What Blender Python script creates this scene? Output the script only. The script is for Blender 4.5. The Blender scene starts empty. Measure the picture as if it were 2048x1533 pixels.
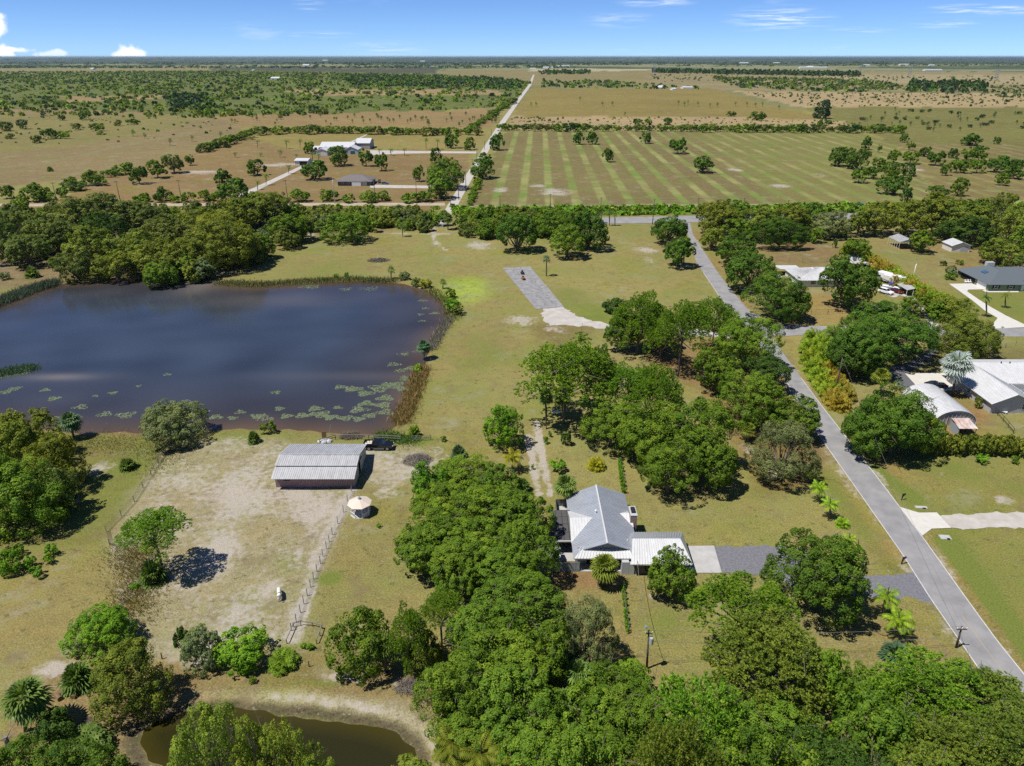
import bpy, bmesh, math, random
import numpy as np
from mathutils import Vector, Matrix

# ------------------------------------------------------------------ camera, sky, sun, exposure
SC = bpy.context.scene
COL = SC.collection
H = 72.0                      # drone height
F = 1422.0                    # focal length in pixels of the 2048 wide photograph
CX, CY = 1024.0, 766.5
P = math.radians(24.7)
TP, CP, SP = math.tan(P), math.cos(P), math.sin(P)

cam_d = bpy.data.cameras.new('camera')
cam = bpy.data.objects.new('camera', cam_d)
COL.objects.link(cam)
cam.location = (0, 0, H)
cam.rotation_euler = (math.radians(90) - P, 0, 0)
cam_d.sensor_width = 36.0
cam_d.lens = F / 2048 * 36
cam_d.clip_start = 0.5
cam_d.clip_end = 200000
SC.camera = cam

HAZE = 1.6e-5               # density of the air
SUN_EL = math.radians(64)
SUN_DIR = Vector((-0.92 * math.cos(SUN_EL), -0.39 * math.cos(SUN_EL), math.sin(SUN_EL))).normalized()

W = bpy.data.worlds.new('World')
SC.world = W
W.use_nodes = True
nt = W.node_tree
nt.nodes.clear()
def N(t, ty, **kw):
    n = t.nodes.new(ty)
    for k, v in kw.items():
        if k.startswith('i_'):
            n.inputs[k[2:].replace('_', ' ')].default_value = v
        else:
            setattr(n, k, v)
    return n
out = N(nt, 'ShaderNodeOutputWorld')
bg = N(nt, 'ShaderNodeBackground')
sky = N(nt, 'ShaderNodeTexSky')
sky.sky_type = 'NISHITA'
sky.sun_disc = False
sky.sun_elevation = SUN_EL
sky.sun_rotation = math.atan2(SUN_DIR.x, SUN_DIR.y)
sky.altitude = 0
sky.air_density = 0.45
sky.dust_density = 0.0
sky.ozone_density = 3.0
bg.inputs['Strength'].default_value = 0.112
tc = N(nt, 'ShaderNodeTexCoord')
# clouds: small cumulus heads on the horizon and wisps of cirrus, as functions of the direction
def wmath(op, p_, q_=None, clamp=False):
    n = N(nt, 'ShaderNodeMath', operation=op); n.use_clamp = clamp
    for k, v in enumerate((p_, q_)):
        if v is None: continue
        if isinstance(v, (int, float)): n.inputs[k].default_value = v
        else: nt.links.new(v, n.inputs[k])
    return n.outputs[0]
def wrange(v, p_, q_, c_=0.0, d_=1.0):
    n = N(nt, 'ShaderNodeMapRange'); n.interpolation_type = 'SMOOTHSTEP'
    for k, w in enumerate((p_, q_, c_, d_)): n.inputs[k + 1].default_value = w
    nt.links.new(v, n.inputs[0]); return n.outputs[0]
def wnoise(scale, st, det=8, ro=.6):
    m_ = N(nt, 'ShaderNodeMapping'); m_.inputs['Scale'].default_value = st; n = N(nt, 'ShaderNodeTexNoise')
    n.inputs['Scale'].default_value = scale; n.inputs['Detail'].default_value = det; n.inputs['Roughness'].default_value = ro
    nt.links.new(tc.outputs['Generated'], m_.inputs[0]); nt.links.new(m_.outputs[0], n.inputs['Vector']); return n.outputs['Fac']
sx_ = N(nt, 'ShaderNodeSeparateXYZ'); nt.links.new(tc.outputs['Generated'], sx_.inputs[0])
yp = wmath('MAXIMUM', sx_.outputs[1], .02); az_ = wmath('DIVIDE', sx_.outputs[0], yp); el_ = wmath('DIVIDE', sx_.outputs[2], yp)
def direc(px, py):
    u, v = (px - CX) / F, (py - CY) / F; dy = CP - v * SP; return u / dy, (-SP - v * CP) / dy
def spot(px, py, rx, ry):
    a0, e0 = direc(px, py); k = F * CP
    return wmath('SQRT', wmath('ADD', wmath('POWER', wmath('MULTIPLY', wmath('SUBTRACT', az_, a0), k / rx), 2), wmath('POWER', wmath('MULTIPLY', wmath('SUBTRACT', el_, e0), k / ry), 2)))
puffn = wnoise(95, (1, 1, 1), 6, .55); wispn = wnoise(9, (2.2, 2.2, 40), 9, .66)
cum = None
for q_ in ((258, 112, 20, 17), (247, 114, 20, 10), (272, 114, 18, 12), (2, 112, 26, 16), (-14, 48, 22, 20), (8, 100, 40, 5), (118, 108, 14, 7), (98, 113, 24, 7)):
    s_ = wrange(wmath('ADD', spot(*q_), wmath('MULTIPLY', wmath('SUBTRACT', puffn, .5), 1.5)), 1.22, .60)
    if q_[0] in (118, 98): s_ = wmath('MULTIPLY', s_, .6)
    cum = s_ if cum is None else wmath('MAXIMUM', cum, s_)
wis = None
for q_ in ((1560, 38, 85, 20), (1970, 20, 110, 9), (1882, 46, 60, 8), (1312, 2, 60, 10), (618, 9, 26, 12), (770, 98, 70, 12), (640, 70, 60, 6), (1240, 40, 60, 12), (1720, 62, 60, 6)):
    s_ = wrange(spot(*q_), 1.3, .0)
    if q_[0] not in (1560, 1970, 1882, 1312): s_ = wmath('MULTIPLY', s_, .45)
    wis = s_ if wis is None else wmath('MAXIMUM', wis, s_)
wis = wmath('MULTIPLY', wis, wrange(wispn, .42, .70, 0, .8))
front = wrange(sx_.outputs[1], .02, .1)
cov = wmath('MULTIPLY', wmath('MAXIMUM', cum, wis), front)
cov = wmath('MAXIMUM', cov, wmath('MULTIPLY', wrange(wnoise(2.6, (2.2, 2.2, 14)), .60, .85), .35))
class _o: outputs = [cov]
cr = _o
hsv = N(nt, 'ShaderNodeHueSaturation'); hsv.inputs['Saturation'].default_value = 1.0; hsv.inputs['Value'].default_value = 1.0
tint = N(nt, 'ShaderNodeMix', data_type='RGBA', blend_type='MULTIPLY'); tint.inputs[0].default_value = 1.0
tint.inputs[7].default_value = (0.60, 0.775, 1.03, 1)
mx = N(nt, 'ShaderNodeMix', data_type='RGBA'); mx.inputs[7].default_value = (8.6, 8.9, 9.4, 1)
L = nt.links.new
L(sky.outputs[0], hsv.inputs['Color']); L(hsv.outputs[0], tint.inputs[6])
L(tint.outputs[2], mx.inputs[6]); L(cr.outputs[0], mx.inputs[0])
L(mx.outputs[2], bg.inputs['Color']); L(bg.outputs[0], out.inputs['Surface'])

sun_d = bpy.data.lights.new('sun', 'SUN')
sun_d.energy = 5.0
sun_d.angle = math.radians(0.55)
sun_d.color = (1.0, 0.955, 0.89)
sun = bpy.data.objects.new('sun', sun_d)
COL.objects.link(sun)
sun.location = (-200, -100, 400)
sun.rotation_euler = (-SUN_DIR).to_track_quat('-Z', 'Y').to_euler()

SC.view_settings.view_transform = 'Standard'
SC.view_settings.look = 'None'
SC.view_settings.gamma = 1
SC.view_settings.exposure = 0.22
try: SC.view_settings.use_curve_mapping = False
except Exception: pass
SC.cycles.max_bounces = 5
SC.cycles.diffuse_bounces = 2
SC.cycles.transmission_bounces = 3
SC.cycles.transparent_max_bounces = 6
SC.cycles.volume_bounces = 0
SC.cycles.use_denoising = False

# ------------------------------------------------------------------ pixel <-> place
def G(px, py, z=0.0):
    u = (px - CX) / F; v = (py - CY) / F
    dy = CP - v * SP; dz = -SP - v * CP
    t = (z - H) / dz
    return (u * t, dy * t)
def GV(px, py, z=0.0):
    x, y = G(px, py, z); return Vector((x, y, z))
def pxm(py, z=0.0):
    """pixels of the photograph per metre at the place seen at row py"""
    v = (py - CY) / F
    return F * (SP + v * CP) / (H - z)
def zat(Y, py):
    """height of the point at distance Y seen at row py"""
    return H - Y * math.tan(P + math.atan((py - CY) / F))

def S(r, g, b, k=1.0):
    f = lambda c: ((c / 255) / 12.92 if c / 255 <= 0.04045 else ((c / 255 + 0.055) / 1.055) ** 2.4)
    return (f(r) * k, f(g) * k, f(b) * k)
K = 0.62                       # photo brightness of sunlit flat ground -> albedo
def A(r, g, b):
    q = S(r, g, b, K); return (q[0] * .99, q[1] * 1.03, q[2] * .86)

# ------------------------------------------------------------------ object helpers
def tag(o, label=None, cat=None, group=None, kind=None):
    if label: o['label'] = label
    if cat: o['category'] = cat
    if group: o['group'] = group
    if kind: o['kind'] = kind
    return o
def empty(name, loc, rz=0.0, label=None, cat=None, group=None):
    o = bpy.data.objects.new(name, None)
    o.empty_display_size = 0.3
    COL.objects.link(o)
    o.location = loc
    o.rotation_euler = (0, 0, rz)
    return tag(o, label, cat, group)
def link(name, me, parent=None, loc=None, rot=None, scale=None, color=None):
    o = bpy.data.objects.new(name, me)
    COL.objects.link(o)
    if parent: o.parent = parent
    if loc is not None: o.location = loc
    if rot is not None: o.rotation_euler = rot
    if scale is not None: o.scale = scale
    if color is not None: o.color = (*color, 1)
    return o

class MB:
    """collects boxes, slabs and tubes into one mesh"""
    def __init__(s): s.v = []; s.f = []; s.m = []
    def face(s, pts, m=0):
        i = len(s.v); s.v += [tuple(p) for p in pts]; s.f.append(tuple(range(i, i + len(pts)))); s.m.append(m); return s
    def hexa(s, p, m=0):
        """8 corners: bottom ring 0-3 anticlockwise, top ring 4-7"""
        i = len(s.v); s.v += [tuple(q) for q in p]
        for q in ((3, 2, 1, 0), (4, 5, 6, 7), (0, 1, 5, 4), (1, 2, 6, 5), (2, 3, 7, 6), (3, 0, 4, 7)):
            s.f.append(tuple(i + k for k in q)); s.m.append(m)
        return s
    def box(s, x0, y0, z0, x1, y1, z1, m=0):
        if x0 > x1: x0, x1 = x1, x0
        if y0 > y1: y0, y1 = y1, y0
        return s.hexa([(x0, y0, z0), (x1, y0, z0), (x1, y1, z0), (x0, y1, z0), (x0, y0, z1), (x1, y0, z1), (x1, y1, z1), (x0, y1, z1)], m)
    def slab(s, pts, t, m=0):
        """flat polygon of thickness t hanging below pts"""
        n = len(pts); i = len(s.v)
        s.v += [tuple(p) for p in pts] + [(p[0], p[1], p[2] - t) for p in pts]
        s.f.append(tuple(range(i, i + n))); s.m.append(m)
        s.f.append(tuple(range(i + 2 * n - 1, i + n - 1, -1))); s.m.append(m)
        for k in range(n):
            a, b = i + k, i + (k + 1) % n
            s.f.append((b, a, a + n, b + n)); s.m.append(m)
        return s
    def tube(s, p0, p1, r0, r1=None, n=7, m=0, caps=True):
        r1 = r0 if r1 is None else r1
        p0 = Vector(p0); p1 = Vector(p1); d = (p1 - p0)
        if d.length < 1e-6: return s
        d.normalize()
        a = d.orthogonal().normalized(); b = d.cross(a)
        i = len(s.v)
        for p, r in ((p0, r0), (p1, r1)):
            for k in range(n):
                t = 2 * math.pi * k / n
                s.v.append(tuple(p + (a * math.cos(t) + b * math.sin(t)) * r))
        for k in range(n):
            k2 = (k + 1) % n
            s.f.append((i + k, i + k2, i + n + k2, i + n + k)); s.m.append(m)
        if caps:
            s.f.append(tuple(i + k for k in range(n - 1, -1, -1))); s.m.append(m)
            s.f.append(tuple(i + n + k for k in range(n))); s.m.append(m)
        return s
    def path(s, pts, r, n=5, m=0):
        for a, b in zip(pts[:-1], pts[1:]): s.tube(a, b, r, r, n, m)
        return s
    def mesh(s, name, mats, smooth=False):
        me = bpy.data.meshes.new(name)
        me.from_pydata(s.v, [], s.f)
        if not isinstance(mats, (list, tuple)): mats = [mats]
        for q in mats: me.materials.append(q)
        if len(mats) > 1: me.polygons.foreach_set('material_index', s.m)
        bm = bmesh.new(); bm.from_mesh(me); bmesh.ops.recalc_face_normals(bm, faces=bm.faces); bm.to_mesh(me); bm.free()
        if smooth: me.polygons.foreach_set('use_smooth', [True] * len(me.polygons))
        me.update()
        return me
    def build(s, name, mats, parent=None, smooth=False, bevel=0.0):
        o = link(name, s.mesh(name, mats, smooth), parent)
        if bevel:
            b = o.modifiers.new('bevel', 'BEVEL'); b.width = bevel; b.segments = 2; b.limit_method = 'ANGLE'
        return o

def quads_mesh(name, V, mats, tint=None, col=None, smooth=False):
    """V: (n,k,3) array of separate k-gons; tint: per face float; col: per face rgb"""
    n, k = V.shape[0], V.shape[1]
    me = bpy.data.meshes.new(name)
    me.vertices.add(n * k); me.vertices.foreach_set('co', V.reshape(-1).astype(np.float32))
    me.loops.add(n * k); me.loops.foreach_set('vertex_index', np.arange(n * k, dtype=np.int32))
    me.polygons.add(n); me.polygons.foreach_set('loop_start', np.arange(0, n * k, k, dtype=np.int32))
    try: me.polygons.foreach_set('loop_total', np.full(n, k, dtype=np.int32))
    except Exception: pass
    if not isinstance(mats, (list, tuple)): mats = [mats]
    for q in mats: me.materials.append(q)
    if tint is not None:
        a = me.attributes.new('tint', 'FLOAT', 'FACE'); a.data.foreach_set('value', tint.astype(np.float32))
    if col is not None:
        a = me.attributes.new('Col', 'FLOAT_COLOR', 'FACE')
        c4 = np.ones((n, 4), np.float32); c4[:, :3] = col
        a.data.foreach_set('color', c4.reshape(-1))
    me.update(calc_edges=True)
    return me

# ------------------------------------------------------------------ materials
def newmat(name):
    m = bpy.data.materials.new(name); m.use_nodes = True
    t = m.node_tree; t.nodes.clear()
    o = N(t, 'ShaderNodeOutputMaterial'); b = N(t, 'ShaderNodeBsdfPrincipled')
    t.links.new(b.outputs[0], o.inputs['Surface'])
    return m, t, b, o
def mat(name, c, rough=0.7, metal=0.0, var=0.25, scale=3.0, c2=None, bump=0.0, stretch=(1, 1, 1), spec=0.3):
    """plain surface whose colour wanders with noise"""
    m, t, b, o = newmat(name)
    tcn = N(t, 'ShaderNodeTexCoord'); mpn = N(t, 'ShaderNodeMapping'); mpn.inputs['Scale'].default_value = stretch
    n1 = N(t, 'ShaderNodeTexNoise'); n1.inputs['Scale'].default_value = scale; n1.inputs['Detail'].default_value = 6; n1.inputs['Roughness'].default_value = 0.65
    rp = N(t, 'ShaderNodeMapRange'); rp.inputs[1].default_value = 0.3; rp.inputs[2].default_value = 0.7
    mxn = N(t, 'ShaderNodeMix', data_type='RGBA')
    if c2 is None: c2 = tuple(x * (1 - var) for x in c)
    mxn.inputs[6].default_value = (*c, 1); mxn.inputs[7].default_value = (*c2, 1)
    t.links.new(tcn.outputs['Object'], mpn.inputs[0]); t.links.new(mpn.outputs[0], n1.inputs['Vector'])
    t.links.new(n1.outputs['Fac'], rp.inputs[0]); t.links.new(rp.outputs[0], mxn.inputs[0])
    t.links.new(mxn.outputs[2], b.inputs['Base Color'])
    b.inputs['Roughness'].default_value = rough; b.inputs['Metallic'].default_value = metal
    b.inputs['Specular IOR Level'].default_value = spec
    if bump:
        bp = N(t, 'ShaderNodeBump'); bp.inputs['Strength'].default_value = bump; bp.inputs['Distance'].default_value = 0.05
        t.links.new(n1.outputs['Fac'], bp.inputs['Height']); t.links.new(bp.outputs[0], b.inputs['Normal'])
    return m
def leafmat(name, trans=0.34, attr='obj'):
    m = bpy.data.materials.new(name); m.use_nodes = True
    t = m.node_tree; t.nodes.clear()
    o = N(t, 'ShaderNodeOutputMaterial')
    df = N(t, 'ShaderNodeBsdfPrincipled'); df.inputs['Roughness'].default_value = 0.6; df.inputs['Specular IOR Level'].default_value = 0.12
    tr = N(t, 'ShaderNodeBsdfTranslucent'); ms = N(t, 'ShaderNodeMixShader'); ms.inputs[0].default_value = trans
    if attr == 'obj':
        oi = N(t, 'ShaderNodeObjectInfo'); csrc = oi.outputs['Color']
    else:
        at = N(t, 'ShaderNodeAttribute'); at.attribute_name = 'Col'; csrc = at.outputs['Color']
    ta = N(t, 'ShaderNodeAttribute'); ta.attribute_name = 'tint'
    mr = N(t, 'ShaderNodeMapRange'); mr.inputs[1].default_value = 0; mr.inputs[2].default_value = 1; mr.inputs[3].default_value = 0.62; mr.inputs[4].default_value = 1.45
    hs = N(t, 'ShaderNodeHueSaturation')
    hm = N(t, 'ShaderNodeMapRange'); hm.inputs[1].default_value = 0; hm.inputs[2].default_value = 1; hm.inputs[3].default_value = 0.515; hm.inputs[4].default_value = 0.478
    t.links.new(ta.outputs['Fac'], mr.inputs[0]); t.links.new(ta.outputs['Fac'], hm.inputs[0])
    t.links.new(csrc, hs.inputs['Color']); t.links.new(mr.outputs[0], hs.inputs['Value']); t.links.new(hm.outputs[0], hs.inputs['Hue'])
    t.links.new(hs.outputs[0], df.inputs['Base Color'])
    br = N(t, 'ShaderNodeMix', data_type='RGBA', blend_type='MULTIPLY'); br.inputs[0].default_value = 1; br.inputs[7].default_value = (1.25, 1.25, 0.6, 1)
    t.links.new(hs.outputs[0], br.inputs[6]); t.links.new(br.outputs[2], tr.inputs['Color'])
    t.links.new(df.outputs[0], ms.inputs[1]); t.links.new(tr.outputs[0], ms.inputs[2]); t.links.new(ms.outputs[0], o.inputs['Surface'])
    return m

M = {}
M['leaf'] = leafmat('leaf_cluster')
M['stuff'] = leafmat('scrub_leaf', 0.2, 'Col')
M['bark'] = mat('bark', (0.19, 0.155, 0.125), 0.9, scale=4, var=0.5, stretch=(3, 3, 0.6))
M['palm_bark'] = mat('palm_bark', (0.16, 0.13, 0.10), 0.9, scale=6, var=0.4, stretch=(1, 1, 4))
M['dead'] = mat('dead_frond', (0.22, 0.15, 0.08), 0.9, scale=5, var=0.5)
M['white_metal'] = mat('white_ribbed_metal', (0.58, 0.59, 0.60), 0.42, scale=0.9, c2=(0.49, 0.49, 0.48), stretch=(1.5, .4, 1), spec=0.5)  # also carries the sun glare on the main house's front slopes
M['galv'] = mat('galvanised_metal', (0.49, 0.505, 0.52), 0.45, 0.2, scale=0.9, c2=(0.36, 0.35, 0.335), stretch=(1.6, .4, 1), spec=0.5)
M['steel_roof'] = mat('sky_tinted_steel_roof', (0.52, 0.55, 0.59), 0.38, 0.5, scale=0.8, var=0.16, stretch=(.5, 1.4, 1), spec=0.5)  # slopes turned off the sun: reflected sky put into the base colour
M['barn_wall'] = mat('mauve_barn_wall', (0.40, 0.27, 0.27), 0.85, scale=1.5, var=0.35, stretch=(4, 4, 0.5))
M['barn_gable'] = mat('pale_gable_wall', (0.44, 0.47, 0.42), 0.8, scale=2, var=0.15)
M['dark'] = mat('dark_opening', (0.018, 0.018, 0.02), 0.8, var=0.2)
M['grey_siding'] = mat('grey_siding', (0.30, 0.31, 0.32), 0.7, scale=2, var=0.12, stretch=(1, 1, 4))
M['dark_siding'] = mat('dark_siding', (0.13, 0.125, 0.12), 0.8, scale=2, var=0.15)
M['panel'] = mat('pale_grey_panel', (0.42, 0.44, 0.45), 0.6, scale=2, var=0.08)
M['fence_metal'] = mat('grey_fence_metal', (0.26, 0.30, 0.32), 0.6, scale=2, var=0.12)
M['tar'] = mat('rolled_roofing', (0.085, 0.082, 0.08), 0.9, scale=1.2, var=0.2)
M['brick'] = None
M['white'] = mat('white_paint', (0.76, 0.76, 0.75), 0.5, scale=2, var=0.06)
M['offwhite'] = mat('offwhite_paint', (0.66, 0.64, 0.60), 0.6, scale=2, var=0.10)
M['cream'] = mat('cream_paint', (0.62, 0.53, 0.44), 0.6, scale=3, var=0.08)
M['stucco'] = mat('grey_stucco', (0.40, 0.385, 0.375), 0.85, scale=3, var=0.08)
M['shingle'] = mat('bluegrey_shingle', (0.115, 0.135, 0.15), 0.85, scale=14, var=0.25)
M['brown_shingle'] = mat('brown_shingle', (0.17, 0.155, 0.15), 0.9, scale=1, var=0.2)
M['green_wall'] = mat('sage_green_wall', (0.17, 0.22, 0.12), 0.75, scale=2, var=0.12, stretch=(1, 1, 5))
M['glass'] = mat('window_glass', (0.02, 0.03, 0.04), 0.08, scale=1, var=0.2, spec=0.7)
M['skylight'] = mat('blue_skylight', (0.05, 0.12, 0.22), 0.1, spec=0.7)
M['wood'] = mat('weathered_wood', (0.24, 0.22, 0.19), 0.9, scale=5, var=0.4, stretch=(1, 1, 6))
M['pole'] = mat('utility_pole_wood', (0.12, 0.095, 0.075), 0.9, scale=3, var=0.4, stretch=(4, 4, 0.5))
M['wire'] = mat('wire', (0.22, 0.22, 0.22), 0.6)
M['steel'] = mat('grey_steel', (0.42, 0.44, 0.45), 0.45, 0.5, scale=3, var=0.1)
M['rust'] = mat('rusty_white_roof', (0.66, 0.65, 0.63), 0.7, scale=0.9, c2=(0.28, 0.09, 0.03), stretch=(2.2, .5, 1))
M['black_paint'] = mat('black_car_paint', (0.008, 0.009, 0.012), 0.12, spec=0.7)
M['navy_paint'] = mat('dark_navy_car_paint', (0.012, 0.016, 0.028), 0.15, spec=0.7)
M['red_paint'] = mat('dark_red_car_paint', (0.12, 0.012, 0.02), 0.18, spec=0.7)
M['red'] = mat('red_plastic', (0.45, 0.03, 0.03), 0.4)
M['blue_paint'] = mat('blue_car_paint', (0.03, 0.09, 0.16), 0.18, spec=0.7)
M['grey_paint'] = mat('dark_grey_car_paint', (0.05, 0.05, 0.055), 0.2, spec=0.6)
M['orange'] = mat('orange_paint', (0.45, 0.14, 0.06), 0.5)
M['blue'] = mat('blue_plastic', (0.03, 0.05, 0.30), 0.5)
M['tyre'] = mat('tyre_rubber', (0.015, 0.015, 0.015), 0.9)
M['rim'] = mat('wheel_rim', (0.35, 0.35, 0.36), 0.35, 0.5)
M['horse'] = mat('white_horse_coat', (0.72, 0.69, 0.64), 0.8, scale=3, var=0.08)
M['mane'] = mat('pale_mane', (0.50, 0.46, 0.40), 0.9)
M['hoof'] = mat('hoof', (0.05, 0.04, 0.035), 0.8)
M['screen'] = mat('pool_screen', (0.16, 0.17, 0.17), 0.5)
M['concrete'] = mat('pale_concrete', (0.44, 0.43, 0.41), 0.85, scale=0.5, c2=(0.33, 0.325, 0.315), bump=0.1)
M['white_concrete'] = mat('white_concrete', (0.56, 0.545, 0.49), 0.85, scale=0.8, c2=(0.48, 0.46, 0.42))
M['asphalt'] = mat('grey_asphalt', (0.285, 0.28, 0.275), 0.9, scale=0.3, c2=(0.19, 0.188, 0.187), bump=0.1)
M['dark_asphalt'] = mat('dark_asphalt', (0.12, 0.12, 0.13), 0.9, scale=0.5, var=0.2)
M['gravel'] = mat('grey_gravel', (0.19, 0.19, 0.205), 0.95, scale=3.0, c2=(0.105, 0.105, 0.12), bump=0.4)
M['white_line'] = mat('white_line_paint', (0.55, 0.55, 0.54), 0.7, scale=1.5, var=0.3)
M['yellow_line'] = mat('worn_yellow_line', (0.42, 0.32, 0.16), 0.8, scale=2.0, c2=(0.26, 0.25, 0.22))
M['shell'] = mat('white_shell_rock', (0.47, 0.445, 0.405), 0.95, scale=0.4, c2=(0.33, 0.305, 0.265), bump=0.2)
M['dirt_road'] = mat('pale_dirt_road', (0.42, 0.35, 0.26), 0.95, scale=0.15, c2=(0.30, 0.25, 0.17))
M['slab'] = mat('old_stained_concrete', (0.30, 0.295, 0.29), 0.95, scale=0.5, c2=(0.16, 0.16, 0.165), bump=0.2)
M['weeds'] = mat('dry_weeds', (0.20, 0.20, 0.07), 0.9, scale=3)
def brickmat():
    m, t, b, o = newmat('brown_brick')
    tcn = N(t, 'ShaderNodeTexCoord'); br = N(t, 'ShaderNodeTexBrick')
    br.inputs['Scale'].default_value = 4; br.inputs['Color1'].default_value = (0.16, 0.09, 0.075, 1); br.inputs['Color2'].default_value = (0.23, 0.14, 0.12, 1); br.inputs['Mortar'].default_value = (0.3, 0.28, 0.26, 1)
    mpn = N(t, 'ShaderNodeMapping'); mpn.inputs['Rotation'].default_value = (math.radians(90), 0, 0)
    t.links.new(tcn.outputs['Object'], mpn.inputs[0]); t.links.new(mpn.outputs[0], br.inputs[0]); t.links.new(br.outputs[0], b.inputs['Base Color']); b.inputs['Roughness'].default_value = 0.9
    return m
M['brick'] = brickmat()

# ------------------------------------------------------------------ terrain
def WP(pts): return np.array([G(*p) for p in pts])
LAKE_PX = [(-260, 700), (-150, 628), (0, 606), (60, 582), (110, 568), (180, 562), (260, 556), (330, 558), (400, 554), (450, 567), (520, 571),
           (600, 566), (680, 562), (750, 560), (800, 566), (850, 578), (880, 594), (895, 618), (893, 645), (875, 672), (861, 700), (850, 720),
           (838, 745), (828, 775), (815, 815), (797, 846), (772, 864), (735, 869), (690, 867), (640, 862), (560, 858), (500, 856), (430, 858),
           (400, 862), (330, 869), (250, 864), (170, 864), (110, 862), (60, 852), (0, 846), (-200, 850)]
POND_PX = [(273, 1480), (283, 1452), (320, 1431), (380, 1419), (450, 1416), (520, 1421), (600, 1428), (680, 1437), (750, 1450), (800, 1467),
           (830, 1490), (836, 1518), (825, 1570), (700, 1620), (450, 1610), (340, 1552), (290, 1522)]
RL_PX = [(1374, 463), (1439, 595), (1500, 668), (1570, 760), (1634, 868), (1692, 950), (1804, 1110), (1863, 1203), (1926, 1294)]
RR_PX = [(1386, 470), (1440, 552), (1495, 620), (1564, 704), (1639, 806), (1751, 950), (1844, 1072), (1930, 1193), (2047, 1347)]
def inside(x, y, poly):
    c = np.zeros(x.shape, bool); n = len(poly); j = n - 1
    for i in range(n):
        xi, yi = poly[i]; xj, yj = poly[j]
        if yi != yj:
            c ^= ((yi > y) != (yj > y)) & (x < (xj - xi) * (y - yi) / (yj - yi) + xi)
        j = i
    return c
def segdist(x, y, poly, closed=True):
    d = np.full(x.shape, 1e9); n = len(poly)
    for i in range(n if closed else n - 1):
        ax, ay = poly[i]; bx, by = poly[(i + 1) % n]
        dx, dy = bx - ax, by - ay; l2 = dx * dx + dy * dy + 1e-9
        t = np.clip(((x - ax) * dx + (y - ay) * dy) / l2, 0, 1)
        d = np.minimum(d, np.hypot(x - ax - t * dx, y - ay - t * dy))
    return d
def wob(x, y, s, seed=0):
    """cheap smooth noise, -1..1, feature size s"""
    r = np.random.RandomState(seed); o = 0
    for k in range(5):
        a = r.rand() * 6.283; f = 6.283 / s * (0.6 + r.rand() * 1.3)
        o = o + np.sin((x * math.cos(a) + y * math.sin(a)) * f + r.rand() * 6.283 + 0.8 * np.sin((x * math.sin(a) - y * math.cos(a)) * f * .7))
    return o / 3.2

rows = list(np.arange(1780, 420, -4.0)) + list(np.arange(420, 200, -2.6)) + list(np.arange(200, 118, -1.6)) + [117, 116, 115, 114.2, 113.6]
ys = [-260.0, -140.0, -60.0, 0.0] + [G(CX, p)[1] for p in rows] + [90000.0]
ys = np.array(ys)
NC = 620
sx = np.linspace(-1.3, 1.3, NC)
YY = np.repeat(ys[:, None], NC, 1)
XX = sx[None, :] * (np.maximum(YY, 0) + 40 + np.maximum(-YY, 0))
ZZ = np.zeros_like(XX)
x = XX.ravel(); y = YY.ravel()
colr = np.zeros((x.size, 3)); colr[:] = A(160, 149, 97)
sand = np.full(x.size, 0.14); green = np.full(x.size, 0.20); stripe = np.zeros(x.size)
rad = np.hypot(x, y)
wx = x + wob(x, y, 60, 1) * np.clip(rad * 0.006, 0.5, 40); wy = y + wob(x, y, 60, 2) * np.clip(rad * 0.02, 0.5, 120)
def zone(pts, c, sa=None, gr=None, st=None, warp=True):
    p = WP(pts)
    m = inside(wx if warp else x, wy if warp else y, p)
    colr[m] = A(*c)
    if sa is not None: sand[m] = sa
    if gr is not None: green[m] = gr
    if st is not None: stripe[m] = st
def blob(px, py, rx, ry, sa=None, gr=None, c=None, ca=0.8):
    """soft patch centred on a place, rx and ry in pixels"""
    X0, Y0 = G(px, py); s = pxm(py)
    ax = rx / s; v = (py - CY) / F; sd = math.sin(P + math.atan(v)); ay = ry / s / sd
    d = np.hypot((x - X0) / ax, (y - Y0) / ay)
    w = np.clip(1.35 - d, 0, 1) ** 1.0
    if sa is not None: sand[:] = sand + (np.maximum(sand, sa) - sand) * w if sa > 0 else sand * (1 - w)
    if gr is not None: green[:] = green + (np.maximum(green, gr) - green) * w
    if c is not None: colr[:] = colr + (np.array(A(*c)) - colr) * (w * ca)[:, None]
def strip(pts, wid, c=None, sa=None, gr=None, ca=0.9):
    d = segdist(x, y, WP(pts), False)
    w = np.clip(1.6 - d / wid, 0, 1)
    if c is not None: colr[:] = colr + (np.array(A(*c)) - colr) * (w * ca)[:, None]
    if sa is not None: sand[:] = sand + (sa - sand) * w
    if gr is not None: green[:] = green + (gr - green) * w

# the far plain, in belts of woods and pale fields
far = y > 1150
colr[far] = A(138, 134, 96); sand[far] = 0.0; green[far] = 0.12
nb = wob(x, y * 1.0, 2600, 5) + 0.7 * wob(x * 0.6, y * 1.6, 900, 6)
m = (y > 2700); colr[m] = A(112, 122, 92)
m = (y > 2700) & (nb > 0.05); colr[m] = A(150, 148, 118)
m = (y > 2900) & (nb < -0.35); colr[m] = A(62, 84, 66)
m = (y > 7500); colr[m] = A(52, 74, 68)
m = (y > 7500) & (nb > 0.75); colr[m] = A(84, 100, 86)
zone([(430, 137), (880, 138), (870, 147), (420, 151)], (84, 82, 72), 0, 0)
zone([(880, 140), (1300, 140), (1330, 170), (1060, 172), (960, 160), (880, 148)], (150, 135, 98), 0, .1)
zone([(1060, 138), (1350, 138), (1350, 142), (1060, 143)], (196, 184, 160), 0, 0)
zone([(1300, 140), (2300, 146), (2300, 185), (1300, 180)], (158, 142, 112), 0, .1)
zone([(1640, 150), (2300, 150), (2300, 170), (1640, 166)], (176, 158, 130), 0, 0)
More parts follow.
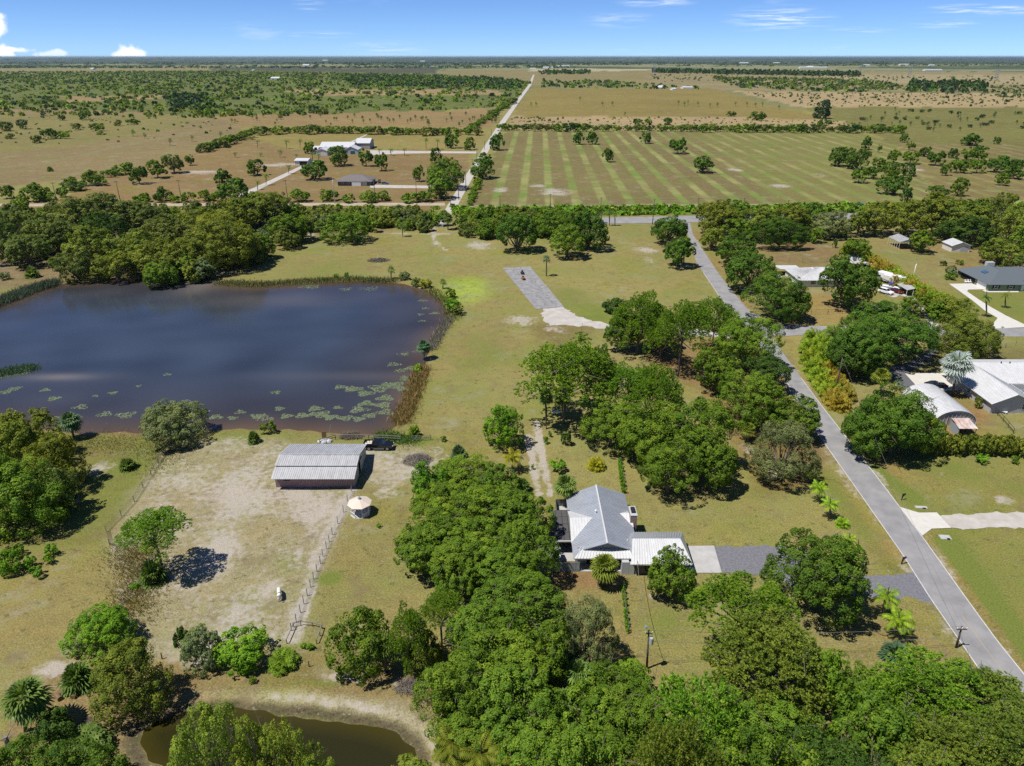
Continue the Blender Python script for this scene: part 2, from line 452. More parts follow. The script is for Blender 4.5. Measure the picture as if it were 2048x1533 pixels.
zone([(-500, 146), (450, 141), (860, 148), (1060, 165), (1040, 190), (1000, 215), (860, 222), (700, 228), (430, 238), (-500, 226)], (96, 106, 58), 0, .35)
zone([(-300, 140), (420, 133), (430, 141), (0, 149), (-300, 152)], (150, 140, 105), 0, 0)
zone([(120, 193), (320, 190), (330, 198), (130, 205)], (165, 140, 104), 0, 0)
zone([(560, 178), (1000, 180), (1010, 190), (600, 192)], (170, 145, 112), 0, 0)
zone([(-500, 226), (100, 215), (420, 233), (480, 250), (480, 275), (380, 315), (230, 352), (-500, 420)], (150, 130, 98), .08, .10)
zone([(-500, 226), (420, 232), (330, 262), (100, 300), (-500, 330)], (146, 134, 88), .05, .16)
zone([(430, 232), (700, 225), (1000, 218), (985, 256), (480, 256)], (162, 134, 98), .12, .1)
zone([(480, 252), (980, 256), (945, 300), (740, 300), (600, 302), (480, 282)], (160, 143, 88), .02, .12)
zone([(100, 408), (230, 350), (400, 300), (480, 280), (600, 300), (945, 302), (905, 408)], (150, 124, 88), .20, .08)
zone([(1010, 262), (1715, 262), (1790, 290), (1830, 340), (1900, 414), (926, 414)], (136, 122, 84), .20, .16, st=1.0, warp=False)
zone([(1400, 262), (1715, 262), (1790, 290), (1860, 414), (1560, 414)], (138, 130, 82), .14, .22, st=0.8, warp=False)
zone([(1062, 178), (1420, 176), (1560, 215), (1700, 245), (1020, 236)], (152, 133, 78), .03, .1)
zone([(1020, 234), (1460, 234), (1700, 242), (1780, 259), (1020, 259)], (186, 158, 130), .25, .03)
zone([(1470, 183), (2300, 190), (2300, 217), (1600, 215)], (188, 162, 132), .2, .03)
zone([(1600, 215), (2400, 215), (2400, 330), (2048, 392), (1900, 414), (1800, 300), (1735, 262)], (130, 122, 72), .04, .25)
zone([(1790, 285), (2400, 300), (2400, 330), (2048, 392), (1900, 414), (1830, 340)], (140, 122, 84), .12, .16, st=.5)
zone([(-500, 408), (905, 408), (880, 416), (-500, 418)], (150, 124, 86), .2, 0)
zone([(926, 411), (2300, 405), (2300, 414), (926, 418)], (176, 158, 130), .42, 0, warp=False)
zone([(900, 417), (2300, 414), (2300, 430), (900, 432)], (70, 110, 38), 0, .7, warp=False)
zone([(-500, 418), (860, 416), (900, 440), (560, 480), (540, 520), (400, 552), (-500, 560)], (120, 112, 70), .18, .3)
zone([(0, 470), (130, 520), (130, 560), (-400, 610), (-400, 500)], (150, 128, 100), .3, .1)
# near lots
zone([(1500, 470), (1650, 480), (1690, 500), (1640, 545), (1545, 530)], (150, 126, 92), .15, .05)
zone([(1690, 470), (2048, 500), (2300, 560), (2300, 600), (1930, 560), (1880, 520)], (163, 140, 98), .1, .15)
zone([(1890, 560), (2300, 590), (2300, 660), (1990, 650)], (150, 145, 80), .05, .4)
zone([(1530, 580), (1720, 580), (1740, 640), (1560, 655)], (168, 142, 92), .08, .1)
zone([(1870, 690), (2300, 690), (2300, 780), (1960, 720)], (140, 126, 92), .15, .15)
zone([(1900, 760), (1990, 820), (1960, 870), (2300, 900), (1860, 880)], (165, 132, 90), .15, .1)
zone([(1720, 860), (2300, 905), (2300, 1700), (2120, 1400), (1800, 1000)], (156, 146, 88), .14, .24)
zone([(1400, 690), (1560, 700), (1650, 870), (1640, 960), (1520, 990), (1440, 830), (1290, 700), (1330, 660)], (150, 122, 82), .18, .02)
zone([(1040, 640), (1230, 655), (1100, 700)], (140, 126, 80), .2, .1)
zone([(330, 880), (560, 872), (712, 975), (585, 1290), (330, 1325), (225, 1300), (215, 1080)], (172, 160, 128), .45, .10, warp=False)
zone([(-600, 866), (335, 872), (213, 1078), (230, 1280), (150, 1330), (-600, 1420)], (142, 136, 78), .14, .40, warp=False)
zone([(-600, 1130), (200, 1100), (230, 1280), (150, 1330), (-600, 1420)], (160, 146, 96), .14, .2)
zone([(60, 1330), (330, 1320), (585, 1290), (860, 1330), (860, 1420), (300, 1420), (240, 1500), (0, 1533)], (158, 136, 98), .28, .12)
zone([(720, 900), (830, 890), (880, 930), (830, 960), (800, 975), (715, 970)], (176, 164, 132), .50, .08)
zone([(1000, 1150), (1240, 1150), (1230, 1190), (1100, 1190)], (160, 130, 92), .18, 0)
for a in [(200, 940, 34, 22), (110, 1335, 50, 18), (790, 940, 50, 28), (770, 985, 34, 20), (540, 1180, 26, 20), (960, 492, 44, 10), (1290, 500, 34, 10),
          (1300, 520, 18, 8), (1370, 533, 24, 7), (1060, 470, 14, 4), (930, 478, 40, 3), (700, 466, 60, 3), (420, 545, 50, 14), (620, 470, 16, 12),
          (470, 530, 40, 8), (1000, 380, 24, 5), (1075, 372, 20, 5), (1110, 385, 40, 9), (1470, 340, 20, 5), (1640, 350, 14, 5), (1560, 372, 30, 5),
          (1835, 340, 20, 6), (1245, 482, 16, 6), (700, 300, 30, 4), (1303, 1190, 12, 10), (1195, 930, 16, 8), (1550, 945, 26, 20), (1500, 905, 20, 24),
          (390, 1325, 60, 14), (690, 1355, 50, 14), (810, 1365, 40, 14), (1690, 1095, 24, 40), (1885, 950, 16, 10), (2010, 1000, 30, 12), (1990, 890, 12, 6),
          (1060, 900, 6, 40), (1075, 860, 6, 50), (1040, 640, 50, 12), (1115, 660, 30, 10), (150, 1000, 20, 14), (480, 990, 80, 40), (620, 1010, 50, 30),
          (440, 1120, 50, 40), (640, 1010, 20, 40), (1590, 700, 16, 4), (460, 362, 18, 3), (400, 345, 60, 5), (560, 330, 60, 5), (1470, 720, 26, 14), (600, 990, 60, 12)]:
    blob(*a, sa=0.62)
for a in [(960, 690, 46, 40, .5), (870, 650, 24, 26, .6), (1150, 610, 60, 22, .5), (1190, 630, 40, 18, .55), (640, 530, 120, 14, .4), (660, 1158, 22, 14, .6),
          (590, 1120, 40, 26, .4), (1280, 1000, 60, 16, .4), (1430, 1010, 80, 20, .35), (1320, 1180, 30, 20, .45), (1320, 1250, 50, 30, .35), (1900, 940, 50, 26, .5),
          (2040, 980, 30, 20, .6), (1960, 960, 40, 16, .4), (60, 950, 80, 30, .5), (150, 1030, 60, 30, .55), (60, 1100, 80, 30, .5), (640, 985, 60, 6, .7), (790, 906, 40, 5, .6),
          (730, 895, 20, 8, .5), (1960, 590, 60, 14, .5), (1910, 800, 40, 24, .5), (1720, 1230, 50, 30, .3), (840, 885, 20, 10, .7), (500, 1390, 90, 8, .6), (640, 1370, 60, 8, .5),
          (760, 1010, 40, 30, .3), (1660, 760, 10, 30, .6), (1780, 735, 20, 10, .3), (1100, 480, 60, 10, .3), (460, 885, 100, 8, .4)]:
    blob(*a[:4], gr=a[4])
blob(930, 582, 44, 22, c=(176, 186, 96))
blob(280, 1130, 34, 60, c=(150, 128, 58)); blob(270, 1200, 24, 30, c=(150, 130, 66))
# mown ditch lines and worn verges along the road
strip([(1745, 930), (1830, 1005)], 1.2, gr=.75); strip([(1890, 1080), (1960, 1170), (2070, 1320)], 1.4, c=(96, 128, 40), gr=.85)
strip([(1640, 940), (1712, 1040), (1780, 1130)], 1.2, gr=.42, c=(140, 134, 70)); strip([(1700, 970), (1790, 1110)], 1.5, c=(172, 146, 86)); strip([(1470, 570), (1520, 640)], 1.2, gr=.4)
strip([(1590, 690), (1700, 830), (1800, 960)], 2.0, c=(172, 150, 90), ca=.7); strip([(1860, 1075), (2000, 1250), (2080, 1370)], 1.6, c=(166, 140, 88), gr=.0, ca=.7)
strip([(1395, 465), (1440, 540), (1500, 620)], 1.6, c=(160, 128, 80)); strip([(1570, 680), (1640, 672)], 1.5, c=(180, 158, 100))
strip([(1055, 870), (1075, 990)], .45, sa=.55); strip([(1070, 850), (1098, 985)], .45, sa=.55); strip([(870, 455), (868, 500)], 1.0, sa=.5)
strip([(0, 338), (130, 318), (260, 288), (400, 262)], 2.2, c=(150, 140, 112), gr=0); strip([(800, 897), (860, 897), (885, 915)], 1.5, sa=.45); strip([(1100, 300), (1500, 300)], 1, gr=.12)
strip([(700, 980), (640, 1110), (586, 1280)], .9, c=(176, 168, 146), sa=.55)
for px, py, r in [(1000, 490, 3.6), (880, 492, 6), (1150, 590, 4), (1275, 560, 3), (1330, 495, 5), (1240, 540, 5)]:
    X0, Y0 = G(px, py); d = np.abs(np.hypot(x - X0, (y - Y0)) - r); w = np.clip(1.2 - d / .5, 0, 1); sand[:] = np.maximum(sand, w * .46)
green[(y < 300) & (green > .17) & (green < .22)] += 0
# beds of lake and pond, with their banks
ZZf = ZZ.ravel()
lp = WP(LAKE_PX); near = (y > 100) & (y < 330) & (x < 20)
ii = np.where(near)[0]
jx = x[ii] + wob(x[ii], y[ii], 9, 11) * .5; jy = y[ii] + wob(x[ii], y[ii], 9, 12) * .7
ins = inside(jx, jy, lp); dd = segdist(jx, jy, lp)
sd = np.where(ins, -dd, dd)
ZZf[ii] = np.where(sd < 2.5, np.clip((sd - 2.5) * 0.13, -2.6, 0), 0)
wet = np.clip(1 - np.maximum(sd, 0) / 1.2, 0, 1)
colr[ii] += (np.array(A(150, 122, 84)) - colr[ii]) * (wet * .8)[:, None]
sand[ii] = np.where(sd < .4, 0.05, sand[ii]); green[ii] = np.where(sd < .4, 0, np.where(sd < 4, np.maximum(green[ii], .42), green[ii]))
pp = WP(POND_PX); ii = np.where((y < 85) & (y > 30) & (x < 0) & (x > -70))[0]
jx = x[ii] + wob(x[ii], y[ii], 5, 13) * .25; jy = y[ii] + wob(x[ii], y[ii], 5, 14) * .25
ins = inside(jx, jy, pp); dd = segdist(jx, jy, pp); sd = np.where(ins, -dd, dd)
ZZf[ii] = np.where(sd < 3.2, np.clip((sd - 3.2) * 0.13, -2.2, 0), 0)
mud = np.clip(1.25 - np.abs(sd - .5) / 1.1, 0, 1); bank = np.clip(1.3 - np.abs(sd - 2.1) / 1.35, 0, 1) * np.where(y[ii] > 56.5, 1, .3) * np.clip((x[ii] + 42) / 14, 0.1, 1)
colr[ii] += (np.array(A(192, 178, 154)) - colr[ii]) * bank[:, None]; sand[ii] = np.where(sd < 5, bank * .5, sand[ii]); green[ii] = np.where(sd < 4.2, .02, green[ii])
colr[ii] += (np.array(A(104, 92, 80)) - colr[ii]) * (mud * .95)[:, None]; sand[ii] *= (1 - mud * .8)
ZZf += 0
# little unevenness
ZZf += np.where((rad < 400), wob(x, y, 14, 21) * .05, 0)
nr, nc = XX.shape
def blur(arr, n, mask):
    s_ = arr.reshape(nr, nc, -1).copy()
    for _ in range(n):
        t_ = s_.copy(); t_[1:-1, 1:-1] = (s_[1:-1, 1:-1] * 2 + s_[:-2, 1:-1] + s_[2:, 1:-1] + s_[1:-1, :-2] + s_[1:-1, 2:]) / 6; s_ = np.where(mask, t_, s_)
    return s_.reshape(arr.shape)
nm_ = ((y < 330) & (y > 50) & ~((y < 66) & (x < 0) & (x > -60))).reshape(nr, nc, 1)
colr = blur(colr, 7, nm_); green = blur(green, 10, nm_); sand = blur(sand, 3, nm_)
blob(928, 580, 52, 26, c=(172, 190, 88), ca=1.0); blob(965, 690, 40, 36, gr=.52); blob(1190, 628, 44, 18, gr=.62, c=(168, 170, 84)); blob(1130, 590, 40, 20, gr=.5)
blob(660, 1156, 20, 12, gr=.8); blob(850, 880, 26, 8, gr=.7); blob(1470, 985, 120, 20, gr=.42); blob(1330, 1235, 50, 34, gr=.46); blob(2000, 1180, 70, 60, gr=.4); blob(1850, 930, 60, 20, gr=.5)
strip([(1055, 872), (1066, 930), (1078, 990)], .7, sa=.66); strip([(1074, 846), (1086, 920), (1101, 990)], .7, sa=.66); strip([(870, 452), (866, 480), (890, 500)], .9, sa=.62); strip(RL_PX, 1.5, sa=.42); strip(RR_PX, 1.3, sa=.40)
strip([(704, 980), (640, 1112), (588, 1275)], 1.0, sa=.62); strip([(560, 470), (900, 468)], .9, sa=.52); strip([(1745, 930), (1830, 1000)], 1.0, gr=.8); strip([(1895, 1090), (1960, 1170), (2070, 1320)], 1.5, gr=.85)
idx = np.arange(nr * nc).reshape(nr, nc)
q = np.stack([idx[:-1, :-1], idx[:-1, 1:], idx[1:, 1:], idx[1:, :-1]], -1).reshape(-1, 4)
me = bpy.data.meshes.new('ground')
me.vertices.add(nr * nc); me.vertices.foreach_set('co', np.stack([x, y, ZZf], 1).astype(np.float32).ravel())
me.loops.add(q.size); me.loops.foreach_set('vertex_index', q.ravel().astype(np.int32))
me.polygons.add(len(q)); me.polygons.foreach_set('loop_start', np.arange(0, q.size, 4, dtype=np.int32))
me.polygons.foreach_set('use_smooth', np.ones(len(q), bool))
a = me.attributes.new('Col', 'FLOAT_COLOR', 'POINT'); c4 = np.ones((x.size, 4), np.float32); c4[:, :3] = colr; a.data.foreach_set('color', c4.ravel())
for nm, ar in (('sand', sand), ('green', green), ('stripe', stripe)):
    a = me.attributes.new(nm, 'FLOAT', 'POINT'); a.data.foreach_set('value', ar.astype(np.float32))
me.update(calc_edges=True)

def groundmat():
    m, t, b, o = newmat('dry_ground')
    Lk = t.links.new
    tcn = N(t, 'ShaderNodeTexCoord')
    def noise(sc, det=5, rough=.6, vec=None):
        n = N(t, 'ShaderNodeTexNoise'); n.inputs['Scale'].default_value = sc; n.inputs['Detail'].default_value = det; n.inputs['Roughness'].default_value = rough
        Lk(vec or tcn.outputs['Object'], n.inputs['Vector']); return n.outputs['Fac']
    def math_(op, a, b_=None, clamp=False):
        n = N(t, 'ShaderNodeMath', operation=op); n.use_clamp = clamp
        for k, v in enumerate((a, b_)):
            if v is None: continue
            if isinstance(v, (int, float)): n.inputs[k].default_value = v
            else: Lk(v, n.inputs[k])
        return n.outputs[0]
    def rng(v, a, b_, c=0.0, d=1.0):
        n = N(t, 'ShaderNodeMapRange'); n.interpolation_type = 'SMOOTHSTEP'
        for k, w in enumerate((a, b_, c, d)): n.inputs[k + 1].default_value = w
        Lk(v, n.inputs[0]); return n.outputs[0]
    def mix(f, a, b_, blend='MIX'):
        n = N(t, 'ShaderNodeMix', data_type='RGBA', blend_type=blend)
        for k, v in ((0, f), (6, a), (7, b_)):
            if isinstance(v, tuple): n.inputs[k].default_value = (*v, 1)
            elif isinstance(v, (int, float)): n.inputs[k].default_value = v
            else: Lk(v, n.inputs[k])
        return n.outputs[2]
    def attr(nm, o_='Fac'):
        n = N(t, 'ShaderNodeAttribute'); n.attribute_name = nm; return n.outputs[o_]
    fine = noise(4.2, 5, .72); mid = noise(.35, 6, .65); big = noise(.045, 5, .6); vast = noise(.006, 4, .6)
    base = attr('Col', 'Color')
    # tufts and thatch: lighter and darker grain
    g = math_('ADD', math_('MULTIPLY', math_('SUBTRACT', fine, .5), 2.9), math_('ADD', math_('MULTIPLY', math_('SUBTRACT', mid, .5), .95), math_('MULTIPLY', math_('SUBTRACT', vast, .5), .7)))
    gg = rng(g, -.85, .85, .42, 1.56)
    hs = N(t, 'ShaderNodeHueSaturation'); Lk(base, hs.inputs['Color']); Lk(gg, hs.inputs['Value'])
    Lk(rng(big, .3, .7, .488, .512), hs.inputs['Hue'])
    c = hs.outputs[0]
    c = mix(rng(noise(.075, 5, .65), .44, .62, 0, .50), c, mix(1.0, c, (1.10, 1.0, .95), 'MULTIPLY')); c = mix(rng(noise(.055, 5, .65), .48, .64, 0, .75), c, mix(1.0, c, (.84, .97, .62), 'MULTIPLY'))
    c = mix(rng(noise(.09, 5, .7), .54, .70, 0, .55), c, (.30, .27, .20))
    wv = N(t, 'ShaderNodeTexWave'); wv.inputs['Scale'].default_value = .30; wv.inputs['Distortion'].default_value = 5.0; wv.inputs['Detail'].default_value = 3; wv.inputs['Detail Scale'].default_value = .25
    wm_ = N(t, 'ShaderNodeMapping'); wm_.inputs['Rotation'].default_value = (0, 0, 1.2); Lk(tcn.outputs['Object'], wm_.inputs[0]); Lk(wm_.outputs[0], wv.inputs['Vector'])
    c = mix(rng(wv.outputs['Fac'], .2, .8, 0, .16), c, (.17, .155, .085))
    blot = noise(.75, 3, .5); c = mix(rng(blot, .60, .68, 0, .60), c, (.085, .088, .032)); c = mix(rng(noise(1.7, 3, .5), .62, .70, 0, .55), c, (.30, .27, .19))
    c = mix(rng(noise(.16, 4, .6), .55, .68, 0, .45), c, (.165, .125, .075))
    # straw / green drift of the grass
    gf = rng(math_('ADD', attr('green'), math_('ADD', math_('MULTIPLY', math_('SUBTRACT', big, .5), 1.1), math_('MULTIPLY', math_('SUBTRACT', mid, .5), .8))), .12, .75)
    gcol = mix(rng(fine, .3, .7), (0.085, 0.118, 0.018), (0.185, 0.205, 0.048))
    c = mix(gf, c, gcol)
    # rows of the hay field
    s3 = N(t, 'ShaderNodeSeparateXYZ'); Lk(tcn.outputs['Object'], s3.inputs[0])
    u = math_('DIVIDE', math_('SUBTRACT', s3.outputs[0], math_('ADD', math_('MULTIPLY', s3.outputs[1], .036), -8.6)), 14.7)
    fr = math_('ABSOLUTE', math_('SUBTRACT', math_('FRACT', u), .5))
    fr = math_('ADD', fr, math_('MULTIPLY', math_('SUBTRACT', noise(.12, 4), .5), .16))
    sf = math_('MULTIPLY', rng(fr, .28, .40), attr('stripe'))
    sf = math_('MULTIPLY', sf, rng(noise(.03, 3), .3, .6, .25, 1.0))
    c = mix(sf, c, mix(rng(noise(.02, 3), .4, .6), (0.135, 0.185, 0.040), (0.24, 0.235, 0.085)))
    # bare pale sand
    pf = math_('ADD', attr('sand'), math_('ADD', math_('MULTIPLY', math_('SUBTRACT', noise(.9, 7, .7), .5), 1.0), math_('MULTIPLY', math_('SUBTRACT', noise(.11, 4, .6), .5), .8)))
    pf = rng(pf, .38, .66)
    scol = mix(rng(fine, .35, .65), (0.46, 0.42, 0.37), (0.30, 0.26, 0.22))
    c = mix(math_('MULTIPLY', pf, .82), c, scol)
    Lk(c, b.inputs['Base Color']); b.inputs['Roughness'].default_value = 0.95; b.inputs['Specular IOR Level'].default_value = 0.1
    bp = N(t, 'ShaderNodeBump'); bp.inputs['Strength'].default_value = 0.55; bp.inputs['Distance'].default_value = 0.22
    Lk(math_('ADD', fine, math_('MULTIPLY', mid, 1.2)), bp.inputs['Height']); Lk(bp.outputs[0], b.inputs['Normal'])
    return m
me.materials.append(groundmat())
tag(link('ground', me), kind='structure')

# ------------------------------------------------------------------ water
def watermat(name, deep, painted_col=None, rough=.12, bump=.25, scale=1.4):
    m, t, b, o = newmat(name); Lk = t.links.new
    tcn = N(t, 'ShaderNodeTexCoord')
    b.inputs['Base Color'].default_value = (*deep, 1); b.inputs['Roughness'].default_value = rough; b.inputs['IOR'].default_value = 1.33
    b.inputs['Specular IOR Level'].default_value = .5
    mpn = N(t, 'ShaderNodeMapping'); mpn.inputs['Scale'].default_value = (1, .55, 1); mpn.inputs['Rotation'].default_value = (0, 0, .5)
    n1 = N(t, 'ShaderNodeTexNoise'); n1.inputs['Scale'].default_value = scale; n1.inputs['Detail'].default_value = 4
    bp = N(t, 'ShaderNodeBump'); bp.inputs['Strength'].default_value = bump; bp.inputs['Distance'].default_value = .12
    Lk(tcn.outputs['Object'], mpn.inputs[0]); Lk(mpn.outputs[0], n1.inputs['Vector']); Lk(n1.outputs['Fac'], bp.inputs['Height']); Lk(bp.outputs[0], b.inputs['Normal'])
    if painted_col:  # base colour from Col: shore tint, and pale reflections painted on the lake
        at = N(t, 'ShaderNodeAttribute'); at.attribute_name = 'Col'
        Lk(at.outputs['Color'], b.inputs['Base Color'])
    return m
def water(name, px, z, m, grow, colfn):
    p = WP(px); c = p.mean(0)
    x0, y0 = p.min(0) - grow; x1, y1 = p.max(0) + grow
    nx = 150; ny = 110
    gx, gy = np.meshgrid(np.linspace(x0, x1, nx), np.linspace(y0, y1, ny))
    gx = gx.ravel(); gy = gy.ravel()
    i2 = np.arange(nx * ny).reshape(ny, nx)
    qq = np.stack([i2[:-1, :-1], i2[:-1, 1:], i2[1:, 1:], i2[1:, :-1]], -1).reshape(-1, 4)
    cx = gx[qq].mean(1); cy = gy[qq].mean(1)
    ins_ = inside(cx, cy, p); d_ = segdist(cx, cy, p)
    qq = qq[ins_ | (d_ < grow)]
    me = bpy.data.meshes.new(name)
    me.from_pydata(list(zip(gx.tolist(), gy.tolist(), [0.0] * gx.size)), [], qq.tolist())
    i_ = inside(gx, gy, p); d = segdist(gx, gy, p)
    cc = colfn(gx, gy, np.where(i_, d, 0))
    a = me.attributes.new('Col', 'FLOAT_COLOR', 'POINT'); c4 = np.ones((gx.size, 4), np.float32); c4[:, :3] = cc; a.data.foreach_set('color', c4.ravel())
    me.materials.append(m); me.update()
    o = link(name, me); o.location.z = z
    return tag(o, kind='structure')
def lakecol(gx, gy, d):
    c = np.zeros((gx.size, 3)); c[:] = (0.034, 0.044, 0.064)
    c += (np.array((.040, .034, .034)) - c) * np.clip(1 - d / 30, 0, .8)[:, None]
    sh = np.clip(1 - d / 9, 0, 1)[:, None] ** 1.5
    c += (np.array((0.095, 0.062, 0.034)) - c) * sh
    c *= (1 + .16 * wob(gx, gy, 45, 33) + .10 * wob(gx * .4, gy, 14, 34))[:, None]
    for px, py, rx, ry, k in [(120, 752, 7, 1.8, .34), (110, 752, 16, 3, .12), (560, 600, 20, 7, .14), (400, 570, 7, 10, .35), (700, 750, 24, 3, .10)]:  # pale patches, cloud reflections among them, painted into the water colour
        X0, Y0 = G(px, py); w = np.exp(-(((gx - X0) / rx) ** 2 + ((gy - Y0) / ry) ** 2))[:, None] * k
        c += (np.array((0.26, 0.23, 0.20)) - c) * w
    return c
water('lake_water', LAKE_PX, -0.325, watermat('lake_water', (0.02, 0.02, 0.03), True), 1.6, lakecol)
water('pond_water', POND_PX, -0.42, watermat('pond_water', (0.03, 0.03, 0.008), True, .1, .06), 0.8,
      lambda gx, gy, d: np.array((0.022, 0.021, 0.006)) + np.clip(1 - d / 2.5, 0, 1)[:, None] * np.array((.02, .014, .0)))

# ------------------------------------------------------------------ roads, drives and pads
def resample(pts, n):
    p = np.array(pts, float); d = np.r_[0, np.cumsum(np.hypot(*np.diff(p, axis=0).T))]
    t = np.linspace(0, d[-1], n); return np.stack([np.interp(t, d, p[:, 0]), np.interp(t, d, p[:, 1])], 1)
def ribbon(name, left, right, m, z, n=60, ret=False, **kw):
    a = resample(WP(left), n); b = resample(WP(right), n)
    mb = MB(); v = [(*p, z) for p in a] + [(*p, z) for p in b]
    mb.v = v; mb.f = [(i, i + 1, n + i + 1, n + i) for i in range(n - 1)]; mb.m = [0] * (n - 1)
    o = mb.build(name, m)
    if o.data.polygons[0].normal.z < 0: o.data.flip_normals()
    tag(o, kind='structure')
    return (a, b)
def sheet(name, px, m, z, jag=0.0, seed=3):
    p = WP(px)
    if jag:
        p = resample(np.vstack([p, p[:1]]), len(px) * 9)[:-1]
        r = np.random.RandomState(seed); p = p + r.randn(*p.shape) * jag
    mb = MB(); mb.face([(*q, z) for q in p]); o = mb.build(name, m)
    if o.data.polygons[0].normal.z < 0: o.data.flip_normals()
    return tag(o, kind='structure')
RL = [(1366, 446), (1374, 463), (1392, 524.5), (1439, 595), (1500, 668), (1570, 760), (1634, 868), (1692, 950), (1804, 1110), (1863, 1203), (1926, 1294), (1994, 1395), (2100, 1555), (2260, 1790)]
RR = [(1380, 446), (1386, 470), (1440, 552), (1495, 620), (1545, 676), (1564, 704), (1639, 806), (1751, 950), (1844, 1072.5), (1930, 1193), (1994, 1281), (2047, 1347), (2180, 1520), (2370, 1770)]
ea, eb = ribbon('road', RL, RR, M['asphalt'], .075, 140)
def along(e, o, w0, w1, i0, i1, name, m, z):
    """painted line between two fractions of the road's width"""
    mb = MB(); n = i1 - i0
    p = [(*(e[i] + (o[i] - e[i]) * w0), z) for i in range(i0, i1)]; r = [(*(e[i] + (o[i] - e[i]) * w1), z) for i in range(i0, i1)]
    mb.v = p + r; mb.f = [(i, n + i, n + i + 1, i + 1) for i in range(n - 1)]; mb.m = [0] * (n - 1)
    ob = mb.build(name, m)
    if ob.data.polygons[0].normal.z < 0: ob.data.flip_normals()
    return tag(ob, kind='structure')
along(ea, eb, .0, .03, 40, 139, 'road_edge_line', M['white_line'], .080)
along(ea, eb, .97, 1.0, 84, 139, 'road_edge_line', M['white_line'], .080)
along(ea, eb, .49, .51, 128, 139, 'road_centre_line', M['yellow_line'], .080)
along(ea, eb, .53, .55, 122, 139, 'road_centre_line', M['yellow_line'], .080)
ribbon('road', [(1500, 622), (1530, 640), (1553, 648), (1600, 651.5), (1642, 653), (1800, 655), (2048, 657), (2500, 661)],
       [(1535, 668), (1548, 671), (1565, 673.5), (1600, 671), (1628, 669.5), (1800, 671), (2048, 674), (2500, 679)], M['asphalt'], .069)
ribbon('road', [(1190, 436), (1300, 434.5), (1390, 432), (1700, 427), (2048, 416), (2500, 404)], [(1190, 448), (1300, 447), (1390, 445), (1700, 438), (2048, 424), (2500, 411)], M['asphalt'], .063)
ribbon('dirt_road', [(868, 455), (880, 440), (893.6, 414), (926, 360), (999, 246), (1030, 205), (1056.5, 171), (1066, 150)], [(886, 455), (899, 440), (914, 414), (943, 360), (1010.5, 246), (1038, 205), (1062.5, 171), (1069, 150)], M['shell'], .075)
ribbon('dirt_road', [(-500, 409), (300, 407.5), (890, 406)], [(-500, 415), (300, 413), (890, 412)], M['dirt_road'], .069, 80)
ribbon('farm_lane', [(468, 394), (560, 352), (624, 322)], [(488, 394), (576, 352), (632, 322)], M['shell'], .055)
ribbon('farm_lane', [(690, 289), (733, 269)], [(696, 289), (737, 269)], M['shell'], .05)
ribbon('farm_lane', [(740, 301), (800, 302), (860, 303), (955, 303.5)], [(736, 311), (800, 308), (860, 307), (952, 307.5)], M['shell'], .06)
ribbon('farm_lane', [(740, 370), (800, 371), (860, 372), (915, 373)], [(740, 376), (800, 377), (860, 377), (912, 378)], M['shell'], .06)
sheet('gravel_drive', [(1424, 1093), (1540, 1092), (1600, 1096), (1700, 1152), (1780, 1152), (1826, 1146), (1845, 1160), (1876, 1208), (1800, 1202), (1735, 1196), (1640, 1180), (1585, 1176), (1545, 1155), (1480, 1148), (1440, 1148)], M['gravel'], .055, .14)
sheet('concrete_pad', [(1371, 1093), (1428, 1092.5), (1443.5, 1147), (1370, 1147)], M['concrete'], .085)
sheet('concrete_apron', [(1799, 1015), (1838, 1026.5), (1873.5, 1026), (1902, 1057), (1863, 1058.5), (1844.5, 1072.5)], M['white_concrete'], .085)
sheet('shell_drive', [(1868, 1031), (1920, 1030), (1980, 1026), (2060, 1024), (2200, 1020), (2230, 1060), (2060, 1057), (1990, 1056), (1940, 1060), (1895, 1057)], M['shell'], .06, .18)
ribbon('concrete_slab', [(1005, 537), (1072, 619.5)], [(1060, 533.5), (1128, 614.5)], M['slab'], .09, 12)
sheet('shell_drive', [(1090, 617), (1126, 614), (1150, 630), (1190, 643), (1225, 650), (1300, 655), (1400, 660), (1480, 668), (1480, 680), (1400, 672), (1300, 665), (1222, 662), (1180, 655), (1130, 651), (1100, 653), (1086, 642), (1082, 628)], M['shell'], .06, .35)
sheet('asphalt_drive', [(1765, 738), (1800, 729), (1845, 714), (1862, 692), (1868, 668), (1884, 668), (1880, 690), (1869, 712), (1845, 731), (1815, 747), (1843, 783), (1838, 800), (1800, 775)], M['dark_asphalt'], .06, .12)
sheet('shell_drive', [(1868, 668), (1856, 650), (1850, 634), (1820, 600), (1800, 590), (1790, 596), (1770, 590), (1765, 575), (1800, 575), (1835, 596), (1862, 634), (1885, 655), (1884, 668)], M['shell'], .058, .25)
sheet('concrete_pad', [(1810, 748), (1936, 746), (1936, 782), (1842, 783)], M['white_concrete'], .085)
sheet('concrete_drive', [(1898, 568.5), (1944, 567.5), (1972, 579.5), (1936.6, 580), (1934, 583.5), (1958.5, 600.5), (1980, 614), (2012, 632), (2060, 655), (1990, 658), (1985, 650), (1995, 637), (1968.6, 621.5), (1944, 601)], M['white_concrete'], .08)
sheet('house_walk', [(1972, 579.5), (1976, 583), (2037, 583), (2037, 585.5), (1972, 585.5), (1964, 581)], M['white_concrete'], .085)
sheet('patio', [(1097, 1076), (1146, 1076), (1150, 1124), (1100, 1122)], M['concrete'], .085)
sheet('patio', [(1112, 1009), (1144, 1009), (1144, 1021), (1112, 1021)], M['concrete'], .085)

